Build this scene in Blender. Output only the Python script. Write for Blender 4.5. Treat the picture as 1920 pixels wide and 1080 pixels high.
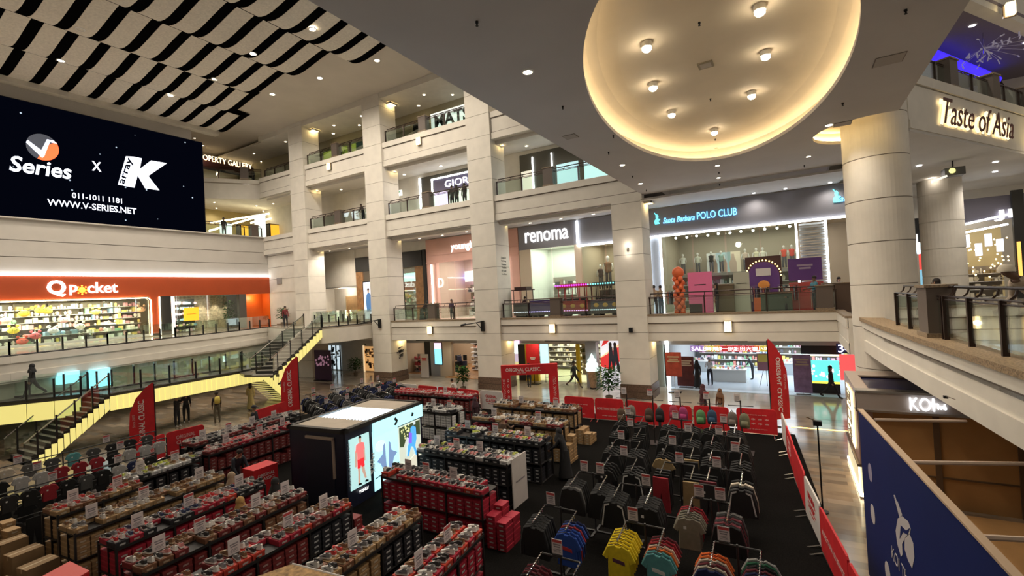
import bpy, math, random
from mathutils import Vector, Matrix
random.seed(7)
R = random.random
def U(a, b): return a + (b - a) * R()
for o in list(bpy.data.objects): bpy.data.objects.remove(o)
sc = bpy.context.scene
C = sc.collection

# ---------------- camera ----------------
FPX = 886.0
X_ = Vector((0.50539062, -0.01460667, 0.86276704)).normalized()      # world axes seen in the lens frame (right, down, forward)
Y_ = Vector((-0.86122197, 0.05361347, 0.50539323)); Y_ = (Y_ - X_ * X_.dot(Y_)).normalized()
Z_ = X_.cross(Y_)
EYE = Vector((0, 0, 6.2))
cam_d = bpy.data.cameras.new('camera'); cam = bpy.data.objects.new('camera', cam_d); C.objects.link(cam)
cam_d.lens = FPX / 1920 * 36; cam_d.sensor_width = 36; cam_d.clip_start = .05; cam_d.clip_end = 300
rm = Matrix(((X_[0], -X_[1], -X_[2]), (Y_[0], -Y_[1], -Y_[2]), (Z_[0], -Z_[1], -Z_[2])))
cam.matrix_world = Matrix.Translation(EYE) @ rm.to_4x4()
sc.camera = cam

def at(px, py, ax, v):
    """the point where the sight line of a photo pixel meets the plane ax = v (0 x, 1 y, 2 z)"""
    d = Vector((px - 960, py - 540, FPX))
    r = Vector((X_.dot(d), Y_.dot(d), Z_.dot(d)))
    return EYE + r * ((v - EYE[ax]) / r[ax])
def depth(p):
    p = Vector(p) - EYE
    return p[0] * X_[2] + p[1] * Y_[2] + p[2] * Z_[2]

# ---------------- world and exposure ----------------
w = bpy.data.worlds.new('world'); sc.world = w; w.use_nodes = True
w.node_tree.nodes['Background'].inputs[0].default_value = (1.0, .90, .78, 1)
w.node_tree.nodes['Background'].inputs[1].default_value = .30  # even warm fill added from all sides, no fixture behind it
sc.view_settings.view_transform = 'Standard'; sc.view_settings.look = 'None'
sc.view_settings.exposure = 0.13; sc.view_settings.gamma = 1.0; sc.view_settings.use_curve_mapping = False
try:
    sc.cycles.max_bounces = 6; sc.cycles.diffuse_bounces = 3; sc.cycles.transparent_max_bounces = 16
    sc.cycles.sample_clamp_indirect = 4; sc.cycles.use_denoising = True
except Exception: pass
WARM = (1.0, .885, .74); COOL = (.85, .93, 1.0); NEUT = (1, .92, .82)

# ---------------- materials ----------------
MATS = {}
def mat(name, col, rough=.6, metal=0., emit=0., ecol=None, nz=None, bump=0., spec=.5):
    if name in MATS: return MATS[name]
    m = bpy.data.materials.new(name); m.use_nodes = True; nt = m.node_tree
    b = nt.nodes['Principled BSDF']
    b.inputs['Base Color'].default_value = (*col, 1); b.inputs['Roughness'].default_value = rough
    b.inputs['Metallic'].default_value = metal
    b.inputs['Specular IOR Level'].default_value = spec
    if emit:
        b.inputs['Emission Color'].default_value = (*(ecol or col), 1); b.inputs['Emission Strength'].default_value = emit
    if nz or bump:
        sc_, amt = nz or (8, .0)
        tc = nt.nodes.new('ShaderNodeTexCoord'); n = nt.nodes.new('ShaderNodeTexNoise')
        n.inputs['Scale'].default_value = sc_; n.inputs['Detail'].default_value = 3
        nt.links.new(tc.outputs['Object'], n.inputs['Vector'])
        if amt:
            r = nt.nodes.new('ShaderNodeValToRGB')
            r.color_ramp.elements[0].position = .3; r.color_ramp.elements[1].position = .7
            r.color_ramp.elements[0].color = (*[c * (1 - amt) for c in col], 1)
            r.color_ramp.elements[1].color = (*[min(1, c * (1 + amt)) for c in col], 1)
            nt.links.new(n.outputs['Fac'], r.inputs[0]); nt.links.new(r.outputs[0], b.inputs['Base Color'])
        if bump:
            bp = nt.nodes.new('ShaderNodeBump'); bp.inputs['Strength'].default_value = bump; bp.inputs['Distance'].default_value = .02
            nt.links.new(n.outputs['Fac'], bp.inputs['Height']); nt.links.new(bp.outputs[0], b.inputs['Normal'])
    MATS[name] = m
    return m
def glassmat(name, tint=(.9, .97, .94), gloss=.12, rough=.02):
    if name in MATS: return MATS[name]
    m = bpy.data.materials.new(name); m.use_nodes = True; nt = m.node_tree; nt.nodes.clear()
    o = nt.nodes.new('ShaderNodeOutputMaterial'); t = nt.nodes.new('ShaderNodeBsdfTransparent'); g = nt.nodes.new('ShaderNodeBsdfGlossy')
    t.inputs[0].default_value = (*tint, 1); g.inputs[0].default_value = (1, 1, 1, 1); g.inputs[1].default_value = rough
    lw = nt.nodes.new('ShaderNodeFresnel'); lw.inputs[0].default_value = 1.45
    ma = nt.nodes.new('ShaderNodeMath'); ma.operation = 'MULTIPLY_ADD'; ma.inputs[1].default_value = .5; ma.inputs[2].default_value = gloss * .3
    mx = nt.nodes.new('ShaderNodeMixShader')
    nt.links.new(lw.outputs[0], ma.inputs[0]); nt.links.new(ma.outputs[0], mx.inputs[0]); nt.links.new(t.outputs[0], mx.inputs[1]); nt.links.new(g.outputs[0], mx.inputs[2])
    nt.links.new(mx.outputs[0], o.inputs[0]); MATS[name] = m
    return m
def floor_tiles(name, cols, sx, sy, rough=.18):
    """glossy stone laid in long planks whose tone changes from plank to plank"""
    m = bpy.data.materials.new(name); m.use_nodes = True; nt = m.node_tree; b = nt.nodes['Principled BSDF']
    tc = nt.nodes.new('ShaderNodeTexCoord'); br = nt.nodes.new('ShaderNodeTexBrick')
    br.inputs['Scale'].default_value = 1; br.inputs['Brick Width'].default_value = sx; br.inputs['Row Height'].default_value = sy
    br.inputs['Mortar Size'].default_value = .006; br.inputs['Color1'].default_value = (0, 0, 0, 1); br.inputs['Color2'].default_value = (1, 1, 1, 1)
    br.inputs['Mortar'].default_value = (.25, .25, .25, 1)
    mp = nt.nodes.new('ShaderNodeMapping'); mp.inputs['Rotation'].default_value = (0, 0, math.pi / 2)
    nt.links.new(tc.outputs['Object'], mp.inputs[0]); nt.links.new(mp.outputs[0], br.inputs['Vector'])
    n = nt.nodes.new('ShaderNodeTexNoise'); n.inputs['Scale'].default_value = .9; n.inputs['Detail'].default_value = 4
    nt.links.new(mp.outputs[0], n.inputs['Vector'])
    mx = nt.nodes.new('ShaderNodeMix'); mx.data_type = 'FLOAT'; mx.inputs[0].default_value = .45
    nt.links.new(br.outputs['Color'], mx.inputs[2]); nt.links.new(n.outputs['Fac'], mx.inputs[3])
    r = nt.nodes.new('ShaderNodeValToRGB'); r.color_ramp.elements[0].position = .2; r.color_ramp.elements[1].position = .8
    r.color_ramp.elements[0].color = (*cols[0], 1); r.color_ramp.elements[1].color = (*cols[-1], 1)
    for i, c in enumerate(cols[1:-1]):
        e = r.color_ramp.elements.new(.2 + .6 * (i + 1) / (len(cols) - 1)); e.color = (*c, 1)
    nt.links.new(mx.outputs[0], r.inputs[0]); nt.links.new(r.outputs[0], b.inputs['Base Color'])
    b.inputs['Roughness'].default_value = rough; MATS[name] = m
    return m

cream = mat('cream_paint', (.70, .66, .585), .75, nz=(1.5, .05))
creamd = mat('groove', (.20, .17, .14), .8)
ceilw = mat('ceiling_paint', (.56, .51, .44), .85, nz=(.6, .04))
soffitm = mat('soffit_paint', (.54, .51, .485), .85, nz=(.6, .04))
domem = mat('dome_paint', (.62, .54, .42), .8, nz=(.8, .05))
granite = mat('brown_granite', (.13, .085, .06), .35, nz=(14, .4))
curbm = mat('curb_granite', (.23, .17, .11), .4, nz=(25, .35))
darkm = mat('dark_bronze', (.045, .028, .022), .35, .6)
blackm = mat('black_metal', (.012, .012, .013), .4, .4)
chrome = mat('chrome', (.75, .75, .75), .15, 1)
whitem = mat('white_plastic', (.78, .76, .73), .4)
white_e = mat('white_led', (1, 1, 1), .5, emit=7, ecol=(.92, .96, 1))
warm_e = mat('warm_led', (1, .9, .7), .5, emit=14, ecol=(1, .80, .50))
lamp_e = mat('lamp_lens', (1, .95, .85), .5, emit=70, ecol=(1, .86, .62))
sign_e = mat('sign_white', (1, 1, 1), .5, emit=2.0, ecol=(1, .98, .95))
yel_e = mat('lit_yellow_panel', (.5, .45, .2), .5, emit=.68, ecol=(1, .86, .26))
glass = glassmat('clear_glass')
gglass = glassmat('green_edge_glass', (.91, .975, .94), .25)
redm = mat('red_fabric', (.55, .012, .018), .6, nz=(3, .12))
whitef = mat('white_fabric', (.62, .57, .54), .6, nz=(3, .05))
navym = mat('navy_panel', (.010, .013, .035), .45, nz=(2, .1))
kraft = mat('kraft_card', (.42, .26, .12), .8, nz=(4, .1))

# ---------------- mesh builder ----------------
class MB:
    def __init__(s): s.v = []; s.f = []; s.m = []; s.M = None
    def _p(s, pts):
        i = len(s.v)
        s.v += [tuple(s.M @ Vector(p)) for p in pts] if s.M else [tuple(p) for p in pts]
        return i
    def poly(s, pts, m=0):
        i = s._p(pts); s.f.append(tuple(range(i, i + len(pts)))); s.m.append(m); return s
    def box(s, x0, x1, y0, y1, z0, z1, m=0):
        i = s._p([(x0, y0, z0), (x1, y0, z0), (x1, y1, z0), (x0, y1, z0), (x0, y0, z1), (x1, y0, z1), (x1, y1, z1), (x0, y1, z1)])
        for q in ((0, 3, 2, 1), (4, 5, 6, 7), (0, 1, 5, 4), (1, 2, 6, 5), (2, 3, 7, 6), (3, 0, 4, 7)):
            s.f.append(tuple(i + k for k in q)); s.m.append(m)
        return s
    def cb(s, c, d, m=0, rz=0):
        """box by centre and size, turned about z"""
        old = s.M; T = Matrix.Translation(Vector(c)) @ Matrix.Rotation(rz, 4, 'Z')
        s.M = (old @ T) if old else T
        s.box(-d[0] / 2, d[0] / 2, -d[1] / 2, d[1] / 2, -d[2] / 2, d[2] / 2, m); s.M = old
        return s
    def prism(s, poly, z0, z1, m=0, mtop=None):
        n = len(poly); i = s._p([(p[0], p[1], z0) for p in poly] + [(p[0], p[1], z1) for p in poly])
        s.f.append(tuple(i + k for k in reversed(range(n)))); s.m.append(m)
        s.f.append(tuple(i + n + k for k in range(n))); s.m.append(m if mtop is None else mtop)
        for k in range(n):
            s.f.append((i + k, i + (k + 1) % n, i + n + (k + 1) % n, i + n + k)); s.m.append(m)
        return s
    def slab(s, o, r, u, n, pts, t, m=0):
        """a flat outline pts given along r and u from o, thickened by t along n"""
        o, r, u, n = Vector(o), Vector(r), Vector(u), Vector(n); k = len(pts)
        a = [o + r * p[0] + u * p[1] for p in pts]; b = [p + n * t for p in a]
        i = s._p(a + b)
        s.f.append(tuple(i + j for j in reversed(range(k)))); s.f.append(tuple(i + k + j for j in range(k))); s.m += [m, m]
        for j in range(k): s.f.append((i + j, i + (j + 1) % k, i + k + (j + 1) % k, i + k + j)); s.m.append(m)
        return s
    def tube(s, pts, r, n=6, m=0, r2=None):
        pts = [Vector(p) for p in pts]; L = len(pts); rings = []
        for k, p in enumerate(pts):
            d = (pts[min(k + 1, L - 1)] - pts[max(k - 1, 0)]).normalized()
            a = d.cross(Vector((0, 0, 1)))
            if a.length < .05: a = d.cross(Vector((1, 0, 0)))
            a.normalize(); b = d.cross(a)
            rr = r if r2 is None else r + (r2 - r) * k / (L - 1)
            rings.append(s._p([p + a * (rr * math.cos(2 * math.pi * j / n)) + b * (rr * math.sin(2 * math.pi * j / n)) for j in range(n)]))
        for q in range(L - 1):
            for j in range(n):
                s.f.append((rings[q] + j, rings[q] + (j + 1) % n, rings[q + 1] + (j + 1) % n, rings[q + 1] + j)); s.m.append(m)
        s.f.append(tuple(rings[0] + j for j in reversed(range(n)))); s.f.append(tuple(rings[-1] + j for j in range(n))); s.m += [m, m]
        return s
    def lathe(s, prof, n=16, m=0, c=(0, 0, 0), sx=1, sy=1, a0=0, a1=2 * math.pi):
        full = abs(a1 - a0 - 2 * math.pi) < 1e-6; k = n if full else n + 1; rings = []
        for r, z in prof:
            rings.append(s._p([(c[0] + sx * r * math.cos(a0 + (a1 - a0) * j / n), c[1] + sy * r * math.sin(a0 + (a1 - a0) * j / n), c[2] + z) for j in range(k)]))
        for q in range(len(prof) - 1):
            for j in range(n):
                j2 = (j + 1) % k
                s.f.append((rings[q] + j, rings[q] + j2, rings[q + 1] + j2, rings[q + 1] + j)); s.m.append(m)
        return s
    def ball(s, c, r, n=8, m=0, q=5):
        r = r if isinstance(r, (tuple, list)) else (r, r, r)
        prof = [(math.sin(math.pi * k / q), -math.cos(math.pi * k / q)) for k in range(q + 1)]
        prof[0] = (.02, -1); prof[-1] = (.02, 1)
        i0 = len(s.v); rings = []
        for pr, pz in prof: rings.append(s._p([(c[0] + r[0] * pr * math.cos(2 * math.pi * j / n), c[1] + r[1] * pr * math.sin(2 * math.pi * j / n), c[2] + r[2] * pz) for j in range(n)]))
        for a in range(q):
            for j in range(n): s.f.append((rings[a] + j, rings[a] + (j + 1) % n, rings[a + 1] + (j + 1) % n, rings[a + 1] + j)); s.m.append(m)
        return s
    def add(s, o, T=None, mo=0):
        """append another builder's geometry under a transform"""
        i = len(s.v)
        s.v += [tuple(T @ Vector(p)) for p in o.v] if T else list(o.v)
        s.f += [tuple(i + k for k in f) for f in o.f]; s.m += [a + mo for a in o.m]
        return s
    def mesh(s, name, mats, smooth=False):
        me = bpy.data.meshes.new(name); me.from_pydata(s.v, [], s.f)
        for m in (mats if isinstance(mats, (list, tuple)) else [mats]): me.materials.append(m)
        me.polygons.foreach_set('material_index', s.m)
        if smooth: me.polygons.foreach_set('use_smooth', [True] * len(s.f))
        me.validate(); me.update()
        return me

def tag(o, label=None, cat=None, group=None, kind=None):
    if label: o['label'] = label
    if cat: o['category'] = cat
    if group: o['group'] = group
    if kind: o['kind'] = kind
    return o
def link(name, me, parent=None, loc=None, rz=None):
    o = bpy.data.objects.new(name, me); C.objects.link(o)
    if parent is not None: o.parent = parent
    if loc is not None: o.location = loc
    if rz is not None: o.rotation_euler[2] = rz
    return o
def obj(name, mb, mats, parent=None, label=None, cat=None, group=None, kind=None, smooth=False, loc=None, rz=None):
    return tag(link(name, mb.mesh(name, mats, smooth), parent, loc, rz), label, cat, group, kind)
def struct(name, mb, mats, label=None, smooth=False):
    return obj(name, mb, mats, label=label, kind='structure', smooth=smooth)
def thing(name, label, cat, loc=(0, 0, 0), rz=0, group=None):
    o = bpy.data.objects.new(name, None); C.objects.link(o); o.location = loc; o.rotation_euler[2] = rz; o.empty_display_size = .1
    return tag(o, label, cat, group)
def dup(root, loc, rz=0, label=None, group=None, scale=None):
    r = root.copy(); C.objects.link(r); r.location = loc; r.rotation_euler[2] = rz
    if label: r['label'] = label
    if group: r['group'] = group
    if scale: r.scale = (scale,) * 3
    for ch in list(root.children):
        c = ch.copy(); C.objects.link(c); c.parent = r
        for g in list(ch.children):
            d = g.copy(); C.objects.link(d); d.parent = c
    return r
def lamp(name, typ, loc, energy, col=WARM, size=.3, parent=None, rot=(0, 0, 0), size_y=None, spot=None):
    d = bpy.data.lights.new(name, typ); d.energy = energy; d.color = col
    if typ == 'AREA':
        d.size = size
        if size_y: d.shape = 'RECTANGLE'; d.size_y = size_y
        else: d.shape = 'DISK'
    elif typ == 'SPOT': d.spot_size = spot or 2.4; d.spot_blend = .8; d.shadow_soft_size = size
    else: d.shadow_soft_size = size
    o = bpy.data.objects.new(name, d); C.objects.link(o); o.location = loc; o.rotation_euler = rot
    if parent is not None: o.parent = parent
    return o
# lettering: mesh text fitted to a width and height, laid on a plane given by its right and up directions
def text(name, s, m, o, r, u, w=None, h=None, parent=None, ext=.02, bold=0., shear=0., align='C', label=None, flipn=False):
    cu = bpy.data.curves.new(name, 'FONT'); cu.body = s; cu.extrude = 0; cu.offset = bold; cu.resolution_u = 3; cu.shear = shear
    ob = bpy.data.objects.new(name, cu); C.objects.link(ob)
    dg = bpy.context.evaluated_depsgraph_get(); me = bpy.data.meshes.new_from_object(ob.evaluated_get(dg))
    bpy.data.objects.remove(ob); bpy.data.curves.remove(cu)
    me.name = name
    vs = [v.co.copy() for v in me.vertices]
    x0 = min(v.x for v in vs); x1 = max(v.x for v in vs); y0 = min(v.y for v in vs); y1 = max(v.y for v in vs)
    kx = w / (x1 - x0) if w else None; ky = h / (y1 - y0) if h else None
    kx = kx or ky; ky = ky or kx
    r, u = Vector(r).normalized(), Vector(u).normalized(); n = r.cross(u)
    cx = (x0 + x1) / 2 if align == 'C' else x0
    front = [Vector(o) + r * ((v.x - cx) * kx) + u * ((v.y - (y0 + y1) / 2) * ky) + n * ext for v in vs]
    polys = [tuple(p.vertices) for p in me.polygons]
    edges = {}
    for p in polys:
        for a, b in zip(p, p[1:] + p[:1]):
            if (b, a) in edges: edges.pop((b, a))
            else: edges[(a, b)] = 1
    N = len(front); V = front + [p - n * ext for p in front]
    F = polys + [tuple(reversed([k + N for k in p])) for p in polys] + [(b, a, a + N, b + N) for a, b in edges]
    me2 = bpy.data.meshes.new(name); me2.from_pydata([tuple(v) for v in V], [], F); me2.materials.append(m); me2.update()
    ob = bpy.data.objects.new(name, me2); C.objects.link(ob)
    if parent is not None:
        ob.parent = parent; inv = Matrix.LocRotScale(parent.location, parent.rotation_euler, parent.scale).inverted(); ob.matrix_parent_inverse = inv
        for ch in parent.children:            # lettering belongs to the board it is fixed on
            if ch.name.split('.')[0] in ('fascia_panel', 'board', 'print', 'panel'): ob.parent = ch; ob.matrix_parent_inverse = inv; break
    if label: ob['label'] = label
    return ob
def lines(m, o, w, h, parent, n=2):
    """small illegible print: a few short bars on a face seen along +x"""
    b = MB()
    for k in range(n): ww = w * (.5 - .12 * (k % 2)); b.box(o[0] - .012, o[0], o[1] - ww, o[1] + ww, o[2] + h * (.5 - (k + .8) / n), o[2] + h * (.5 - (k + .2) / n))
    ob = obj('printed_lines', b, m, parent); ob['kind'] = 'stuff'; return wpart(ob, parent)
def wpart(o, parent):
    """keep an object built in place coordinates where it is while making it a part"""
    o.parent = parent; o.matrix_parent_inverse = Matrix.LocRotScale(parent.location, parent.rotation_euler, parent.scale).inverted()
    return o
FR, FU, FN = Vector((0, -1, 0)), Vector((0, 0, 1)), Vector((-1, 0, 0))     # the long shop side, seen from the void
LR, LU, LN = Vector((1, 0, 0)), Vector((0, 0, 1)), Vector((0, -1, 0))      # the screen wall
ZL1, ZSO, ZRF = 4.55, 11.4, 22.2
XF, XS = 26.4, 30.0
# ================= the building =================
tiles = floor_tiles('stone_floor', [(.08, .06, .045), (.28, .20, .13), (.17, .14, .11), (.36, .28, .20)], 1.2, .3, .16)
marble = floor_tiles('corridor_floor', [(.30, .26, .21), (.42, .37, .30), (.36, .31, .25)], 1.2, 1.2, .12)
carpetm = mat('black_carpet', (.0065, .006, .0055), .95, nz=(30, .5), spec=.05)
struct('floor', MB().box(-6, 44, -26, 54, -.3, 0), tiles, 'glossy stone plank floor of the ground storey')
struct('floor', MB().poly([(XF - 1.6, -20, .004), (37, -20, .004), (37, 46, .004), (XF - 1.6, 46, .004)]), marble, 'pale polished stone floor of the ground corridor')
struct('floor', MB().prism([(-3, -1.4), (11.6, -.75), (21.9, .12), (22.6, 10.6), (22.2, 21.6), (17.2, 24.2), (9, 23.8), (-3, 20.5)], .004, .03), carpetm, 'black carpet laid under the sale racks')
obj('floor_light_strip', MB().box(23.05, 23.12, -2.0, .25, 0, .015), mat('amber_led', (1, .7, .2), emit=4, ecol=(1, .66, .18)), label='amber light strip let into the floor beside the white and red kiosk', cat='light strip')

def cut(mb, mats, cutters):
    o = link('x', mb.mesh('x', mats)); tmp = []
    for c in cutters:
        k = link('k', c.mesh('k', mats)); tmp.append(k)
        md = o.modifiers.new('b', 'BOOLEAN'); md.object = k; md.operation = 'DIFFERENCE'; md.solver = 'EXACT'
    bpy.context.view_layer.update()
    me = bpy.data.meshes.new_from_object(o.evaluated_get(bpy.context.evaluated_depsgraph_get()))
    for t in tmp + [o]: bpy.data.objects.remove(t)
    return me
def domez(x, y):
    dx, dy = x - EC.x, y - EC.y; u, v = dx * math.cos(ER) + dy * math.sin(ER), -dx * math.sin(ER) + dy * math.cos(ER); k = math.hypot(u / EA, v / EB)
    pf = [(.0, .94), (.25, .94), (.5, .92), (.75, .87), (.9, .80), (.98, .70), (1.06, .55)]
    for (a, p), (c, q) in zip(pf, pf[1:]):
        if k <= c: return ZSO + p + (q - p) * (k - a) / (c - a)
    return ZSO + .55
def dome_at(px, py):
    z = ZSO + 1
    for _ in range(6): p = at(px, py, 2, z); z = domez(p.x, p.y)
    return at(px, py, 2, z)
EC, EA, EB, ER = Vector((14.34, 1.58)), 7.2, 3.09, math.atan2(.0988, .995)
def ell(k, n=72, dk=0):
    return [(EC.x + (EA * k + dk) * math.cos(t) * math.cos(ER) - (EB * k + dk) * math.sin(t) * math.sin(ER),
             EC.y + (EA * k + dk) * math.cos(t) * math.sin(ER) + (EB * k + dk) * math.sin(t) * math.cos(ER)) for t in [2 * math.pi * i / n for i in range(n)]]
RC = (21.3, -2.9)       # the big round column
circ = lambda c, r, n=40: [(c[0] + r * math.cos(2 * math.pi * i / n), c[1] + r * math.sin(2 * math.pi * i / n)) for i in range(n)]
me = cut(MB().prism([(-4, -3.3), (26.6, -3.3), (26.6, 6.8), (-4, 6.8)], ZSO, ZSO + .12), soffitm,
         [MB().prism(ell(1), ZSO - .5, ZSO + .6), MB().prism(circ((RC[0] - .35, RC[1] + .1), 1.75), ZSO - .5, ZSO + .6)])
tag(link('ceiling', me), 'grey soffit with a large oval recess above the balcony', kind='structure')
# upper floor edge above the soffit, closing the cove
b = MB(); e1 = ell(1, 72, .45)
for i in range(72):
    a, c = e1[i], e1[(i + 1) % 72]; b.poly([(a[0], a[1], ZSO + .1), (c[0], c[1], ZSO + .1), (c[0], c[1], ZSO + .55), (a[0], a[1], ZSO + .55)])
prev = [(p[0], p[1], ZSO + .55) for p in e1]
for k, z in ((.98, .70), (.9, .80), (.75, .87), (.5, .92), (.25, .94)):
    cur = [(p[0], p[1], ZSO + z) for p in ell(k, 72)]
    for i in range(72): b.poly([prev[i], prev[(i + 1) % 72], cur[(i + 1) % 72], cur[i]])
    prev = cur
b.poly(prev)
struct('ceiling', b, domem, 'lit oval dome in the soffit', smooth=True)
b = MB(); a1, a2 = ell(1, 72, .22), ell(1, 72, .32)
for i in range(72):
    j = (i + 1) % 72; b.poly([(a1[i][0], a1[i][1], ZSO + .16), (a2[i][0], a2[i][1], ZSO + .16), (a2[j][0], a2[j][1], ZSO + .16), (a1[j][0], a1[j][1], ZSO + .16)])
obj('cove_light', b, mat('cove_led', (1, .8, .5), emit=14, ecol=(1, .79, .48)), label='warm cove light hidden around the rim of the oval dome', cat='cove light')
cp = [p for p in circ((RC[0] - .35, RC[1] + .1), 1.85, 60) if p[1] > -3.28]; kk = max(range(len(cp)), key=lambda i: math.hypot(cp[i][0] - cp[i - 1][0], cp[i][1] - cp[i - 1][1])); cp = cp[kk:] + cp[:kk]
b = MB().prism(cp, ZSO + .45, ZSO + .5)

for i in range(len(cp) - 1): b.poly([(cp[i][0], cp[i][1], ZSO + .1), (cp[i + 1][0], cp[i + 1][1], ZSO + .1), (cp[i + 1][0], cp[i + 1][1], ZSO + .46), (cp[i][0], cp[i][1], ZSO + .46)])
struct('ceiling', b, domem, 'round recess around the top of the big round column')
b = MB(); a1 = [(RC[0] - .35 + (p[0] - RC[0] + .35) * .955, RC[1] + .1 + (p[1] - RC[1] - .1) * .955) for p in cp]; a2 = cp
for i in range(len(cp) - 1):
    j = i + 1; b.poly([(a1[i][0], a1[i][1], ZSO + .2), (a2[i][0], a2[i][1], ZSO + .2), (a2[j][0], a2[j][1], ZSO + .2), (a1[j][0], a1[j][1], ZSO + .2)])
obj('cove_light', b, mat('cove_led2', (1, .8, .5), emit=30, ecol=(1, .76, .36)), label='warm cove light in the round recess at the big column head', cat='cove light')
struct('ceiling', MB().box(-4, 26.6, -3.3, 6.8, 12.75, 12.9), cream, 'floor slab over the soffit')

# columns: stacked cladding blocks with dark joints, granite foot
def column(name, x0, x1, y0, y1, z1, label, blk=1.46, foot=True, zf=0):
    b = MB(); b.box(x0 + .03, x1 - .03, y0 + .03, y1 - .03, zf, z1, 1)
    if foot: b.box(x0 - .05, x1 + .05, y0 - .05, y1 + .05, zf, zf + .38, 2); b.box(x0 - .03, x1 + .03, y0 - .03, y1 + .03, zf + .4, zf + .8, 2)
    z = zf + (.8 if foot else 0)
    while z < z1 - .01:
        b.box(x0, x1, y0, y1, z + .012, min(z + blk - .012, z1), 0); z += blk
    return struct(name, b, [cream, creamd, granite], label)
cols = [(6.85, 8.55), (16.45, 18.35), (26.3, 28.2), (35.6, 37.5)]
COLY = cols
names = ['fourth square column, nearest the big round one', 'third square column with a directory plate', 'second square column by the red banners', 'first square column at the orange wall']
for (a, c), n in zip(cols, names[:]):
    column('wall_column', 26.25, 27.95, a, c, 11.15 if a < 8 else ZRF, n, foot=a < 30)
# round column
b = MB(); z = 0
while z < 11.95:
    b.lathe([(.965, 0), (.965, 1.44), (.945, 1.445), (.945, 1.47), (.965, 1.475)] if z < 11 else [(.965, 0), (.965, .95)], 48, 0, (RC[0], RC[1], z)); z += 1.475
struct('wall_round_column', b, [cream], 'big round clad column at the corner of the balcony', smooth=False)
b = MB()
for k in range(1, 9): b.lathe([(.952, 0), (.952, .03)], 48, 0, (RC[0], RC[1], 1.475 * k - .03))
struct('trim_1', b, creamd, 'dark joints of the big round column')
for (x, y, l) in ((34.2, -7.35, 'round column with lit head behind the far railing'), (30.8, -10.6, 'round column at the right edge of the picture')):
    b = MB(); z = 4.5
    while z < 11.2: b.lathe([(.93, 0), (.93, 1.44), (.91, 1.445), (.91, 1.475)], 36, 0, (x, y, z)); z += 1.475
    struct('wall_round_column', b, [cream], l)
    b = MB().lathe([(1.5, 11.28), (1.0, 11.28)], 36, 0, (x, y, 0))
    obj('cove_light', b, mat('cove_led3', (1, .85, .5), emit=6, ecol=(1, .78, .38)), label='warm ring of light around the ' + ('second' if x > 34 else 'rightmost') + ' round column head', cat='cove light')
    lamp('cove_lamp', 'POINT', (x - 1.15, y + .5, 11.1), 8, WARM, .1)

# floor edges (fascias) of the long side
def fascia(name, ya, yb, zt, zb, label, curb=True, x=XF):
    b = MB()
    b.box(x + .05, x + .5, ya, yb, zb, zt, 0)
    b.box(x - .03, x + .05, ya, yb, zt - .38, zt - .0, 0); b.box(x + .02, x + .05, ya, yb, zt - .43, zt - .38, 1)
    b.box(x - .01, x + .05, ya, yb, zb, zb + .42, 0); b.box(x + .02, x + .05, ya, yb, zb + .42, zb + .46, 1)
    if curb: b.box(x - .06, x + .5, ya, yb, zt, zt + .09, 2)
    return struct(name, b, [cream, creamd, curbm], label)
fascia('trim_2', -1.95, 40.5, 4.62, 3.25, 'first floor edge of the long shop side')
fascia('trim_3', 6.8, 42.3, 12.80, 11.15, 'second floor edge of the long shop side', False)
fascia('trim_4', 6.8, 42.3, 18.35, 16.55, 'third floor edge of the long shop side', False)
b = MB(); b.box(26.9, 27.6, 8.5, 42, 10.9, 11.1, 0); b.box(26.9, 27.7, 8.5, 42, 16.3, 16.5, 0)
struct('trim_5', b, cream, 'stepped beams under the floor edges')
grey = mat('corridor_ceiling', (.50, .48, .46), .8, nz=(1, .04))
b = MB(); b.box(26.9, 40, -24, 46, 4.25, 4.55, 0); struct('floor', b, marble, 'first floor slab of the shop side')
b = MB(); b.box(26.9, 40, -20, 46, 3.2, 3.3, 0); struct('ceiling', b, grey, 'grey ceiling over the ground corridor')
b = MB(); b.box(26.6, 40, -2.5, 50, 11.1, 11.2, 0); struct('ceiling', b, grey, 'ceiling over the first floor shops')
b = MB(); b.box(26.9, 40, 6.8, 56, 12.35, 12.7, 0); struct('floor', b, marble, 'second floor slab')
b = MB(); b.box(26.9, 40, 6.8, 46, 16.5, 16.6, 0); struct('ceiling', b, cream, 'ceiling over the second floor walk')
b = MB(); b.box(26.9, 40, 6.8, 60, 17.9, 18.25, 0); struct('floor', b, marble, 'third floor slab')
b = MB(); b.box(26.6, 40, 6.8, 60, 21.75, 21.9, 0); b.box(26.3, 26.6, 6.8, 42, 21.75, ZRF, 0); struct('ceiling', b, cream, 'ceiling over the third floor walk')
struct('wall_back', MB().box(40, 40.3, -26, 60, 0, ZRF), cream, 'rear wall behind the shops')
# return of the first floor edge to the round column
b = MB(); b.box(22.0, 26.4, -2.05, -1.95 + .1, 3.25, 4.62, 0); b.box(22.0, 26.4, -1.87, -1.80, 4.24, 4.62, 0); b.box(22, 26.4, -1.87, -1.83, 3.25, 3.67, 0); b.box(22.0, 26.5, -2.1, -1.78, 4.62, 4.71, 2)
struct('trim_6', b, [cream, creamd, curbm], 'first floor edge turning in to the round column')
b = MB().box(21.5, 27, -20, -2.0, 4.25, 4.55); struct('floor', b, marble, 'first floor slab behind the round column')
b = MB().box(21.5, 27, -20, -2.0, 3.2, 3.3); struct('ceiling', b, grey, 'ceiling under the slab behind the round column')

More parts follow.
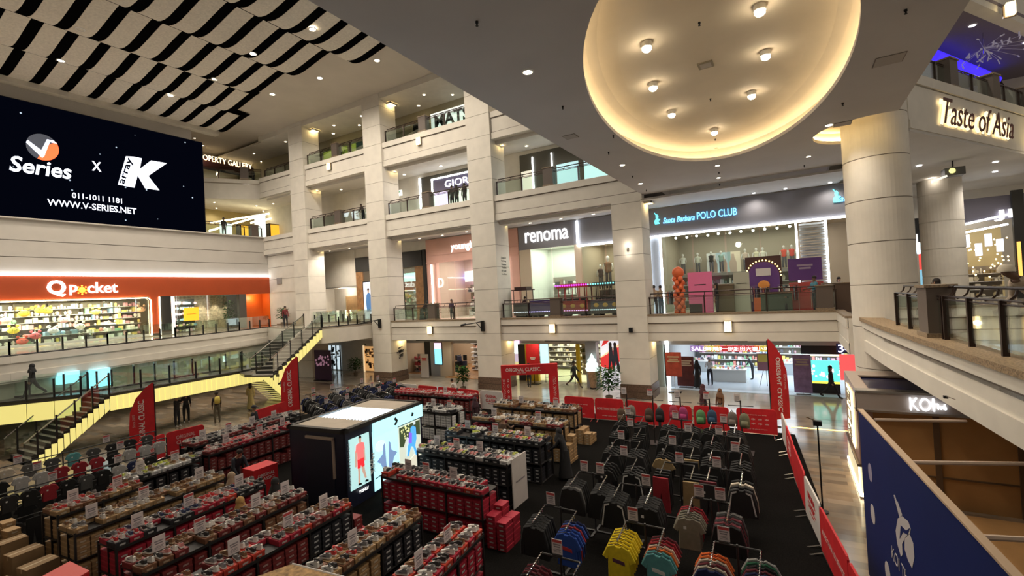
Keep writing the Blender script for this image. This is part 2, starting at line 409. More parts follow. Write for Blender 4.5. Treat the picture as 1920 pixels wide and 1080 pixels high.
# right gallery, where the railing runs towards the viewer
G = [(21.0, -2.2), (17.6, -2.32), (13.5, -2.58), (9.6, -2.86), (5, -3.2), (-3, -3.8)]
def off(pts, d): return [(p[0], p[1] + d) for p in pts]
b = MB(); b.prism([(21.6, -2.2)] + G[1:] + [(-3, -26), (21.6, -26)], 4.25, 4.55, 0); struct('floor', b, marble, 'floor of the gallery on the right')
def strip(pts, d0, d1, z0, z1, mats, name, label):
    b = MB()
    for p, q in zip(pts, pts[1:]):
        b.prism([(p[0], p[1] + d0), (q[0], q[1] + d0), (q[0], q[1] + d1), (p[0], p[1] + d1)], z0, z1, 0)
    return struct(name, b, mats, label)
strip(G, -.45, 0, 3.55, 4.62, cream, 'trim_7', 'deep edge beam of the right gallery')
strip(G, 0, .06, 4.38, 4.62, cream, 'trim_8', 'upper moulding of the right gallery edge')
strip(G, 0, .05, 3.55, 3.95, cream, 'trim_9', 'lower moulding of the right gallery edge')
strip(G, 0, .02, 4.33, 4.38, creamd, 'trim_10', 'shadow joint of the right gallery edge')
strip(G, -.5, .12, 4.62, 4.74, mat('curb_gravel', (.30, .21, .12), .6, nz=(30, .45), bump=.6), 'trim_11', 'brown granite curb of the right gallery')
struct('floor', MB().box(-6, .35, -3.4, 40, 4.2, 4.55), marble, 'gallery floor under the viewer')
struct('trim_12', MB().box(.35, .6, -3.4, 40, 3.2, 4.62), cream, 'edge of the gallery under the viewer')

# upper floors on the right: the fascia with the lit script sign
A = Vector((21.44, -3.93)); B = Vector((33.5, -11.82)); D = (B - A).normalized(); N = Vector((-D.y, D.x))
if N.y < 0 and N.x > 0: N = -N
N = Vector((-.5476, -.8368)) if True else N      # towards the viewer's side of the opening
def dstrip(name, z0, z1, t0, t1, mats, label, a=A, bb=B, kind=True):
    b = MB(); q = [a + N * t1, bb + N * t1, bb + N * t0, a + N * t0]
    b.prism([(p.x, p.y) for p in q], z0, z1); return struct(name, b, mats, label)
dstrip('trim_13', 11.3, 13.3, -.4, 0, cream, 'second floor edge carrying the lit script sign')
dstrip('trim_14', 12.95, 13.3, 0, .06, cream, 'top moulding above the lit script sign')
dstrip('trim_15', 11.3, 11.6, 0, .04, cream, 'bottom moulding below the lit script sign')
P3 = lambda s, t=0, z=0: Vector((A.x + D.x * s + N.x * t, A.y + D.y * s + N.y * t, z))
b = MB().prism([(A.x, A.y), (B.x, B.y), (46, -20), (46, -2.5), (24, -2.5)], 11.2, 11.3); struct('ceiling', b, mat('lounge_ceiling', (.60, .58, .55), .8, nz=(1, .04)), 'ceiling over the right hand walk')
b = MB().prism([(A.x, A.y), (B.x, B.y), (52, -26), (52, -2.5), (24, -2.5)], 12.9, 13.2); struct('floor', b, marble, 'second floor slab on the right')
b = MB().prism([(A.x + 1, A.y - .4), (B.x, B.y), (52, -26), (52, -2.5), (24, -2.5)], 17.6, 17.75); struct('ceiling', b, mat('violet_ceiling', (.20, .17, .19), .8), 'violet grey ceiling above the food hall')
dstrip('trim_16', 17.3, 19.6, -.5, 0, cream, 'third floor edge at the top right corner', a=Vector((24.2, -5.74)) + N * -0.2)
struct('wall_right', MB().box(30, 52, -26.2, -26, 0, 20), cream, 'wall at the far right')
struct('wall_right', MB().box(52, 52.3, -26, -2.5, 0, 20), cream, 'end wall of the right hand walk')
struct('floor', MB().box(40, 52, -26, -2.5, 4.25, 4.55), marble, 'first floor slab at the far right')

# screen wall
wallc = mat('wall_paint', (.50, .47, .43), .8, nz=(1, .04))
b = MB(); b.box(-8, 20.6, 42.2, 43.0, 12.8, 21.3, 0)
for k, (z0, z1) in enumerate(((11.38, 12.78), (10.32, 11.34), (9.22, 10.28))): b.box(-8, 26.9, 42.05, 43, z0, z1, 0)
b.box(-8, 26.85, 42.12, 43, 9.2, 12.7, 1)
struct('wall_left', b, [wallc, creamd], 'plain banded wall that carries the video screen')
struct('trim_17', MB().box(-8, 27.3, 41.8, 42.2, 12.72, 12.8), wallc, 'ledge under the video screen')
struct('wall_left', MB().box(-8, 18.4, 42.3, 43, 0, 7.5) , wallc, 'wall beneath the toy shop') if False else None
b = MB(); b.box(26.75, 27.3, 37.5, 42.6, 7.6, 12.8, 0)
for z in (8.8, 9.9, 11.0, 12.0): b.box(26.735, 26.8, 37.5, 42.2, z, z + .03, 1)
struct('wall_corner', b, [cream, creamd], 'banded wall between the orange recess and the first column')
struct('ceiling', MB().box(-10, 26.6, 6.8, 60, ZRF, ZRF + .2), ceilw, 'high ceiling of the hall')
struct('ceiling', MB().box(26.6, 52, 6.8, 60, ZRF, ZRF + .2), ceilw, 'high ceiling behind the columns')
struct('trim_18', MB().box(-8, 22.6, 41.6, 42.3, 21.3, 22.2), cream, 'bulkhead above the video screen')
struct('wall_rear', MB().box(-10.3, -10, -30, 60, 0, ZRF), wallc, 'wall behind the viewer')
struct('wall_rear', MB().box(-10, 52, 60, 60.3, 0, ZRF), wallc, 'far end wall')
# upper galleries in the far left corner
def poly_fascia(name, pts, z0, z1, label, mats=None, t=.3):
    b = MB()
    for p, q in zip(pts, pts[1:]):
        d = Vector((q[0] - p[0], q[1] - p[1], 0)).normalized(); n = Vector((-d.y, d.x, 0))
        for (zz0, zz1, o) in ((z0, z1, 0), (z1 - .35, z1, .06), (z0, z0 + .4, .05)):
            b.prism([(p[0] - n.x * o, p[1] - n.y * o), (q[0] - n.x * o, q[1] - n.y * o), (q[0] + n.x * t, q[1] + n.y * t), (p[0] + n.x * t, p[1] + n.y * t)], zz0, zz1)
    return struct(name, b, mats or cream, label)
poly_fascia('trim_19', [(27.0, 37.5), (27.05, 42.7), (23.0, 45.4), (20.9, 47)][::-1], 16.55, 18.35, 'third floor edge in the far left corner')
poly_fascia('trim_20', [(26.9, 42.2), (27.2, 43.2)], 11.2, 12.8, 'short piece of second floor edge')
b = MB().prism([(26.5, 37.5), (26.6, 42.7), (23, 45.4), (20.7, 47), (20.7, 60), (40, 60), (40, 37.5)], 16.48, 16.6); struct('ceiling', b, cream, 'ceiling over the corner walk')
b = MB().prism([(27, 38), (27, 42.7), (23, 45.4), (20.7, 47), (20.7, 60), (40, 60), (40, 38)], 17.9, 18.25); struct('floor', b, marble, 'third floor slab in the corner')
b = MB().prism([(26.7, 42.3), (20.7, 42.3), (20.7, 60), (40, 60), (40, 42.3)], 12.4, 12.75); struct('floor', b, marble, 'second floor slab in the corner')
struct('wall_corner', MB().box(20.4, 20.7, 42.3, 60, 12.7, ZRF), wallc, 'wall behind the edge of the video screen')

# wavy ceiling panels
panelw = mat('acoustic_panel', (.72, .67, .58), .8, nz=(9, .10), bump=.3)
panelk = mat('panel_gap_black', (.003, .003, .003), .9, spec=0)
rows = [(42.0, 37.3, 22.3), (37.2, 32.9, 20.45), (32.8, 28.2, 19.6), (28.1, 23.7, 19.6), (23.6, 19.2, 20.9), (19.1, 14.6, 20.9)]
struct('ceiling_backing', MB().prism([(2, 14.4), (21.2, 14.4), (21.2, 23.6), (19.8, 23.6), (19.8, 32.8), (20.7, 37.2), (22.5, 42), (2, 42)], ZRF - .06, ZRF - .03), panelk, 'black ground behind the wavy ceiling panels')
for ri, (yf, yn, xe) in enumerate(rows):
    t = thing('ceiling_baffle_row', 'row of curved off-white ceiling panels with dark gaps, number %s out from the video screen' % ['one', 'two', 'three', 'four', 'five', 'six'][ri], 'ceiling panel', (0, 0, 0))
    b = MB(); x = xe
    xs = []
    while x > 3: xs.append(x); x -= 1.45
    prof = [(0, .40), (.07, .50), (.16, .56), (.28, .55), (.45, .42), (.65, .24), (.82, .10), (1, .02)]
    for x in xs:
        b = MB(); P = [(yf + (yn - yf) * u, ZRF - .08 - d) for u, d in prof]
        for (y0, z0), (y1, z1) in zip(P, P[1:]):
            b.poly([(x - .93, y0, z0), (x, y0, z0), (x, y1, z1), (x - .93, y1, z1)])
            b.poly([(x - .93, y0, z0 + .04), (x - .93, y1, z1 + .04), (x, y1, z1 + .04), (x, y0, z0 + .04)])
            b.poly([(x, y0, z0), (x, y0, z0 + .04), (x, y1, z1 + .04), (x, y1, z1)]); b.poly([(x - .93, y0, z0), (x - .93, y1, z1), (x - .93, y1, z1 + .04), (x - .93, y0, z0 + .04)])
        obj('panel', b, panelw, t)
    for x in xs:
        b = MB(); P = [(yf + (yn - yf) * u, ZRF - .08 - d + .02) for u, d in prof]
        for (y0, z0), (y1, z1) in zip(P, P[1:]): b.poly([(x, y0, z0), (x + .52, y0, z0), (x + .52, y1, z1), (x, y1, z1)])
        obj('gap_strip', b, panelk, t)
    obj('edge_rail', MB().box(3, xe + .05, yn - .10, yn + .02, ZRF - .44, ZRF - .06), panelk, t)
# ================= left side: walkway, bridge, lit stairs =================
edge = [(1.06, 31.9), (7.44, 32.9), (11.7, 34.1), (15.9, 35.7), (21.1, 37.3), (24.65, 39.0), (26.6, 39.8)]
b = MB().prism(edge + [(26.9, 39.8), (26.9, 55), (-8, 55), (-8, 31.5)], 4.2, 4.5); struct('floor', b, marble, 'first floor walkway in front of the toy shop')
poly_fascia('trim_21', edge, 3.3, 4.52, 'pale edge of the walkway in front of the toy shop')
low = mat('sage_panel', (.40, .41, .32), .25, nz=(1, .08)); b = MB()
for p, q in zip(edge[:-1], edge[1:-1]): b.prism([(p[0], p[1] + .2), (q[0], q[1] + .2), (q[0], q[1] + .3), (p[0], p[1] + .3)], 1.75, 3.3)
struct('trim_25', b, low, 'grey green apron below the toy shop walkway')
hd_ = [(22.2, 29.0), (23.2, 28.35), (24.8, 28.15), (26.45, 28.3), (26.45, 40.2), (24.5, 39.2), (21.9, 30.3)]
struct('floor', MB().prism(hd_, 4.46, 4.58), marble, 'landing slab at the head of the upper flight')
struct('trim_26', MB().prism(hd_, 3.45, 4.46), cream, 'rounded cream edge of the landing at the head of the upper flight')
glass_later = [(22.3, 28.95, 4.58), (23.25, 28.38, 4.58), (24.8, 28.2, 4.58), (26.3, 28.33, 4.58)]
b = MB().prism(edge[:-1] + [(26.4, 39.5), (26.4, 50), (-8, 50), (-8, 31.5)], 3.2, 3.3); struct('ceiling', b, cream, 'ceiling under the toy shop walkway')
struct('wall_left', MB().box(-8, 25.0, 41.0, 41.3, 0, 3.25), mat('ochre_wall', (.38, .33, .20), .6), 'ochre wall of the ground walk behind the stairs')
b = MB().box(24.2, 26.2, 39.2, 41.2, 0, 3.3); struct('wall_round_column', b, cream, 'square pier under the toy shop walkway')

rail_black = mat('rail_black', (.015, .014, .014), .4, .3)
def glass_rail(name, pts, label, post_h=.72, glass_h=1.02, step=1.15, cat='glass railing', base=True, sides=None):
    """posts with glass clamped above them; pts are 3-D points of the foot line"""
    t = thing(name, label, cat, pts[0]); T = -Vector(pts[0])
    b = MB()
    for p, q in zip(pts, pts[1:]):
        p, q = Vector(p) + T, Vector(q) + T
        b.tube([p + Vector((0, 0, .04)), q + Vector((0, 0, .04))], .045, 5)
    if base: obj('base_rail', b, rail_black, t)
    for p, q in zip(pts, pts[1:]):
        p, q = Vector(p) + T, Vector(q) + T; L = (q - p).length; n = max(1, round(L / step))
        for i in range(n):
            a, c = p.lerp(q, i / n), p.lerp(q, (i + 1) / n)
            d = (c - a).normalized(); a2, c2 = a + d * .03, c - d * .03; h = Vector((0, 0, glass_h)); s = Vector((0, 0, .12)); nn = Vector((-d.y, d.x, 0)).normalized() * .012
            g = MB(); i0 = g._p([a2 + s - nn, c2 + s - nn, c2 + h - nn, a2 + h - nn, a2 + s + nn, c2 + s + nn, c2 + h + nn, a2 + h + nn])
            for f in ((0, 1, 2, 3), (7, 6, 5, 4), (0, 4, 5, 1), (1, 5, 6, 2), (2, 6, 7, 3), (3, 7, 4, 0)): g.f.append(f); g.m.append(0)
            obj('glass_panel', g, gglass, t)
            obj('post', MB().box(a.x - .035, a.x + .035, a.y - .035, a.y + .035, a.z, a.z + post_h), rail_black, t)
        obj('post', MB().box(q.x - .035, q.x + .035, q.y - .035, q.y + .035, q.z, q.z + post_h), rail_black, t)
    return t
glass_rail('glass_railing', [(x, y - .02, 4.52) for x, y in edge[:-1]], 'glass railing with black posts along the edge of the toy shop walkway')
glass_rail('glass_railing', [(26.55, 37.3, 4.66), (26.5, 33.5, 4.66), (26.5, 28.4, 4.66)], 'glass railing between the first and second square columns', step=.9)
glass_rail('glass_railing', glass_later, 'glass railing round the landing at the head of the upper flight', step=.8)

ZB = 2.45
bl, br_ = at(205, 740, 2, ZB), at(492, 690, 2, ZB)
bd = (br_ - bl).normalized(); bn = Vector((-bd.y, bd.x, 0))
deckm = mat('dark_deck', (.05, .045, .038), .3, nz=(2, .3))
def bridge_poly(pts): return [(p.x, p.y) for p in pts]
t = thing('stair_bridge', 'half-height bridge with a lit yellow side between the stair flights', 'bridge', bl)
b = MB().prism(bridge_poly([Vector((0, 0, 0)), br_ - bl, br_ - bl + bn * 2.2, bn * 2.2]), -.14, 0); obj('deck', b, deckm, t)
L = (br_ - bl).length; n = 6
for i in range(n):
    a, c = bd * (L * i / n + .015), bd * (L * (i + 1) / n - .015)
    g = MB(); nn = -bn * .05
    g.prism([((a + nn).x, (a + nn).y), ((c + nn).x, (c + nn).y), (c.x, c.y), (a.x, a.y)], -.78, -.1)
    for k in range(1, 5):
        q = a.lerp(c, k / 5); g.cb((q.x + nn.x * 1.05, q.y + nn.y * 1.05, -.44), (.02, .02, .66), 1, math.atan2(bd.y, bd.x))
    obj('lit_panel', g, [yel_e, mat('lit_yellow_seam', (1, .8, .3), .5, emit=.85, ecol=(1, .74, .18))], t)
obj('soffit', MB().prism(bridge_poly([Vector((0, 0, 0)), br_ - bl, br_ - bl + bn * 2.2, bn * 2.2]), -.78, -.72), deckm, t)
glass_rail('glass_railing', [bl + Vector((0, 0, .0)), br_], 'glass railing along the front of the half-height bridge', 1.0, 1.1, 1.3)
glass_rail('glass_railing', [bl + bn * 2.15, br_ + bn * 2.15], 'glass railing along the back of the half-height bridge', 1.0, 1.1, 1.0)

def flight(label, top, bot, wv, n, rail=True, under=False):
    """steps from top to bot (points on the viewer's side), wv the width vector"""
    t = thing('staircase', label, 'staircase', (top[0], top[1], 0)); o = Vector((top[0], top[1], 0))
    run = Vector((bot[0] - top[0], bot[1] - top[1], 0)); rise = (top[2] - bot[2]) / n; st = run / n
    for i in range(n):
        z = top[2] - rise * (i + 1); a = st * i; c = st * (i + 1)
        b = MB().prism([(a.x, a.y), (c.x, c.y), (c.x + wv.x, c.y + wv.y), (a.x + wv.x, a.y + wv.y)], z - .05, z + .0, 0)
        b.prism([(a.x, a.y), (a.x + st.x * .12, a.y + st.y * .12), (a.x + wv.x + st.x * .12, a.y + wv.y + st.y * .12), (a.x + wv.x, a.y + wv.y)], z, z + rise, 1)
        obj('tread', b, [mat('tread_stone', (.20, .18, .15), .4, nz=(3, .3)), mat('riser_black', (.02, .02, .02), .6)], t)
        sn = -wv.normalized() * .04; zt = z - .02; zb0 = max(.02, z - .62 + rise * .5); zb1 = max(.01, z - .62 - rise * .5)
        a2, c2 = a + st * .09, c - st * .09
        g = MB(); q = [(a2 + sn) + Vector((0, 0, zb0)), (c2 + sn) + Vector((0, 0, zb1)), (c2 + sn) + Vector((0, 0, zt)), (a2 + sn) + Vector((0, 0, zt))]
        g.poly(q); g.poly([p - sn for p in reversed(q)])
        for k in range(4): g.poly([q[k], q[(k + 1) % 4], q[(k + 1) % 4] - sn, q[k] - sn])
        obj('lit_panel', g, yel_e, t)
        g = MB(); g.prism([(a.x + sn.x, a.y + sn.y), (c.x + sn.x, c.y + sn.y), (c.x, c.y), (a.x, a.y)], z - .03, z + rise * .55, 0)
        obj('stringer', g, rail_black, t)
        if under:
            g = MB(); a_, c_ = a + st * .1, c - st * .25; g.poly([(a_.x, a_.y, zb0), (a_.x + wv.x, a_.y + wv.y, zb0), (c_.x + wv.x, c_.y + wv.y, zb0 - rise * .5), (c_.x, c_.y, zb0 - rise * .5)]); obj('lit_soffit_panel', g, mat('lit_soffit_yellow', (.5, .45, .2), .5, emit=.42, ecol=(1, .86, .26)), t)
    if rail:
        g = MB()
        for w_ in (0, 1):
            p = wv * w_; g.tube([p + Vector((0, 0, top[2] + .95)), p + run + Vector((0, 0, bot[2] + .95))], .03, 6)
        obj('handrail', g, chrome, t)
        for w_ in (0, 1):
            for i in range(0, n + 1, 3):
                q = wv * w_ + st * i; zz = top[2] - rise * i
                obj('post', MB().box(q.x - .03, q.x + .03, q.y - .03, q.y + .03, zz - .1, zz + 1.05), rail_black, t)
            a, c = wv * w_, wv * w_ + run
            g = MB(); nn = Vector((-run.y, run.x, 0)).normalized() * .01
            q = [a + Vector((0, 0, top[2] + .05)), c + Vector((0, 0, bot[2] + .15)), c + Vector((0, 0, bot[2] + 1.0)), a + Vector((0, 0, top[2] + 1.0))]
            g.poly([p + nn for p in q]); g.poly([p - nn for p in reversed(q)]); obj('glass_panel', g, gglass, t)
    return t
foot = at(46, 868, 2, .12); foot.z = 0
flight('lit staircase going down from the bridge to the lower left corner', bl, foot, bn * 2.2, 14)
s2 = at(556, 748, 2, 0)
flight('lit staircase going down from the bridge behind the second red feather flag', br_, s2, bn * 2.0, 14, under=True)
s3a = at(512, 703, 2, ZB); s3b = Vector((25.4, 33.6, 4.6)); s3b = at(603, 614, 2, 4.6)
flight('lit staircase rising from the bridge to the first floor', s3b, s3a, Vector((-.35, 1, 0)).normalized() * 1.4, 13)
b = MB().prism([(br_.x - .5, br_.y + .3), (s3a.x + .3, s3a.y - .1), (s3a.x - .4, s3a.y + 2.1), (br_.x + bn.x * 2.2 - .5, br_.y + bn.y * 2.2)], ZB - .15, ZB - .01); obj('stair_landing', b, deckm, label='landing that joins the bridge to the upper flight', cat='landing')
# far left platform
pl, pr_ = at(-60, 764, 2, ZB), at(152, 742, 2, ZB)
pd = (pr_ - pl).normalized(); pn = Vector((-pd.y, pd.x, 0))
t = thing('stair_platform', 'half-height platform with a lit yellow side at the far left', 'platform', pl)
obj('deck', MB().prism(bridge_poly([Vector((0, 0, 0)), pr_ - pl, pr_ - pl + pn * 1.9, pn * 1.9]), -.14, -.005), deckm, t)
L = (pr_ - pl).length
for i in range(4):
    a, c = pd * (L * i / 4 + .02), pd * (L * (i + 1) / 4 - .02); g = MB(); nn = -pn * .05
    g.prism([((a + nn).x, (a + nn).y), ((c + nn).x, (c + nn).y), (c.x, c.y), (a.x, a.y)], -.95, -.12); obj('lit_panel', g, yel_e, t)
glass_rail('glass_railing', [pl, pr_], 'glass railing along the front of the far left platform', .95, 1.05, 1.0)
glass_rail('glass_railing', [pl + pn * 1.85, pr_ + pn * 1.85], 'glass railing along the back of the far left platform', .95, 1.05, 1.2)
# cyan reflections in the glass under the walkway, put in as glowing panels
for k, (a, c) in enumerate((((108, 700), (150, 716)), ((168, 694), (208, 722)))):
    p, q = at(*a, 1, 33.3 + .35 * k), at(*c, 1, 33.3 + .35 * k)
    obj('video_or_reflection_panel', MB().box(p.x, q.x, 33.3 + .35 * k, 33.95 + .35 * k, q.z, p.z), mat('cyan_reflection', (.3, .8, 1), .3, emit=1.6, ecol=(.35, .8, 1)), label=('wide' if k else 'narrow') + ' cyan panel glowing as a glass reflection behind the half-height bridge', cat='screen')

# ---- railings with dark bronze rails (shop side and right gallery) ----
def bronze_rail(label, a, c, z, step=1.55, pillars=(), name='balcony_railing', inward=(1, 0), toprail=True):
    a, c = Vector((*a, 0)), Vector((*c, 0)); t = thing(name, label, 'railing', (a.x, a.y, z)); L = (c - a).length; d = (c - a) / L
    rz = math.atan2(d.y, d.x); t.rotation_euler[2] = rz; s = 1 if (Vector((-d.y, d.x)).dot(Vector(inward)) > 0) else -1
    b = MB(); b.tube([(0.05, s * .20, 1.12), (L - .05, s * .20, 1.12)], .032, 7); obj('hand_rail', b, darkm, t)
    b = MB(); b.tube([(0, 0, .93), (L, 0, .93)], .022, 6); b.tube([(0, 0, .86), (L, 0, .86)], .018, 6); obj('top_rail', b, darkm, t)
    n = max(1, round(L / step))
    for i in range(n + 1):
        x = min(max(L * i / n, .06), L - .06)
        b = MB(); b.box(x - .03, x + .03, -.045, .045, 0, .93)
        b.tube([(x, 0, .9), (x, s * .10, .93), (x, s * .17, 1.0), (x, s * .20, 1.1)], .022, 6); obj('post', b, darkm, t)
        if i < n:
            obj('glass_panel', MB().box(x + .08, x + L / n - .08, -.01, .01, .08, .84), glass, t)
            b = MB(); m_ = x + L / n / 2; b.tube([(m_, 0, .9), (m_, s * .10, .93), (m_, s * .17, 1.0), (m_, s * .2, 1.1)], .018, 6); obj('bracket', b, darkm, t)
    for px in pillars:
        b = MB(); b.box(px - .33, px + .33, -.2, .3, 0, 1.12, 0); b.box(px - .37, px + .37, -.24, .34, 1.12, 1.18, 1); b.box(px - .37, px + .37, -.24, .34, 0, .1, 1)
        obj('pillar', b, [mat('pillar_brown', (.11, .085, .07), .45), curbm], t)
    return t
bays = [(8.6, 16.4, 'between the third and fourth square columns'), (18.45, 26.2, 'between the second and third square columns')]
for i, (z, fl) in enumerate(((4.71, 'first'), (12.8, 'second'), (18.35, 'third'))):
    for (y0, y1, w_) in bays:
        if z > 18 and y0 < 10: continue
        bronze_rail('dark bronze %s floor railing %s' % (fl, w_), (XF + .22, y1), (XF + .22, y0), z, 1.9, ((y1 - y0) / 2 + .0,))
    if z > 5: bronze_rail('dark bronze %s floor railing between the first and second square columns' % fl, (XF + .22, 35.5), (XF + .22, 28.3), z, 1.9, (3.7,))
bronze_rail('dark bronze first floor railing in front of the polo shop', (XF + .22, 6.8), (XF + .22, -1.9), 4.71, 2.9, (8.2,))
bronze_rail('dark bronze railing between the first column and the corner on the third floor', (27.1, 42.5), (27.05, 37.7), 18.35, 1.6)
bronze_rail('dark bronze railing under the gallery sign beside the video screen', (21.2, 46.8), (27.0, 42.8), 18.35, 1.6, (5.6,), inward=(0, 1))
bronze_rail('dark bronze second floor railing right of the video screen', (21.5, 42.5), (26.6, 42.5), 12.78, 1.6, (4.3,), inward=(0, 1))
# right gallery railing
RG = [(17.3, -2.62), (13.5, -2.85), (9.6, -3.13), (4.0, -3.55)]
bronze_rail('dark bronze railing of the right gallery next to the big round column', RG[0], RG[1], 4.74, 1.25, (3.15,), inward=(0, -1))
bronze_rail('dark bronze railing of the right gallery nearest the viewer', RG[1], RG[2], 4.74, 1.3, (), inward=(0, -1))
bronze_rail('dark bronze railing running out of the frame on the right', RG[2], RG[3], 4.74, 1.4, (), inward=(0, -1))
p0, p1 = P3(1.2, -.25), P3(13.5, -.25)
bronze_rail('dark bronze railing above the lit script sign', (p0.x, p0.y), (p1.x, p1.y), 13.3, 1.5, (2.6, 6.4, 10.0), inward=(.55, .84) and (-N.x, -N.y))
p0, p1 = P3(-1.0, -3), P3(9, -3)
# ================= shops, signs, the video screen =================
def emis(name, col, e=1.5): return mat(name, col, .5, emit=e, ecol=col)
def fplane(px0, py0, px1, py1, x=XS):
    a, c = at(px0, (py0 + py1) / 2, 0, x), at(px1, (py0 + py1) / 2, 0, x); t, b_ = at((px0 + px1) / 2, py0, 0, x), at((px0 + px1) / 2, py1, 0, x)
    return max(a.y, c.y), min(a.y, c.y), t.z, b_.z       # yleft, yright, ztop, zbottom
def fpanel(name, label, cat, px0, py0, px1, py1, m, x=XS, t=.08, kind=None, zb=None, group=None):
    yl, yr, zt, z0 = fplane(px0, py0, px1, py1, x)
    if zb is not None: z0 = zb
    return obj(name, MB().box(x - t, x, yr, yl, z0, zt), m, label=label, cat=cat, kind=kind, group=group)
def shell(name, x0, x1, y0, y1, z0, z1, m, label, light=120, col=NEUT, floor_m=None):
    """room behind a shop front"""
    t = .08; b = MB().box(x1, x1 + t, y0, y1, z0, z1, 0)
    for q, nm, mm in (((x0 + .01, x1, y0 - t, y0, z0, z1), name, m), ((x0 + .01, x1, y1, y1 + t, z0, z1), name, m), ((x0 + .01, x1, y0, y1, z1, z1 + t), 'ceiling', m), ((x0 + .01, x1, y0, y1, z0 + .004, z0 + .012), 'floor', floor_m or m)): struct(nm, MB().box(*q), mm, label.replace('room', {'ceiling': 'ceiling', 'floor': 'floor'}.get(nm, 'side wall')))
    o = struct(name, b, [m, floor_m or m], label)
    if light: lamp('shop_ceiling_lamp', 'AREA', ((x0 + x1) / 2, (y0 + y1) / 2, z1 - .1), light, col, (x1 - x0) * .7, size_y=(y1 - y0) * .8)
    return o
def goods(name, label, x, y0, y1, z0, z1, nr, pal, d=.45, dens=.14, back=None, axis='y', cat='shelving', shelf=None, hmax=.8):
    """a wall shelf thing with its boards, and the uncountable small wares on it"""
    t = thing('wall_shelf', label, cat, (0, 0, 0)); b = MB(); H = (z1 - z0) / nr
    def bx(a0, a1, d0, d1, q0, q1, m=0, B=None):
        B = B or b
        if axis == 'y': B.box(x + d0, x + d1, a0, a1, q0, q1, m)
        else: B.box(a0, a1, x + d0, x + d1, q0, q1, m)
    bx(y0, y1, d, d + .04, z0, z1); 
    obj('back_panel', b, back or mat('shelf_back', (.30, .26, .21), .7), t)
    for k in range(nr):
        b = MB(); bx(y0, y1, 0, d, z0 + k * H, z0 + k * H + .03, 0, b); obj('shelf_board', b, shelf or whitem, t)
    b = MB(); ms = [mat('ware_%02d' % (hash_(c)), c, .5) for c in pal]
    for k in range(nr):
        a = y0 + .05
        while a < y1 - .1:
            w_ = U(dens * .5, dens * 1.3); h = U(.35, hmax) * (H - .05); mi = int(R() * len(pal))
            if R() < .88:
                if R() < .5: bx(a, min(a + w_, y1), .04, U(.15, d), z0 + k * H + .03, z0 + k * H + .03 + h, mi, b)
                else:
                    c = (x + U(.12, .25), a + w_ / 2, z0 + k * H + .03 + h / 2) if axis == 'y' else (a + w_ / 2, x + U(.12, .25), z0 + k * H + .03 + h / 2)
                    b.ball(c, (w_ / 2, w_ / 2, h / 2), 6, mi, 4)
            a += w_ + U(.01, .05)
    obj(name, b, ms, t, kind='stuff')
    return t
_hc = {}
def hash_(c):
    k = tuple(round(v, 3) for v in c)
    if k not in _hc: _hc[k] = len(_hc)
    return _hc[k]
BRIGHT = [(.8, .3, .25), (.85, .7, .2), (.9, .85, .8), (.3, .5, .7), (.85, .5, .6), (.15, .15, .17), (.3, .6, .35), (.9, .9, .88)]
DARKS = [(.03, .03, .035), (.08, .07, .08), (.25, .22, .2), (.6, .58, .55), (.15, .08, .06), (.4, .1, .1)]
SHOEC = [(.7, .68, .65), (.05, .05, .06), (.4, .2, .12), (.75, .4, .3), (.5, .5, .55), (.85, .8, .7), (.2, .12, .1)]
grayp = mat('grey_fascia', (.22, .22, .24), .6, nz=(1, .06)); pink = mat('pink_fascia', (.72, .42, .34), .6, nz=(1, .05)); blk = mat('shop_black', (.02, .019, .018), .5)
wood = mat('brown_wood', (.30, .15, .06), .5, nz=(3, .3)); beige = mat('shop_beige', (.60, .50, .37), .7); wht = mat('shop_white', (.80, .79, .74), .6)

def mannequin(loc, rz, label, c1, c2, group=None, s=1.0, cat='mannequin'):
    t = thing('mannequin', label, cat, loc, rz, group); t.scale = (s, s, s)
    b = MB().lathe([(.10, .92), (.17, 1.0), (.13, 1.18), (.17, 1.38), (.20, 1.46), (.09, 1.52), (.05, 1.54)], 10, 0, sy=1.2, sx=.75); obj('shirt', b, mat('cl%d' % hash_(c1), c1, .8), t, smooth=True)
    b = MB()
    for q in (-1, 1): b.tube([(0, q * .22, 1.44), (.01, q * .28, 1.2), (.05, q * .26, .98)], .045, 6, 0, .03)
    b.lathe([(.045, 1.5), (.045, 1.6), (.085, 1.66), (.10, 1.74), (.08, 1.82), (.02, 1.86)], 10, 0); obj('body', b, whitem, t, smooth=True)
    b = MB()
    for q in (-1, 1): b.tube([(0, q * .09, .98), (.01, q * .10, .5), (0, q * .11, .08)], .085, 8, 0, .055)
    obj('trousers', b, mat('cl%d' % hash_(c2), c2, .8), t, smooth=True)
    obj('base', MB().lathe([(.2, 0), (.2, .02), (.02, .03)], 12), chrome, t)
    return t

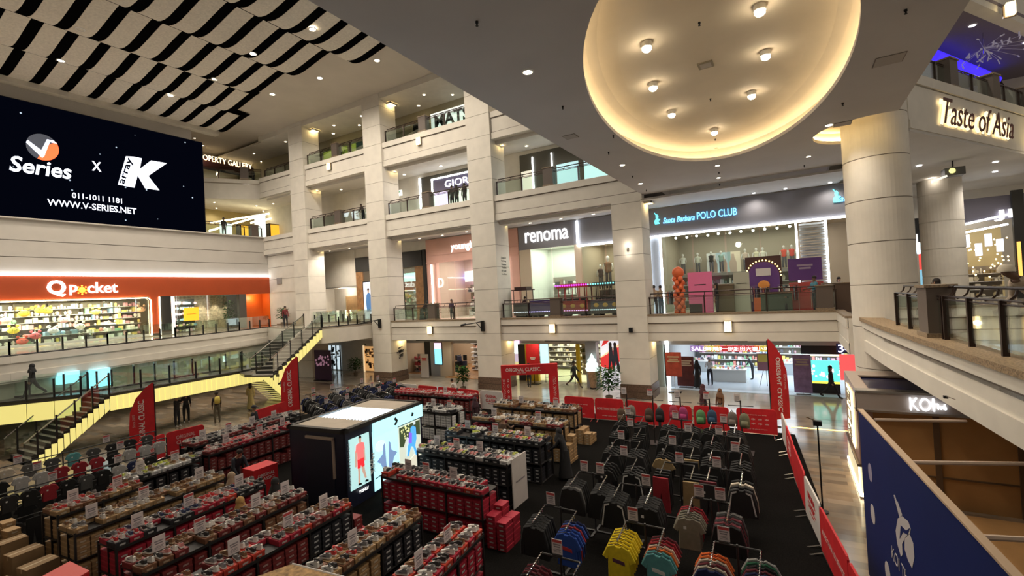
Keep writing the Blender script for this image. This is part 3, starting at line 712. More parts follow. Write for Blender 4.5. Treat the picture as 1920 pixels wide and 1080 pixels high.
# --- first floor, long side ---
b = MB(); b.box(XS, XS + .2, 33.95, 46, 7.75, 11.1); b.box(XS, XS + .2, 38.75, 46, 4.55, 7.75); b.box(XS + 1.4, XS + 1.6, 33.9, 38.8, 4.55, 7.8); b.box(XS, XS + 1.5, 38.7, 38.9, 4.55, 7.8); b.box(XS, XS + 1.5, 33.8, 33.95, 4.55, 7.8); b.box(XS, XS + 1.5, 33.9, 38.8, 7.7, 7.8)
struct('wall_front', b, cream, 'plain cream wall with the door recess behind the first and second columns')
lamp('recess_lamp', 'POINT', (XS + .5, 36.3, 7.4), 70, WARM, .1)
for i, (y0, y1, l) in enumerate(((35.3, 36.9, 'wide wooden double door in the cream recess'), (34.2, 35.1, 'narrow open wooden door leaf in the cream recess'))):
    t = thing('service_door', l, 'door', (XS + 1.35, (y0 + y1) / 2, 4.55))
    b = MB().box(-.06, 0, -(y1 - y0) / 2, (y1 - y0) / 2, 0, 2.3); obj('door_leaf', b, mat('door_wood', (.45, .28, .13), .5, nz=(2, .15)), t)
    b = MB(); w_ = (y1 - y0) / 2; b.box(-.1, 0, -w_ - .08, -w_, 0, 2.38); b.box(-.1, 0, w_, w_ + .08, 0, 2.38); b.box(-.1, 0, -w_, w_, 2.3, 2.38); obj('frame', b, mat('door_frame', (.55, .40, .22), .5), t)
    b = MB().tube([(-.12, .1, 1.0), (-.12, .1, 1.2)], .02, 6); obj('handle', b, chrome, [c_ for c_ in t.children if c_.name.startswith('door_leaf')][0])
def wallband(y0, y1, z0, z1, m, name, label, x=XS): return struct(name, MB().box(x, x + .15, y0, y1, z0, z1), m, label)
# dark timber shop
t = thing('storefront', 'black and timber shop front behind the second square column', 'shop front')
obj('fascia_panel', MB().box(XS - .1, XS, 26.0, 33.9, 9.0, 10.3), blk, t)
obj('timber_post', MB().box(XS - .12, XS, 25.9, 26.75, 4.55, 9.0), wood, t); obj('timber_post', MB().box(XS - .12, XS, 33.0, 33.85, 4.55, 9.0), wood, t); obj('timber_post', MB().box(XS - .12, XS, 31.0, 31.8, 4.55, 9.0), wood, t)
obj('edge_post', MB().box(XS - .2, XS, 25.55, 25.85, 4.55, 10.3), blk, t)
for y in (26.9, 28.3, 29.7): obj('glass_pane', MB().box(XS - .06, XS - .04, y, y + 1.2, 4.6, 8.9), glass, t); obj('mullion', MB().box(XS - .09, XS, y + 1.22, y + 1.36, 4.6, 8.9), blk, t)
wallband(25.5, 34, 10.3, 11.1, cream, 'wall_front', 'cream band above the timber shop')
shell('wall_shop', XS, 34.5, 26.2, 33.9, 4.55, 9.6, mat('shop_taupe', (.30, .24, .17), .7), 'room of the timber shop', 130)
goods('clothes', 'lit shelf of pale clothes in the timber shop', 33.6, 26.5, 30.5, 4.6, 7.6, 4, [(.85, .8, .7), (.6, .62, .5), (.3, .4, .5), (.8, .7, .5)], dens=.2)
yl, yr, zt, z0 = fplane(747, 512, 790, 528, XS + .6)
obj('lit_sign_board', MB().box(XS + .5, XS + .6, yr, yl, z0, zt), emis('teal_board', (.55, .80, .75), 1.3), label='pale green lit board inside the timber shop', cat='sign')
t = thing('poster_lightbox', 'lit fashion poster of a figure in a blue jacket beside the second column', 'poster')
yl, yr, zt, z0 = fplane(683, 529, 701, 605, XS - .12)
obj('frame', MB().box(XS - .12, XS - .02, yr - .1, yl + .1, 4.6, zt + .1), blk, t); obj('lit_face', MB().box(XS - .14, XS - .12, yr, yl, 4.75, zt), emis('poster_pale', (.62, .66, .80), 1.0), t)
ym = (yl + yr) / 2; b = MB().slab((XS - .141, ym, 4.9), (0, -1, 0), (0, 0, 1), (-1, 0, 0), [(-.28, .5), (-.33, 1.4), (-.24, 2.0), (-.08, 2.15), (.1, 2.15), (.25, 2.0), (.33, 1.3), (.25, .5)], .01, 0)
b.slab((XS - .141, ym, 4.9), (0, -1, 0), (0, 0, 1), (-1, 0, 0), [(-.12, 2.15), (-.14, 2.5), (0, 2.62), (.14, 2.5), (.1, 2.15)], .012, 1); obj('printed_figure', b, [emis('jacket_blue', (.05, .14, .32), .7), emis('poster_hair', (.03, .02, .02), .5)], t)
b = MB().slab((XS - .155, ym, 4.9), (0, -1, 0), (0, 0, 1), (-1, 0, 0), [(-.07, 2.16), (-.08, 2.38), (0, 2.46), (.08, 2.38), (.06, 2.16)], .004, 0); obj('printed_face', b, emis('poster_skin', (.6, .42, .33), .8), t)

# pink shop
t = thing('storefront', 'pink shop front with white strip lights and lettering', 'shop front')
obj('fascia_panel', MB().box(XS - .1, XS, 16.8, 25.5, 9.15, 11.05), pink, t); obj('fascia_lip', MB().box(XS - .16, XS - .1, 16.8, 25.5, 9.1, 9.2), pink, t)
obj('fascia_lip', MB().box(XS - .14, XS - .1, 16.8, 25.5, 9.72, 9.76), pink, t)
for y0, y1 in ((24.55, 25.5), (16.8, 17.6)): obj('side_post', MB().box(XS - .1, XS, y0, y1, 4.55, 9.1), pink, t)
for px in (810, 902, 1288 / 1):
    y = at(px, 520, 0, XS - .15).y if px < 1000 else 17.75
    obj('light_strip', MB().box(XS - .2, XS - .14, y - .045, y + .045, 4.7, 9.0), emis('led_pinkwhite', (1, .93, .9), 5), t)
for y in (17.9, 19.5, 21.1, 22.7): obj('glass_pane', MB().box(XS - .06, XS - .04, y, y + 1.55, 4.6, 9.1), glass, t)
text('sign_lettering', 'younghearts', sign_e, (XS - .12, 21.05, 10.18), FR, FU, 3.7, .72, t, bold=.0, ext=.05)
text('sign_emblem', 'D', sign_e, (XS - .1, at(828, 530, 0, XS).y, at(828, 530, 0, XS).z), FR, FU, .5, .75, t, ext=.03)
shell('wall_shop', XS, 35, 16.9, 25.4, 4.55, 9.6, mat('shop_pink', (.80, .58, .50), .7), 'pink room of the younghearts shop', 260, NEUT)
wallband(16.8, 25.5, 9.6, 11.1, cream, 'wall_front', 'band over the pink shop')
goods('underwear', 'white shelf of folded clothes in the pink shop', 34.2, 17.2, 24.6, 4.6, 7.3, 4, [(.9, .85, .82), (.1, .1, .12), (.8, .5, .55), (.5, .4, .5), (.95, .9, .9)], dens=.22)
for (px, py, s_) in ((540 / 4.9 + 740 + 110, 575 / 4.9 + 400, 1),): pass
yl, yr, zt, z0 = fplane(843, 515, 857, 523, 34.0); obj('lit_sign_board', MB().box(34.9, 35.0, yr - 1.2, yl, z0 - .1, zt), emis('blue_sign', (.15, .12, 1), 3), label='blue glowing strip sign inside the pink shop', cat='sign')
yl, yr, zt, z0 = fplane(872, 508, 893, 528, 34.4); obj('wall_picture', MB().box(34.35, 34.4, yr, yl, z0, zt), emis('pic_white', (.9, .85, .82), .9), label='white framed picture on the wall of the pink shop', cat='picture')

# renoma and its neighbour
t = thing('storefront', 'grey shop front with big white rounded lettering', 'shop front')
obj('fascia_panel', MB().box(XS - .1, XS, 12.2, 16.75, 9.38, 11.05), grayp, t)
obj('side_post', MB().box(XS - .1, XS, 15.85, 16.75, 4.55, 9.38), beige, t); obj('side_post', MB().box(XS - .1, XS, 12.0, 12.45, 4.55, 9.38), beige, t)
for y in (12.5, 14.2): obj('glass_pane', MB().box(XS - .06, XS - .04, y, y + 1.62, 4.6, 9.35), glass, t)
text('sign_lettering', 'renoma', sign_e, (XS - .12, 14.5, 10.22), FR, FU, 3.35, .72, t, bold=.0, ext=.06)
shell('wall_shop', XS, 34.5, 12.2, 16.6, 4.55, 9.7, mat('shop_pale', (.80, .80, .72), .6), 'pale room of the grey front shop', 200, (1, .98, .9))
wallband(8.6, 16.8, 9.7, 11.1, cream, 'wall_front', 'band over the grey shops')
goods('bags', 'white shelf of dark bags in the grey front shop', 33.8, 12.4, 16.2, 4.6, 7.4, 4, [(.08, .07, .07), (.85, .83, .78), (.3, .2, .15), (.8, .78, .7)], dens=.25)
t = thing('storefront', 'grey shop front outlined by white light tubes next to the fourth column', 'shop front')
obj('fascia_panel', MB().box(XS - .1, XS, 8.3, 12.1, 9.3, 11.05), grayp, t)
obj('light_strip', MB().box(XS - .22, XS - .12, 12.08, 12.2, 9.25, 10.95), white_e, t); obj('light_strip', MB().box(XS - .22, XS - .12, 8.4, 12.08, 9.2, 9.32), white_e, t)
for y in (8.6, 10.3): obj('glass_pane', MB().box(XS - .06, XS - .04, y, y + 1.62, 4.6, 9.2), glass, t)
shell('wall_shop', XS, 34.5, 8.3, 12.0, 4.55, 9.5, beige, 'beige room next to the fourth column', 90, WARM)
for (px, py, s_, l, c) in ((1103, 520, 1.2, 'headless mannequin in a black coat on a stand', (.02, .02, .02)), (1127, 525, 1, 'slim mannequin in a dark dress behind the black coat', (.1, .06, .05)), (1140, 500, 1.3, 'mannequin in a patterned brown outfit near the fourth column', (.25, .14, .08))):
    p = at(px, py, 0, 32.5); mannequin((32.5, p.y, 6.2), math.pi, l, c, (.05, .04, .04), s=s_)
obj('display_plinth', MB().box(32, 33, 8.5, 11.6, 4.55, 6.2), mat('plinth_dark', (.06, .04, .03), .5), label='dark display plinth under the mannequins by the fourth column', cat='plinth')

# polo shop
t = thing('storefront', 'wide grey shop front with blue script sign and white light lines', 'shop front')
obj('fascia_panel', MB().box(XS - .1, XS, -3.6, 7.6, 9.36, 11.05), mat('taupe_fascia', (.20, .195, .215), .6, nz=(1, .05)), t)
obj('light_strip', MB().box(XS - .22, XS - .1, -3.3, 7.55, 9.27, 9.38), white_e, t)
for px in (1218, 1241, 1497, 1553):
    y = at(px, 500, 0, XS - .15).y; obj('light_strip', MB().box(XS - .2, XS - .12, y - .05, y + .05, 4.6, 9.27), white_e, t)
y0 = at(1497, 480, 0, XS).y; y1 = at(1553, 480, 0, XS).y
obj('side_panel', MB().box(XS - .08, XS, 6.75, 7.6, 4.55, 9.27), mat('panel_bluegrey', (.30, .33, .38), .5), t)
b = MB(); k = 0
while 4.6 + k * .14 < 9.2: b.box(XS - .1 - .05 * (k % 2), XS, y1, y0 - .1, 4.6 + k * .14, 4.7 + k * .14); k += 1
obj('wave_panel', b, mat('wave_grey', (.42, .44, .43), .3), t)
for y in (-.45, 1.3, 3.1, 4.9): obj('glass_pane', MB().box(XS - .05, XS - .03, y, y + 1.7, 4.6, 9.25), glass, t)
blue_e = emis('sign_blue', (.16, .55, .95), 2.6)
text('sign_lettering', 'POLO CLUB', blue_e, (XS - .12, at(1344, 401, 0, XS).y, at(1344, 401, 0, XS).z), FR, FU, 2.15, .42, t, bold=.0, ext=.04)
text('sign_script', 'Santa Barbara', blue_e, (XS - .12, at(1273, 411, 0, XS).y, at(1273, 411, 0, XS).z), FR, FU, 1.85, .34, t, shear=.35, ext=.04)
def polo_mark(px, py, par):
    p = at(px, py, 0, XS); b = MB(); o = (XS - .12, p.y, p.z)
    for pts in ([(-.14, -.22), (.14, -.22), (.08, -.05), (.2, .05), (.05, .12), (-.08, .08), (-.16, -.02)], [(-.06, .1), (.06, .1), (.09, .28), (0, .4), (-.07, .28)], [(.02, .2), (.05, .22), (-.12, .5), (-.15, .48)]):
        b.slab(o, (0, -1, 0), (0, 0, 1), (-1, 0, 0), pts, .04)
    obj('sign_emblem', b, emis('emblem_teal', (.10, .55, .60), 2.2), par)
polo_mark(1233, 414, t); polo_mark(1568, 372, t); text('sign_script', 'San', blue_e, (XS - .12, at(1578, 373, 0, XS).y, at(1578, 373, 0, XS).z), FR, FU, .5, .3, t, shear=.35, ext=.04)
shell('wall_shop', XS, 35.5, -3.6, 6.7, 4.55, 9.6, mat('shop_tan', (.52, .45, .35), .7), 'tan room of the polo shop', 150, WARM)
wallband(-3.6, 8.4, 9.6, 11.1, cream, 'wall_front', 'band over the polo shop')
# track lights
for i in range(11):
    y = 6.0 - i * .62
    t2 = thing('track_spotlight', 'double track spotlight on the ceiling rail of the polo shop', 'spotlight', (31.0 + .25 * (i % 2), y, 9.3), 0, 'track spotlights in the polo shop')
    obj('arm', MB().tube([(0, 0, .3), (0, 0, .02)], .02, 5), blackm, t2); obj('head', MB().lathe([(.06, .05), (.07, -.06)], 8), blackm, t2); obj('lens', MB().ball((-.03, .0, -.08), .07, 8, 0, 4), emis('spot_lens', (1, .92, .8), 25), t2)
for i, (px, py) in enumerate(((1256, 470), (1280, 478), (1308, 482), (1333, 478), (1352, 484), (1397, 475), (1418, 478), (1430, 474), (1470, 480), (1485, 478)  )):
    p = at(px, py, 0, 34.4)
    cs = [((.25, .35, .15), 'green'), ((.8, .8, .75), 'white'), ((.7, .7, .6), 'cream'), ((.02, .02, .02), 'black'), ((.35, .5, .45), 'teal'), ((.75, .6, .5), 'peach'), ((.8, .75, .55), 'yellow'), ((.85, .82, .7), 'ivory'), ((.8, .12, .08), 'red'), ((.75, .1, .08), 'scarlet'), ((.2, .3, .12), 'olive'), ((.15, .15, .3), 'navy')][i]
    mannequin((34.4, p.y, 6.95 if i < 10 else 5.6), math.pi, 'mannequin in a %s top on the high ledge of the polo shop' % cs[1], cs[0], (.1, .1, .12), s=.78)
obj('display_ledge', MB().box(34.0, 35.4, -1.0, 6.6, 6.75, 6.93), mat('ledge_grey', (.25, .23, .21), .5), label='long ledge carrying the polo shop mannequins', cat='shelf')
goods('folded_shirts', 'long wall shelf of folded shirts in the polo shop', 34.3, -.8, 6.5, 4.6, 6.7, 4, [(.1, .1, .13), (.8, .78, .72), (.4, .42, .45), (.2, .3, .25), (.6, .2, .15), (.7, .65, .5)], dens=.2)
for k, (px, c, l) in enumerate(((1338, (.72, .70, .66), 'pale fashion print of a standing model'), (1356, (.45, .62, .66), 'blue green fashion print'), (1374, (.74, .62, .46), 'warm toned fashion print of two models'))):
    p = at(px, 478, 0, 34.8); t2 = thing('wall_poster', l + ' on the back wall of the polo shop', 'poster'); obj('print', MB().box(34.75, 34.8, p.y - .45, p.y + .45, 6.95, 8.3), mat('print%d' % k, c, .6, emit=.25, ecol=c), t2)
    b = MB().slab((34.74, p.y, 6.95), (0, -1, 0), (0, 0, 1), (-1, 0, 0), [(-.2, 0), (-.25, .6), (-.1, .95), (-.08, 1.2), (.08, 1.2), (.1, .95), (.22, .6), (.2, 0)], .01); obj('printed_figure', b, mat('printfig%d' % k, (.6, .45, .36), .6), t2)

# things standing in front of the polo shop
def standing_panel(name, label, cat, px0, py0, px1, py1, x, m, zb=4.55, round_=False, t=.12):
    yl, yr, zt, _ = fplane(px0, py0, px1, py1, x); b = MB(); w_ = (yl - yr) / 2; ym = (yl + yr) / 2; H = zt - zb
    pts = [(-w_, 0), (w_, 0)] + ([(w_ * math.cos(a), H - w_ + w_ * math.sin(a)) for a in [math.pi * i / 12 for i in range(13)]] if round_ else [(w_, H), (-w_, H)])
    b.slab((x, ym, zb), (0, -1, 0), (0, 0, 1), (-1, 0, 0), pts, t); o = obj(name, b, m, label=label, cat=cat); return o, ym, zb, H, w_
t = thing('pop_up_wall', 'pink rounded display wall behind the polo shop railing', 'display wall', (27.9, 0, 0))
yl, yr, zt, _ = fplane(1291, 510, 1336, 570, 27.9); b = MB(); b.box(-.06, .06, yr, yl, 4.55, zt); obj('panel', b, mat('hot_pink', (.78, .18, .36), .5), t)
b = MB(); b.box(-.2, -.06, (yl + yr) / 2 - .05, (yl + yr) / 2 + .6, 4.55, 5.15); obj('black_box', b, blk, t); lines(blk, (27.83, (yl + yr) / 2, zt - .7), .6, .07, t, 1)
t = thing('pop_up_wall', 'grey green display wall right of the pink one behind the railing', 'display wall', (27.9, 0, 0))
yl, yr, zt, _ = fplane(1376, 510, 1406, 570, 27.9); obj('panel', MB().box(-.06, .06, yr, yl, 4.55, zt), mat('celadon', (.42, .42, .34), .5), t); lines(blk, (27.83, (yl + yr) / 2, zt - .6), .5, .05, t, 1)
for px in (1281, 1340, 1368, 1412, 1250):
    p = at(px, 560, 0, 28.2)
t = thing('arch_booth', 'purple arched booth with yellow bulb border in front of the polo shop', 'booth', (28.9, at(1432, 520, 0, 28.9).y, 4.55))
b = MB(); A_ = [(.74 * math.cos(a), 1.95 + .74 * math.sin(a)) for a in [math.pi * i / 16 for i in range(17)]]
b.slab((0, 0, 0), (0, -1, 0), (0, 0, 1), (-1, 0, 0), [(-.74, 0), (.74, 0)] + A_, .3); obj('arch_panel', b, mat('booth_purple', (.13, .05, .25), .5), t)
b = MB()
for i in range(17): a = math.pi * i / 16; b.ball((-.33, -.82 * math.cos(a), 1.95 + .82 * math.sin(a)), .045, 6, 0, 4)
obj('bulb_border', b, emis('bulbs', (1, .7, .25), 3), t)
obj('back_board', MB().box(.05, .15, -.86, .86, 0, 3.0), mat('booth_brown', (.07, .03, .03), .5), t); obj('orange_counter', MB().box(-.8, -.35, -.6, .5, 0, .8), mat('booth_orange', (.75, .16, .05), .5), t)
obj('white_banner', MB().box(-.34, -.31, -.35, .35, 1.95, 2.35), mat('booth_white', (.8, .75, .75), .5), t); b = MB(); b.ball((-.36, 0, 1.45), (.05, .3, .26), 10, 0, 6); obj('round_orange_print', b, mat('booth_orange2', (.85, .35, .08), .5), t)
t = thing('promo_board', 'purple board on legs right of the arched booth', 'sign', (28.9, at(1510, 520, 0, 28.9).y, 4.55)); obj('board', MB().box(-.05, .05, -.75, .75, 1.6, 2.75), mat('booth_purple', (.13, .05, .25), .5), t); obj('counter', MB().box(-.3, .3, -.75, .75, 0, 1.5), mat('counter_red', (.5, .08, .07), .5), t)
lines(mat('zus_dim', (.45, .35, .5), .5), (28.84, at(1510, 520, 0, 28.9).y, 6.85), .7, .3, t)
# balloon column
t = thing('balloon_column', 'column of orange balloons left of the pink display wall', 'balloons', (27.8, at(1274, 560, 0, 27.8).y, 4.6)); k = 0
for z in range(9):
    for a in range(3):
        an = a * 2.1 + z; obj('balloon', MB().ball((.16 * math.cos(an), .2 * math.sin(an), .15 + z * .23), (.15, .15, .17), 8, 0, 6), mat('balloon_orange', (.80, .16, .05), .3), t, smooth=True)
obj('round_head', MB().ball((0, 0, 2.35), (.22, .34, .34), 10, 0, 6), mat('balloon_orange', (.80, .16, .05), .3), t, smooth=True)
# racks and tables behind the railing
for k, (px, l, c) in enumerate(((1360, 'brown display cabinet between the pink and the grey green wall', (.12, .09, .05)), (1570, 'brown counter next to the big round column', (.10, .06, .04)), (1455, 'dark green counter under the people at the booth', (.06, .08, .06)))):
    p = at(px, 550, 0, 27.9); t = thing('display_cabinet', l, 'cabinet', (27.9, p.y, 4.55)); h = (1.55, 1.35, 1.0)[k]; ww = (.45, .6, .7)[k]
    obj('body', MB().box(-.3, .3, -ww, ww, 0, h), mat('cab%d' % k, c, .5), t); obj('top', MB().box(-.33, .33, -ww - .03, ww + .03, h, h + .05), curbm, t); obj('plinth', MB().box(-.27, .27, -ww, ww, -.001, .08), blk, t)
for k, (px, l) in enumerate(((1262, 'left of the orange balloons'), (1350, 'right of the pink display wall'), (1560, 'near the big round column'), (1478, 'behind the booth counter'), (1425, 'inside the arched booth'), (1540, 'in front of the wavy panel'))):
    p = at(px, 545, 0, 28.6); t = thing('clothes_rack', 'chrome clothes rack with mixed garments %s' % l, 'clothes rack', (28.6, p.y, 4.57))
    b = MB(); b.tube([(0, -.45, 0), (0, -.45, 1.4), (0, .45, 1.4), (0, .45, 0)], .02, 5); obj('frame', b, chrome, t)
    b = MB(); ms = [mat('cl%d' % hash_(c), c, .8) for c in ((.02, .02, .02), (.8, .8, .78), (.5, .2, .15), (.2, .25, .3))]
    for j in range(8): y = -.38 + j * .11; b.cb((0, y, .95), (.36, .05, .75), j * 7 % 4)
    obj('garments', b, ms, t, kind='stuff')

# --- ground floor shops ---
ZG = 3.2
def gpanel(name, label, cat, px0, py0, px1, py1, m, x=XS, zb=None, t=.08): return fpanel(name, label, cat, px0, py0, px1, py1, m, x, t, zb=zb)
struct('wall_front', MB().box(XS, XS + .2, 28.6, 41, 0, ZG), cream, 'ground wall behind the second column')
shell('wall_shop', XS, 36, 20.0, 28.5, 0, ZG, mat('shoe_shop', (.45, .33, .22), .7), 'room of the ground floor shoe shops', 260, WARM, wood)
goods('shoes', 'tall shelf of shoes behind the second square column', 32.5, 25.6, 28.4, .05, 3.0, 8, SHOEC, dens=.16)
goods('shoes', 'curved wall of sandals and shoes by the third square column', 32.5, 20.1, 23.4, .1, 3.0, 8, SHOEC, dens=.16)
goods('sale_wares', 'low dark table of wares behind the second square column', 30.9, 25.9, 28.3, .05, 1.5, 3, DARKS + [(.5, .06, .08)], dens=.25)
obj('entrance_ramp', MB().prism([(29.2, 20.2), (30.4, 20.2), (30.4, 23.6), (29.2, 23.6)], .005, .06), mat('orange_ramp', (.55, .28, .10), .5, nz=(3, .3)), label='orange timber ramp at the shoe shop entrance by the third column', cat='ramp')
t = thing('clothes_rack', 'dark round rack of bags at the shoe shop entrance', 'clothes rack', (30.4, 22.9, 0)); obj('pole', MB().tube([(0, 0, 0), (0, 0, 1.7)], .03), blackm, t); b = MB()
for k in range(9): b.cb((.35 * math.cos(k * .7), .35 * math.sin(k * .7), .5 + .45 * (k % 3)), (.25, .3, .4), k % 2, k * .7)
obj('bags', b, [mat('cl%d' % hash_((.02, .02, .02)), (.02, .02, .02), .8), mat('bag_navy', (.04, .04, .09), .7)], t, kind='stuff')
gpanel('shop_pier', 'cream pier between the two ground shoe shops', 'pier', 829, 640, 851, 704, beige, XS - .05, zb=0, t=.3)
gpanel('shop_pier', 'grey pier carrying the cyan screen', 'pier', 812, 640, 829, 706, mat('pier_grey', (.35, .35, .36), .5), XS - .05, zb=0, t=.3)
t = thing('screen_panel', 'narrow lit screen in cyan and pink on the grey pier', 'screen'); yl, yr, zt, z0 = fplane(815, 643, 828, 683, XS - .42); obj('housing', MB().box(XS - .42, XS - .36, yr - .04, yl + .04, z0 - .04, zt + .04), blk, t)
obj('lit_face', MB().box(XS - .44, XS - .42, yr, yl, z0, zt - .45), emis('scr_cyan', (.2, .65, .85), 1.6), t); obj('lit_header', MB().box(XS - .44, XS - .42, yr, yl, zt - .45, zt), emis('scr_pink', (.9, .55, .75), 1.4), t)
gpanel('shop_pier', 'black post left of the grey pier', 'pier', 800, 640, 812, 705, blk, XS - .05, zb=0, t=.2)
t = thing('roll_up_banner', 'pale roll-up banner leaning before the black post', 'banner', (28.6, at(797, 700, 0, 28.6).y, 0)); obj('print', MB().box(-.02, .02, -.4, .4, .08, 1.9), mat('banner_pale', (.45, .42, .42), .6), t); obj('foot', MB().box(-.12, .12, -.42, .42, 0, .08), chrome, t)
lines(redm, (28.57, at(797, 700, 0, 28.6).y, 1.5), .5, .25, t, 3)
struct('trim_22', MB().box(XS - .05, XS + .1, -3, 28.6, 2.62, 3.2), grey, 'lintel over the ground floor shops')
# right of the third column
shell('wall_shop', XS, 36, 8.2, 18.6, 0, ZG, mat('shop_yellowish', (.75, .72, .45), .6), 'bright room of the ground shop with yellow posts', 330, (1, .97, .8))
yl, yr, zt, z0 = fplane(957, 648, 975, 680, XS - .1)
t = thing('screen_panel', 'small lit screen with pink and white blocks right of the third column', 'screen'); obj('lit_face', MB().box(XS - .14, XS - .1, yr, yl, 1.9, 2.6), emis('scr_white', (.8, .95, .88), 1.5), t); obj('lit_header', MB().box(XS - .14, XS - .1, yr, yl, 2.6, 3.0), emis('scr_pink', (.9, .55, .75), 1.4), t); obj('lit_footer', MB().box(XS - .14, XS - .1, yr, yl, 1.3, 1.9), emis('scr_mix', (.5, .4, .5), 1.0), t)
gpanel('shop_pier', 'black pier right of the small screen', 'pier', 975, 645, 989, 700, blk, XS - .05, zb=0, t=.25)
gpanel('shop_pier', 'bright yellow pier with rounded corner', 'pier', 989, 645, 1012, 715, mat('yellow_paint', (.72, .50, .02), .4), XS - .05, zb=0, t=.3)
t = thing('poster_lightbox', 'pale cyan lit poster right of the yellow pier', 'poster'); yl, yr, zt, z0 = fplane(1014, 645, 1029, 690, XS - .05); obj('frame', MB().box(XS - .1, XS - .02, yr - .03, yl + .03, .5, zt + .03), whitem, t); obj('lit_face', MB().box(XS - .13, XS - .1, yr, yl, .6, zt), emis('scr_paleblue', (.45, .75, .85), 1.3), t)
goods('handbags', 'long bright shelf of handbags in the yellow post shop', 34.5, 8.4, 18.4, .3, 3.0, 7, [(.1, .09, .08), (.8, .78, .6), (.6, .5, .3), (.3, .3, .25), (.85, .85, .75)], dens=.22)
for px, w_, l in ((1086, 6, 'left'), (1103, 4, 'right')): gpanel('shop_pier', 'yellow post on the %s of the toy window' % l, 'pier', px - w_ / 2, 645, px + w_ / 2, 722, mat('yellow_paint', (.72, .50, .02), .4), XS - .05, zb=0, t=.2)
goods('toy_figures', 'narrow window of toys between two yellow posts', 30.1, at(1101, 690, 0, 30).y, at(1088, 690, 0, 30).y, .5, 3.0, 5, [(.75, .7, .4), (.1, .1, .05), (.85, .8, .6), (.3, .25, .1)], dens=.2, d=.3)
t = thing('glass_display', 'slanted glass barrier with steel rails in the handbag shop', 'glass barrier', (29.4, at(1050, 700, 0, 29.4).y, 0)); b = MB(); b.tube([(0, -1.1, 0), (0, -1.1, 1.1), (0, 1.1, 1.1), (0, 1.1, 0)], .025, 5); b.tube([(0, -1.1, .6), (0, 1.1, .35)], .02, 5); obj('frame', b, blackm, t); obj('pane', MB().box(-.01, .01, -1.05, 1.05, .1, 1.05), glass, t)
gpanel('shop_pier', 'grey column behind the giant ice cream cone', 'pier', 1104, 640, 1124, 722, mat('pier_grey2', (.36, .36, .38), .5), XS - 1.0, zb=0, t=.5)
t = thing('ice_cream_display', 'giant lit soft ice cream cone standing before the grey column', 'ice cream model', (28.2, at(1111, 700, 0, 28.2).y, 0))
b = MB().lathe([(.16, 0), (.2, .06), (.2, .1)], 14); obj('base', b, blackm, t); obj('cone', MB().lathe([(.17, .1), (.36, 1.15), (.38, 1.18)], 14), mat('cone_waffle', (.40, .26, .16), .6, nz=(8, .3)), t, smooth=True)
b = MB(); b.lathe([(.38, 1.15), (.44, 1.3), (.36, 1.42), (.36, 1.5), (.40, 1.56), (.27, 1.68), (.26, 1.76), (.29, 1.82), (.14, 1.96), (.1, 2.1), (.01, 2.25)], 16); obj('ice_cream', b, emis('ice_lit', (.75, .95, .9), 1.3), t, smooth=True)
# promo wall with two models
yl, yr, zt, z0 = fplane(1127, 640, 1166, 722, XS - .4)
t = thing('promo_wall', 'white and red promo wall with a printed pair of walking models', 'poster'); obj('panel', MB().box(XS - .4, XS - .3, yr - .3, yl, 0, 3.1), emis('promo_white', (.72, .70, .74), .9), t)
o = (XS - .41, yl, 0); Wd = yl - yr
obj('red_print', MB().slab(o, (0, -1, 0), (0, 0, 1), (-1, 0, 0), [(0, 1.2), (0, 1.75), (Wd, 2.6), (Wd, 1.7), (Wd * .5, 1.0)], .01), emis('promo_red', (.6, .03, .03), .8), t)
obj('orange_line', MB().slab(o, (0, -1, 0), (0, 0, 1), (-1, 0, 0), [(0, 1.75), (0, 1.83), (Wd, 2.75), (Wd, 2.65)], .015), emis('promo_orange', (1, .45, .2), 1), t)
for k in (0, 1):
    q = Wd * (.5 + .22 * k); b = MB().slab(o, (0, -1, 0), (0, 0, 1), (-1, 0, 0), [(q - .14, 1.9), (q - .1, 2.5), (q + .12, 2.5), (q + .16, 1.9), (q + .2 + .1 * k, .9), (q + .1, .9), (q + .02, 1.6), (q - .12, .95), (q - .2, 1.0)], .02 + .01 * k)
    obj('printed_figure', b, mat('printed_dark', (.03, .03, .05), .6), t)
    obj('printed_head', MB().slab(o, (0, -1, 0), (0, 0, 1), (-1, 0, 0), [(q - .08, 2.5), (q - .1, 2.72), (q, 2.82), (q + .1, 2.72), (q + .08, 2.5)], .035), mat('printed_hair', (.05, .03, .025), .6), t)
obj('red_emblem', MB().slab(o, (0, -1, 0), (0, 0, 1), (-1, 0, 0), [(.1, 2.5), (.5, 2.75), (.75, 3.05), (.35, 3.0), (.2, 2.8)], .012), emis('promo_red', (.6, .03, .03), .8), t)
# supermarket, right bay
struct('wall_front', MB().box(XS - .02, XS + .15, 6.95, 8.4, 0, ZG), mat('wall_sage', (.30, .33, .29), .5), 'grey green wall right of the fourth column')
obj('light_strip', MB().box(XS - .12, XS - .02, 6.62, 6.80, 0, 3.0), emis('mart_led', (.85, .95, 1), 6), label='thick white vertical light at the market entrance', cat='light strip')
shell('wall_shop', XS, 39.5, -5.5, 6.6, 0, ZG, mat('mart_wall', (.55, .56, .57), .5), 'bright room of the market', 750, (.82, .92, 1), mat('mart_floor', (.50, .56, .62), .15))
b = MB(); b.box(XS - .6, XS, -4, 6.7, .002, .02); struct('trim_23', b, mat('mart_edge', (.65, .75, .85), .2), 'pale threshold of the market')
cnt = [('东京大排档', (.55, .05, .05)), ('SALE', (.5, .3, .6)), ('鲜果', (.75, .6, .05)), ('小吃', (.5, .05, .05)), ('美食', (.70, .55, .05))]
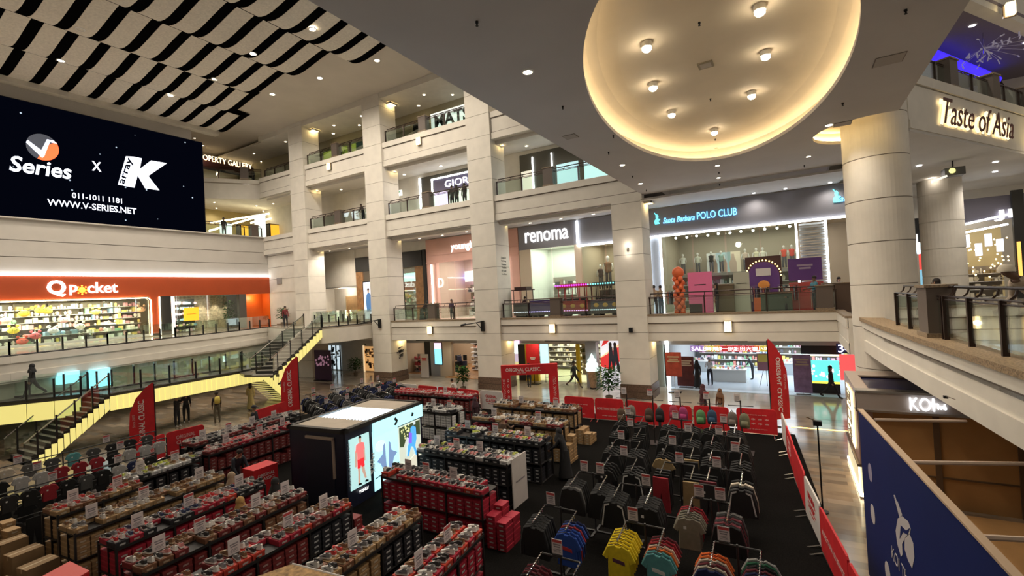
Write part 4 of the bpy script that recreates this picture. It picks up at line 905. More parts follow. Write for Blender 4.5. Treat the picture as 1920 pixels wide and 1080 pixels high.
for k, (px, w_, s_, c) in enumerate(((1310, 1.6, 'SALE', (.25, .15, .35)), (1335, 1.5, '鲜果', (.45, .35, .05)), (1362, 2.2, '全家一一田大福', (.40, .03, .03)), (1398, 2.4, '三田大福', (.40, .03, .03)), (1432, 1.6, '小吃', (.45, .35, .05)))):
    p = at(px, 654, 0, 31.6); t = thing('hanging_sign', ['purple sign', 'yellow sign with two characters', 'red sign with a long row of characters', 'red sign with four characters', 'yellow sign next to the feather flag'][k] + ' over the market counters', 'sign', (31.6, p.y, p.z - .17)); w_ *= .62; obj('board', MB().box(0, .06, -w_ / 2, w_ / 2, 0, .36), emis('mart_sign%d' % k, c, .9), t); text('characters', s_, sign_e, (31.58, p.y, p.z + .01), FR, FU, w_ * .85, .24, t, ext=.01)
    obj('hanger', MB().tube([(.03, 0, .36), (.03, 0, 3.19 - p.z + .17)], .02, 5), blackm, t)
goods('groceries', 'rear shelf of groceries in the market', 38.4, -4.8, 6.2, .05, 2.4, 5, BRIGHT, dens=.2)
for k, (px, py, ww, l, c) in enumerate(((1367, 715, 1.0, 'white food counter with glass top in the market', (.60, .62, .60)), (1313, 695, .5, 'steel snack counter near the market entrance', (.4, .42, .42)), (1478, 690, .9, 'steel counter behind the feather flag', (.42, .45, .47)))):
    p = at(px, py, 2, 0); p.x = min(max(p.x, 31), 36); t = thing('food_counter', l, 'counter', (p.x, at(px, py, 0, p.x).y, 0)); obj('body', MB().box(-.35, .35, -ww, ww, 0, .75), mat('counter%d' % k, c, .4), t); obj('top', MB().box(-.4, .4, -ww - .05, ww + .05, .75, .82), whitem, t)
    b = MB(); ms = [mat('ware_%02d' % hash_(c_), c_, .5) for c_ in BRIGHT]
    for j in range(24): b.cb((U(-.3, .3), U(-ww, ww) * .95, .88 + .05 * R()), (.12, .12, .12), int(R() * 8))
    obj('snack_packs', b, ms, t, kind='stuff')
t = thing('easel_sign', 'yellow and purple poster on a black easel left of the feather flag', 'sign', (at(1437, 735, 2, 0).x + 1.2, at(1437, 735, 2, 0).y, 0)); obj('poster', MB().box(-.02, .02, -.45, .45, 1.0, 2.0), mat('easel_purple', (.35, .16, .22), .5), t); obj('print', MB().box(-.03, -.02, -.4, .4, 1.5, 1.95), mat('easel_yellow', (.75, .62, .15), .5), t)
for s_ in (-1, 1): obj('leg', MB().tube([(-.02, s_ * .4, 0), (0, s_ * .1, 1.2)], .015, 5), blackm, t)
obj('leg', MB().tube([(.5, 0, 0), (0, 0, 1.2)], .015, 5), blackm, t)
for k, (px, py, h0, h1, ww, l, c) in enumerate(((1266, 736, .95, 2.35, .45, 'red poster on a chrome stand left of the market entrance', (.42, .07, .05)), (1287, 727, .1, 1.9, .5, 'dark red roll-up with white splash at the market entrance', (.10, .02, .02)), (1507, 740, .1, 2.15, .42, 'lilac roll-up banner right of the feather flag', (.30, .20, .40)))):
    p = at(px, py, 2, 0); t = thing('roll_up_banner' if k else 'poster_stand', l, 'banner', (p.x, p.y, 0)); obj('print', MB().box(-.02, .02, -ww, ww, h0, h1), mat('rollup%d' % k, c, .5, nz=(3, .3)), t)
    obj('foot', MB().box(-.15, .15, -ww * .8, ww * .8, 0, .05), blackm, t); obj('pole', MB().tube([(.04, 0, .03), (.04, 0, h1)], .015, 5), chrome, t)
    lines(mat('print_dim', (.55, .45, .35), .5), (p.x - .03, p.y, h1 - .4), ww * 1.5, .4, t, 3)
yl, yr, zt, z0 = fplane(1516, 676, 1574, 715, XS + .3)
t = thing('aquarium_sign', 'turquoise lit window with white splash at the market', 'lit window'); obj('lit_face', MB().box(XS + .3, XS + .4, yr, yl, z0, zt), emis('aqua', (.10, .62, .52), 1.5), t)
b = MB()
for k in range(26): a = U(0, 6.28); r = U(.05, .9); b.ball((XS + .29, (yl + yr) / 2 + r * 1.1 * math.cos(a), (z0 + zt) / 2 + r * .35 * math.sin(a)), (.02, U(.04, .1), U(.04, .1)), 5, 0, 4)
obj('splash_print', b, emis('aqua_white', (.8, .95, .9), 1.3), t); obj('yellow_rim', MB().box(XS + .28, XS + .42, yr, yl, z0 - .12, z0), emis('aqua_rim', (.75, .75, .1), 1.2), t); obj('cabinet', MB().box(XS + .3, XS + .5, yr, yl, 0, z0 - .12), blk, t)
obj('yellow_tube', MB().box(XS + .2, XS + .26, yr - .1, yl + .2, zt + .25, zt + .32), emis('tube_y', (1, .85, .4), 3), label='yellow light tube above the turquoise window', cat='light strip')
obj('dark_header', MB().box(XS + .2, XS + .3, yr - .1, yl + .3, zt + .35, 3.0), blk, label='dark header panel above the turquoise window', cat='panel')
t = thing('number_sign', 'white number sign over a red panel beside the round column', 'sign', (29.0, at(1589, 665, 0, 29).y, 0)); obj('red_panel', MB().box(0, .06, -.35, .35, 1.0, 2.3), emis('num_red', (.8, .10, .10), 1.0), t); obj('board', MB().box(0, .06, -.45, .45, 2.35, 2.85), mat('num_navy', (.05, .05, .15), .5), t); text('digits', '341', emis('num_white', (.9, .85, 1), 3), (28.98, at(1589, 665, 0, 29).y, 2.6), FR, FU, .75, .38, t, ext=.01); obj('post', MB().tube([(.03, 0, 0), (.03, 0, 1.1)], .03, 6), blackm, t)
# ground, far left behind the stairs
shell('wall_shop', XS, 35, 34.5, 39.5, 0, ZG, mat('shop_icy', (.5, .55, .6), .6), 'icy lit ground shop behind the stairs', 0) if False else None
t = thing('shop_window', 'icy white lit shop window at the far end of the ground corridor', 'shop window'); yl, yr, zt, z0 = fplane(608, 648, 638, 695, XS - .1); obj('lit_interior', MB().box(XS - .05, XS, yr, yl, .1, zt), emis('icy', (.6, .72, .78), .9), t)
b = MB()
for k in range(5): y = yr + (yl - yr) * k / 4; b.box(XS - .12, XS - .05, y - .05, y + .05, 0, zt + .05)
obj('mullions', b, blk, t, kind='stuff'); b = MB()
for k in range(40): y = U(yr, yl - .2); z = U(.3, zt - .3); b.box(XS - .1, XS - .05, y, y + U(.1, .4), z, z + U(.05, .25), int(R() * 3))
obj('hanging_wares', b, [blk, whitem, mat('ware_steel', (.2, .25, .3), .4)], t, kind='stuff')
t = thing('shop_window', 'orange lit doorway with shelves of gifts left of the second column', 'shop window'); yl, yr, zt, z0 = fplane(683, 650, 712, 698, XS - .1); obj('lit_interior', MB().box(XS - .05, XS, yr, yl, .1, zt), emis('orangey', (.62, .33, .12), .8), t)
obj('frame', MB().box(XS - .12, XS - .03, yl, yl + .12, 0, zt + .1), emis('frame_gold', (.8, .6, .35), .8), t); b = MB()
for k in range(40): y = U(yr, yl - .3); z = U(.3, zt - .3); b.box(XS - .1, XS - .05, y, y + U(.1, .35), z, z + U(.05, .3), int(R() * 3))
obj('gift_boxes', b, [wood, mat('gift_cream', (.8, .6, .35), .5), blk], t, kind='stuff')
t = thing('standing_board', 'dark purple standing board with pink blossoms behind the stairs', 'sign', (25.6, at(606, 690, 0, 25.6).y, 0)); obj('board', MB().box(-.05, .05, -1.0, 1.0, .05, 2.5), mat('aubergine', (.05, .02, .06), .5), t); b = MB()
for k in range(26): b.ball((-.06, U(-.8, .8), U(1.2, 2.0)), (.01, .12, .1), 6, 0, 4)
obj('blossom_print', b, mat('blossom', (.55, .30, .42), .5, emit=.25, ecol=(.6, .3, .45)), t); obj('foot', MB().box(-.3, .3, -.9, .9, 0, .05), blackm, t)

# --- second and third floor backs ---
struct('wall_front', MB().box(XS, XS + .2, 6.8, 56, 12.7, 16.5), cream, 'rear wall of the second floor walk')
struct('wall_front', MB().box(XS, XS + .2, 6.8, 60, 18.25, 21.75), mat('olive_grey', (.34, .31, .22), .7), 'rear wall of the third floor walk')
t = thing('storefront', 'dark shop front with a white light frame and five letter sign on the second floor', 'shop front'); obj('fascia_panel', MB().box(XS - .12, XS, 19.2, 25.6, 12.7, 16.2), mat('dark_olive', (.07, .065, .05), .6), t)
obj('light_strip', MB().box(XS - .2, XS - .14, 19.2, 24.5, 15.8, 15.9), white_e, t); obj('light_strip', MB().box(XS - .2, XS - .14, 24.4, 24.5, 12.75, 15.8), white_e, t); obj('light_strip', MB().box(XS - .2, XS - .14, 25.7, 25.8, 12.75, 16.2), white_e, t)
obj('lit_window', MB().box(XS - .16, XS - .12, 19.2, 24.3, 12.75, 14.7), emis('gio_win', (.68, .70, .62), 1.1), t); obj('sign_panel', MB().box(XS - .16, XS - .12, 19.2, 24.3, 14.8, 15.75), mat('gio_panel', (.15, .14, .25), .5), t)
obj('lilac_poster', MB().box(XS - .2, XS - .16, 22.9, 24.2, 12.8, 14.7), emis('gio_lilac', (.62, .55, .80), 1.2), t)
text('sign_lettering', 'GIORDANO', sign_e, (XS - .2, 23.1, 15.25), FR, FU, 5.2, .55, t, ext=.04, align='L')
t = thing('exit_sign', 'small white lit exit sign right of the second column', 'sign', (29.2, at(747, 352, 0, 29.2).y, 14.9)); obj('lit_box', MB().box(-.05, .05, -.35, .35, 0, .45), emis('exit_white', (.9, .9, .85), 1.3), t); obj('hanger', MB().tube([(0, 0, .45), (0, 0, 1.6)], .02, 5), blackm, t); lines(mat('exit_green', (.05, .35, .15), .5), (29.14, at(747, 352, 0, 29.2).y, 15.2), .5, .15, t, 1)
t = thing('storefront', 'olive shop front with white frames and teal windows under the soffit edge', 'shop front'); obj('fascia_panel', MB().box(XS - .12, XS, 7, 16.3, 12.7, 16.2), mat('dark_olive', (.07, .065, .05), .6), t)
for y in (15.2, 13.7): obj('light_strip', MB().box(XS - .2, XS - .14, y, y + .08, 12.75, 15.9), white_e, t)
obj('lit_window', MB().box(XS - .16, XS - .12, 15.35, 16.2, 12.75, 15.0), emis('win_cream', (.62, .60, .48), 1), t); obj('lit_window', MB().box(XS - .16, XS - .12, 11.8, 13.4, 12.75, 15.0), emis('win_teal', (.35, .55, .58), 1.1), t); obj('lit_window', MB().box(XS - .16, XS - .12, 8.0, 11.4, 12.75, 15.2), emis('win_teal2', (.45, .68, .70), 1.1), t)
t = thing('storefront', 'dark glass shop front behind the third floor rail left of the lettered board', 'shop front'); obj('dark_glazing', MB().box(XS - .12, XS, 16.3, 26.2, 18.25, 20.8), mat('dark_glaze', (.012, .012, .015), .15), t); obj('lit_header', MB().box(XS - .16, XS - .12, 19.3, 22.5, 20.85, 21.0), emis('mats_led', (.8, .95, .9), 1.5), t)
t = thing('banner_board', 'white board with big black capital letters behind the third floor rail', 'sign', (0, 0, 0)); yl, yr, zt, z0 = fplane(801, 208, 872, 232, XF + .7)
obj('board', MB().box(XF + .7, XF + .75, 18.4, 22.0, 18.45, 19.75), emis('mats_board', (.75, .80, .76), .8), t); text('lettering', 'MATS', blk, (XF + .69, 20.1, 19.08), FR, FU, 3.1, .95, t, bold=.03, ext=.02); obj('foot', MB().box(XF + .6, XF + .85, 18.5, 21.9, 18.25, 18.45), blackm, t)
t = thing('banner_board', 'green banner with a dark figure behind the third floor rail between the first two columns', 'sign', (0, 0, 0)); obj('board', MB().box(XF + 1.2, XF + 1.25, 31.6, 34.6, 18.3, 19.55), mat('lime', (.35, .42, .05), .5, emit=.3, ecol=(.5, .6, .1)), t); text('lettering', 'GAIN', blk, (XF + 1.19, 32.6, 19.0), FR, FU, 1.5, .7, t, ext=.01); obj('foot', MB().box(XF + 1.1, XF + 1.35, 31.7, 34.5, 18.25, 18.32), blackm, t)
t = thing('banner_board', 'dark green banner just left of the second column on the third floor', 'sign', (0, 0, 0)); obj('board', MB().box(XF + 1.2, XF + 1.25, 28.4, 31.0, 18.3, 19.55), mat('teal_dark', (.02, .06, .05), .4), t); obj('lime_part', MB().box(XF + 1.17, XF + 1.2, 30.5, 31.0, 18.3, 19.55), mat('lime', (.35, .42, .05), .5), t); obj('foot', MB().box(XF + 1.1, XF + 1.35, 28.5, 30.9, 18.25, 18.32), blackm, t)
# corner: gallery sign and yellow lit shops right of the screen
pa, pb = at(372, 303, 1, 49), at(560, 307, 1, 49)
t = thing('sign_board', 'long maroon sign board with lit gallery lettering beside the video screen', 'sign'); obj('board', MB().box(pa.x, pb.x, 49, 49.1, pa.z - .45, pa.z + .55), mat('maroon_board', (.06, .015, .012), .5), t)
text('lettering', 'PROPERTY GALLERY', emis('gal_gold', (1, .75, .4), 3.5), (at(422, 303, 1, 48.98).x, 48.98, at(422, 303, 1, 48.98).z), LR, LU, at(474, 303, 1, 49).x - at(370, 303, 1, 49).x, .55, t, ext=.03)
obj('lower_rim', MB().box(pa.x, pb.x, 48.9, 49.0, pa.z - .62, pa.z - .45), blk, t)
struct('wall_left', MB().box(20.7, 40, 52, 52.2, 18.25, 21.75), beige, 'rear wall of the gallery floor')
struct('wall_left', MB().box(20.7, 40, 50, 50.2, 12.7, 16.5), mat('ochre2', (.40, .32, .14), .7), 'ochre rear wall beside the video screen')
for k, (a, c, e) in enumerate((((392, 433), (498, 402), 'lower'), ((470, 418), (535, 404), 'middle'), ((395, 418), (520, 398), 'upper'))):
    p, q = at(*a, 1, 46 + k * .3), at(*c, 1, 46 + k * .3); b = MB().tube([p, q], .09, 5); obj('light_tube', b, emis('tube_w', (1, .9, .6), 4), label='%s slanting white light tube of the yellow shop beside the video screen' % e, cat='light strip')
yl_e = emis('yellow_shop', (.75, .42, .03), 1.0)
for k, (x0, x1, y0, y1) in enumerate(((452, 495, 423, 446), (507, 528, 421, 443))):
    p, q = at(x0, y0, 1, 45), at(x1, y1, 1, 45); t = thing('display_cabinet', ('wide' if k == 0 else 'narrow') + ' yellow lit cabinet in the shop right of the video screen', 'cabinet', (0, 45, 12.75)); obj('lit_face', MB().box(p.x, q.x, 0, .6, 0, p.z - 12.75), yl_e, t); obj('dark_frame', MB().box(p.x - .15, p.x, -.02, .6, 0, p.z - 12.65), blk, t); obj('top', MB().box(p.x - .15, q.x, -.02, .6, p.z - 12.75, p.z - 12.65), mat('cab_yellow', (.4, .25, .05), .5), t)
for k, px in enumerate((426, 578 / 3.857 + 340)):
    p = at(px, 430 if k == 0 else 415, 1, 44.5); obj('lit_kiosk', MB().box(p.x - .45, p.x + .45, 44.5, 44.9, 12.75, p.z + .6), emis('kiosk_w', (.75, .85, .8), 1.1), label=('left' if k == 0 else 'right') + ' glowing white kiosk beside the video screen', cat='kiosk')

# --- video screen ---
t = thing('video_or_reflection_panel', 'huge dark video screen advertising a sound system on the far wall', 'screen', (0, 42, 0))
s0, s1 = at(-40, 400, 1, 41.9), at(382, 437, 1, 41.9)
X0, X1, Z0, Z1 = s0.x, 21.3, 12.82, 20.38
scr = mat('screen_black', (.0, .0, .0), .6, spec=0); n_ = scr.node_tree
bb = n_.nodes['Principled BSDF']; bb.inputs['Emission Strength'].default_value = 1.0
tc = n_.nodes.new('ShaderNodeTexCoord'); vo = n_.nodes.new('ShaderNodeTexVoronoi'); vo.inputs['Scale'].default_value = 1.1
cr = n_.nodes.new('ShaderNodeValToRGB'); cr.color_ramp.elements[0].position = .03; cr.color_ramp.elements[0].color = (.7, .85, 1, 1); cr.color_ramp.elements[1].position = .07; cr.color_ramp.elements[1].color = (.001, .0014, .004, 1)
n_.links.new(tc.outputs['Object'], vo.inputs['Vector']); n_.links.new(vo.outputs['Distance'], cr.inputs[0]); n_.links.new(cr.outputs[0], bb.inputs['Emission Color'])
obj('lit_face', MB().box(X0, X1, -.1, -.05, Z0, Z1), scr, t); obj('housing', MB().box(X0, X1 + .05, -.05, .15, Z0 - .05, Z1 + .05), blk, t)
SC = 41.88
def son(name, s, px0, px1, py0, py1, m, **k):
    a, c = at(px0, (py0 + py1) / 2, 1, SC), at(px1, (py0 + py1) / 2, 1, SC); mx = (px0 + px1) / 2; h = at(mx, py0, 1, SC).z - at(mx, py1, 1, SC).z; m_ = at(mx, (py0 + py1) / 2, 1, SC)
    return text(name, s, m, (m_.x, SC, m_.z), LR, LU, c.x - a.x, h, t, ext=.01, **k)
swh = emis('scr_letter', (.80, .85, 1), 1.3)
son('lettering', 'Series', 20, 136, 300, 329, swh, bold=.02, shear=.15); son('lettering', 'X', 172, 190, 303, 321, swh, bold=.02); son('lettering', '011-1011 1181', 137, 230, 366.5, 376.5, swh, bold=.01); son('lettering', 'WWW.V-SERIES.NET', 95, 260, 382, 394, swh, bold=.01)
o = at(80, 276, 1, SC); b = MB(); E_ = [(.80 * math.cos(a), .87 * math.sin(a)) for a in [2 * math.pi * i / 30 for i in range(30)]]; b.slab(o, LR, LU, LN, E_, .01)
obj('emblem_ball', b, emis('ball_dark', (.03, .035, .05), 1), t).matrix_parent_inverse = Matrix.Translation(-t.location)
b = MB().slab(o + Vector((0, -.012, 0)), LR, LU, LN, [(.80 * math.cos(a), .87 * math.sin(a)) for a in [math.radians(v) for v in range(-110, 42, 8)]] + [(.1, .1)], .01)
obj('emblem_orange', b, emis('ball_orange', (1, .12, .03), 1.2), t).matrix_parent_inverse = Matrix.Translation(-t.location)
b = MB().slab(o + Vector((0, -.024, 0)), LR, LU, LN, [(-.80, .12), (-.05, -.72), (.05, -.60), (.35, .42), (.72, .40), (.55, .56), (.22, .58), (-.08, -.22), (-.72, .30)], .01)
obj('emblem_tick', b, swh, t).matrix_parent_inverse = Matrix.Translation(-t.location)
b = MB(); o = at(268, 325, 1, SC); K = lambda px, py: ((at(px, py, 1, SC) - o).x, (at(px, py, 1, SC) - o).z)
b.slab(o, LR, LU, LN, [K(236, 293), K(252, 294), K(241, 350), K(221, 346)], .01)
b.slab(o, LR, LU, LN, [K(252, 294), K(266, 297), K(262, 317), K(283, 301), K(313, 306), K(278, 330), K(299, 357), K(272, 353), K(258, 329), K(252, 352), K(241, 350)], .01)
obj('emblem_letter', b, swh, t).matrix_parent_inverse = Matrix.Translation(-t.location)
a_, c_ = at(226, 346, 1, SC), at(243, 296, 1, SC); r_ = (c_ - a_).normalized(); text('lettering', 'array', scr, (a_ + c_) / 2 + Vector((.12, -.012, 0)), r_, Vector((-r_.z, 0, r_.x)), (c_ - a_).length * .95, .42, t, ext=.01, bold=.02)

# --- toy shop under the screen ---
orange = mat('orange_fascia', (.38, .055, .008), .5, nz=(1, .05))
t = thing('storefront', 'toy shop front with an orange fascia and lit window', 'shop front'); obj('fascia_panel', MB().box(-8, 26.75, 41.95, 42.1, 7.55, 9.08), orange, t); obj('light_strip', MB().box(-8, 26.75, 41.85, 41.95, 9.08, 9.2), white_e, t)
qc = at(156, 541, 1, 41.93)
text('sign_lettering', 'Q', sign_e, (at(106, 540, 1, 41.9).x, 41.94, qc.z + .02), LR, LU, .95, 1.1, t, bold=.03, ext=.08)
text('sign_lettering', 'p', sign_e, (at(138, 545, 1, 41.9).x, 41.94, qc.z - .1), LR, LU, .42, .7, t, bold=.02, ext=.08); text('sign_lettering', 'cket', sign_e, (at(193, 543, 1, 41.9).x, 41.94, qc.z + .05), LR, LU, 1.72, .75, t, bold=.012, ext=.08)
b = MB().ball((at(154, 545, 1, 41.9).x, 41.9, qc.z - .1), (.2, .06, .2), 10, 0, 6)
for k in range(8): a = k * .785; b.ball((at(154, 545, 1, 41.9).x + .28 * math.cos(a), 41.9, qc.z - .1 + .28 * math.sin(a)), .06, 5, 0, 4)
obj('sign_emblem', b, emis('q_orange', (1, .40, .05), 1.6), t)
fr = at(301, 600, 1, 42.0).x
obj('window_frame', MB().box(fr - .65, fr - .1, 41.9, 42.1, 4.55, 7.55), orange, t)
b = MB(); b.box(fr - .68, fr - .62, 41.84, 41.9, 4.6, 7.3); b.box(-8, fr - .9, 41.84, 41.9, 7.42, 7.48); b.tube([(fr - .9, 41.87, 7.45), (fr - .75, 41.87, 7.4), (fr - .65, 41.87, 7.25)], .03, 5); b.box(fr - .1, fr - .04, 41.84, 41.9, 4.6, 7.5)
obj('light_strip', b, warm_e, t)
x = 3.0
while x < fr - 1.2: obj('glass_pane', MB().box(x, min(x + 2.2, fr - .7), 42.05, 42.07, 4.6, 7.5), glass, t); x += 2.25
obj('black_pier', MB().box(fr, fr + .75, 41.95, 42.4, 4.55, 7.55), blk, t)
struct('trim_24', MB().box(-8, fr, 41.9, 42.1, 4.55, 4.72), whitem, 'white base line of the toy shop window')
shell('wall_shop', 42.2, 47.5, 0, 1, 0, 1, wht, 'x', 0) if False else None
b = MB(); b.box(-8, 19.1, 47.5, 47.6, 4.5, 7.6, 0); b.box(19.0, 19.1, 44.1, 47.5, 4.5, 7.6, 0); b.box(-8, 19.1, 42.2, 47.5, 7.55, 7.65, 0); struct('wall_shop', b, mat('toy_wall', (.42, .33, .22), .7), 'room of the toy shop')
for xx in (4, 9, 14.5): lamp('shop_ceiling_lamp', 'AREA', (xx, 44.6, 7.5), 560, (1, .88, .66), 4.5, size_y=3.5)
x = 3.5; k = 0
while x < 17.3:
    goods('plush_toys', 'tall shelf unit of plush toys and gifts in the toy shop, %s from the left' % ['first', 'second', 'third', 'fourth', 'fifth', 'sixth', 'seventh', 'eighth', 'ninth'][k], 46.4 - .0, x, x + 1.75, 4.6, 7.4, 6, [BRIGHT, [(.9, .8, .7), (.85, .4, .45), (.9, .9, .8), (.8, .6, .2)], [(.9, .85, .8), (.6, .7, .75), (.85, .75, .6), (.9, .5, .5)]][k % 3], d=.7, dens=.24, axis='x', hmax=1.0); x += 1.85; k += 1
for k in range(5): goods('gift_boxes', 'low counter of gift boxes in the toy shop, %s from the left' % ['first', 'second', 'third', 'fourth', 'fifth'][k], 43.4, 4.6 + k * 2.3, 6.6 + k * 2.3, 4.6, 5.6, 2, BRIGHT, d=.7, dens=.3, axis='x', back=blk)
toys = [(45, 588, (.85, .55, .05), 'orange'), (75, 582, (.9, .7, .1), 'golden'), (88, 583, (.85, .65, .1), 'lemon slice'), (25, 620, (.85, .75, .1), 'yellow'), (67, 630, (.8, .15, .2), 'crimson'), (265, 580, (.85, .45, .25), 'burger shaped'), (120, 600, (.9, .55, .6), 'pink'), (42, 640, (.75, .1, .08), 'red'), (180, 585, (.9, .75, .2), 'banana yellow'), (100, 620, (.7, .75, .85), 'pale blue'), (150, 612, (.9, .88, .8), 'cream'), (210, 610, (.85, .85, .8), 'white'), (12, 600, (.9, .8, .75), 'peach')]
for px, py, c, n in toys:
    p = at(px, py, 1, 43.2 if py > 610 else 45.0); t2 = thing('plush_toy', '%s big plush toy in the window of the toy shop' % n, 'plush toy', (p.x, p.y, p.z)); m_ = mat('toy%d' % hash_(c), c, .8)
    obj('body', MB().ball((0, 0, .0), (.30, .25, .21), 10, 0, 6), m_, t2, smooth=True); b = MB(); b.ball((-.2, 0, .3), .09, 6, 0, 4); b.ball((.2, 0, .3), .09, 6, 0, 4); obj('ears', b, m_, t2); b = MB(); b.ball((-.1, -.29, .05), .03, 5, 0, 4); b.ball((.1, -.29, .05), .03, 5, 0, 4); obj('eyes', b, blk, t2)
# glazed bay right of the pier
t = thing('shop_window', 'glazed corner window of the toy shop with an orange notice', 'shop window')
x0, x1, x2, x3 = fr + .75, at(388, 600, 1, 42).x, at(450, 600, 1, 42).x, 26.75
obj('light_post', MB().box(x0 + .02, x0 + .25, 41.95, 42.1, 4.55, 7.5), emis('post_warm', (1, .85, .7), 2), t)
for a, c in ((x0 + .3, x1), (x1 + .05, x2)): obj('glass_pane', MB().box(a, c, 42.0, 42.02, 4.6, 7.55), glass, t)
p, q = at(344, 577, 1, 41.95), at(373, 600, 1, 41.95); obj('orange_notice', MB().box(p.x, q.x, 41.92, 41.96, q.z, p.z), emis('notice', (1, .42, .02), 1.0), t)
text('notice_lettering', 'Q pocket', blk, ((p.x + q.x) / 2, 41.91, (p.z + q.z) / 2), LR, LU, .7, .12, t, ext=.005)
obj('grey_pier', MB().box(x2, x2 + .6, 41.95, 42.4, 4.55, 7.55), mat('pier_dark', (.10, .09, .08), .6), t)
b = MB(); b.box(x0, x2, 44.0, 44.1, 4.5, 7.6, 0); b.box(x0, x2, 42.2, 44, 7.55, 7.65, 0); struct('wall_shop', b, mat('brick_rough', (.40, .30, .19), .9, nz=(6, .4), bump=.8), 'rough stone wall in the corner of the toy shop')
for xx in (x1 + .6, x1 + 1.7, x1 + 2.8): lamp('wall_washer', 'SPOT', (xx, 43.2, 7.5), 260, WARM, .05, rot=(math.radians(20), 0, 0), spot=1.0)
goods('mugs', 'dark shelf of small toys behind the orange notice', 43.3, x0 + .3, x1 - .1, 4.6, 7.3, 6, [(.85, .83, .8), (.85, .75, .3), (.8, .45, .5), (.3, .5, .6)], d=.4, dens=.22, axis='x', back=blk, shelf=blk, hmax=.6)
lamp('shop_ceiling_lamp', 'AREA', ((x0 + x1) / 2, 42.7, 7.4), 170, NEUT, 2, size_y=.5)
struct('wall_left', MB().box(x2 + .6, 26.8, 43.2, 43.4, 4.5, 7.6), mat('orange_wall', (.75, .13, .01), .5), 'orange wall of the recess')
struct('wall_corner', MB().box(26.75, 26.9, 42.1, 43.4, 4.5, 7.6), mat('orange_wall', (.75, .13, .01), .5), 'orange return of the recess')
lamp('recess_lamp', 'POINT', (25.6, 42.7, 7.2), 40, (1, .8, .5), .1)
struct('wall_corner', MB().box(26.8, 27.3, 37.5, 42.6, 4.55, 7.6), cream, 'cream wall beside the orange recess')
# script sign on the right fascia
t = thing('script_sign', 'glowing script sign on the second floor edge at the right', 'sign')
r3 = Vector((D.x, D.y, 0)); 
def onf(px, py, d=.08):
    dd = Vector((px - 960, py - 540, FPX)); r = Vector((X_.dot(dd), Y_.dot(dd), Z_.dot(dd))); n3 = Vector((N.x, N.y, 0)); a3 = Vector((A.x, A.y, 0)) + n3 * d
    return EYE + r * ((a3 - EYE).dot(n3) / r.dot(n3))
p, q = onf(1760, 215), onf(1893, 236)
dark_let = mat('script_bronze', (.10, .02, .015), .4)
c_ = (p + q) / 2; r3v = r3 if r3.dot(q - p) > 0 else -r3
for nm, m_, dd in (('halo_lettering', emis('halo', (1, .80, .45), 1.6), 0.0), ('lettering', dark_let, .12)):
    text(nm, 'Taste of Asia', m_, c_ + Vector((N.x, N.y, 0)) * dd + Vector((0, 0, .0)), r3v, (0, 0, 1), (q - p).length * .98, .98, t, shear=.42, ext=.02, bold=.03 if nm[0] == 'h' else .0)
lp = (p + q) / 2 + Vector((N.x, N.y, 0)) * .25
# blue lit cove and chandelier in the food hall upstairs
p, q = at(1752, 104, 2, 17.0), at(1868, 150, 2, 17.0)
b = MB(); b.tube([p, q], .26, 6); obj('light_strip', b, emis('blue_cove', (.04, .02, 1), 1.5), label='deep blue light cove in the ceiling at the top right', cat='light strip')
ct = at(1845, 100, 2, 16.6); t = thing('chandelier', 'sprawling glass chandelier below the violet ceiling at the top right', 'chandelier', ct); obj('rod', MB().tube([(0, 0, 0), (0, 0, 1.0)], .03, 5), chrome, t)
for k in range(34):
    a, r, z_ = U(0, 6.28), U(.2, 1.7), U(-.4, .3); q_ = (r * math.cos(a), r * math.sin(a), z_); b = MB().tube([(0, 0, .25), q_], .006, 3); b.tube([q_, (q_[0] + U(-.2, .2), q_[1] + U(-.2, .2), z_ + U(-.25, .25))], .03, 4); obj('glass_arm', b, mat('crystal', (.32, .30, .36), .2, emit=.12, ecol=(.9, .8, 1)), t)
b = MB().tube([onf(1868, 150, -3), onf(1905, 205, -3)], .16, 5); obj('roof_strut', b, darkm, label='dark slanting beam at the top right corner', cat='beam')
# shops seen past the round column on the right
t = thing('storefront', 'shop front with two long white light lines and hanging bulbs at the right', 'shop front'); X9 = 36.0
def rp(px, py, x=X9): return at(px, py, 0, x)
for (a, c) in (((1785, 426), (1912, 397)), ((1785, 441), (1890, 420))): obj('light_strip', MB().tube([rp(*a), rp(*c)], .06, 6), white_e, t)
p, q = rp(1780, 445), rp(1905, 530); obj('lit_back', MB().box(X9 + 1.6, X9 + 1.7, q.y, p.y, 4.6, 8.6), emis('gold_back', (.36, .27, .12), .6), t)
obj('fascia_panel', MB().box(X9, X9 + .1, q.y - 1.5, p.y, 8.9, 10.2), mat('violet_fascia', (.14, .13, .17), .5), t)
obj('black_post', MB().box(X9 - .2, X9, rp(1925, 500).y, rp(1903, 500).y, 4.55, 10.4), blk, t); obj('lit_sign_strip', MB().box(X9 - .25, X9 - .2, rp(1912, 480).y, rp(1905, 480).y, 5.6, 7.6), emis('strip_yr', (.9, .45, .1), 1.4), t)
text('sign_lettering', 'JIL', sign_e, (X9 - .1, rp(1900, 402).y, rp(1900, 402).z), FR, FU, 1.6, .6, t, bold=.02, ext=.05)
for k in range(40):
    px, py = U(1795, 1895), U(445, 520); p = rp(px, py, X9 + U(.3, 1.4)); obj('bulb', MB().ball(p, .045, 5, 0, 4), emis('bulb_gold', (1, .72, .35), 6), t)
for k, (px, py) in enumerate(((1801, 468), (1812, 452), (1835, 468), (1853, 450), (1875, 460))):
    p = rp(px, py, X9 + .2); obj('lantern', MB().box(p.x - .12, p.x + .12, p.y - .12, p.y + .12, p.z - .35, p.z + .35), emis('lantern', (.65, .72, .85), 1.2), t)
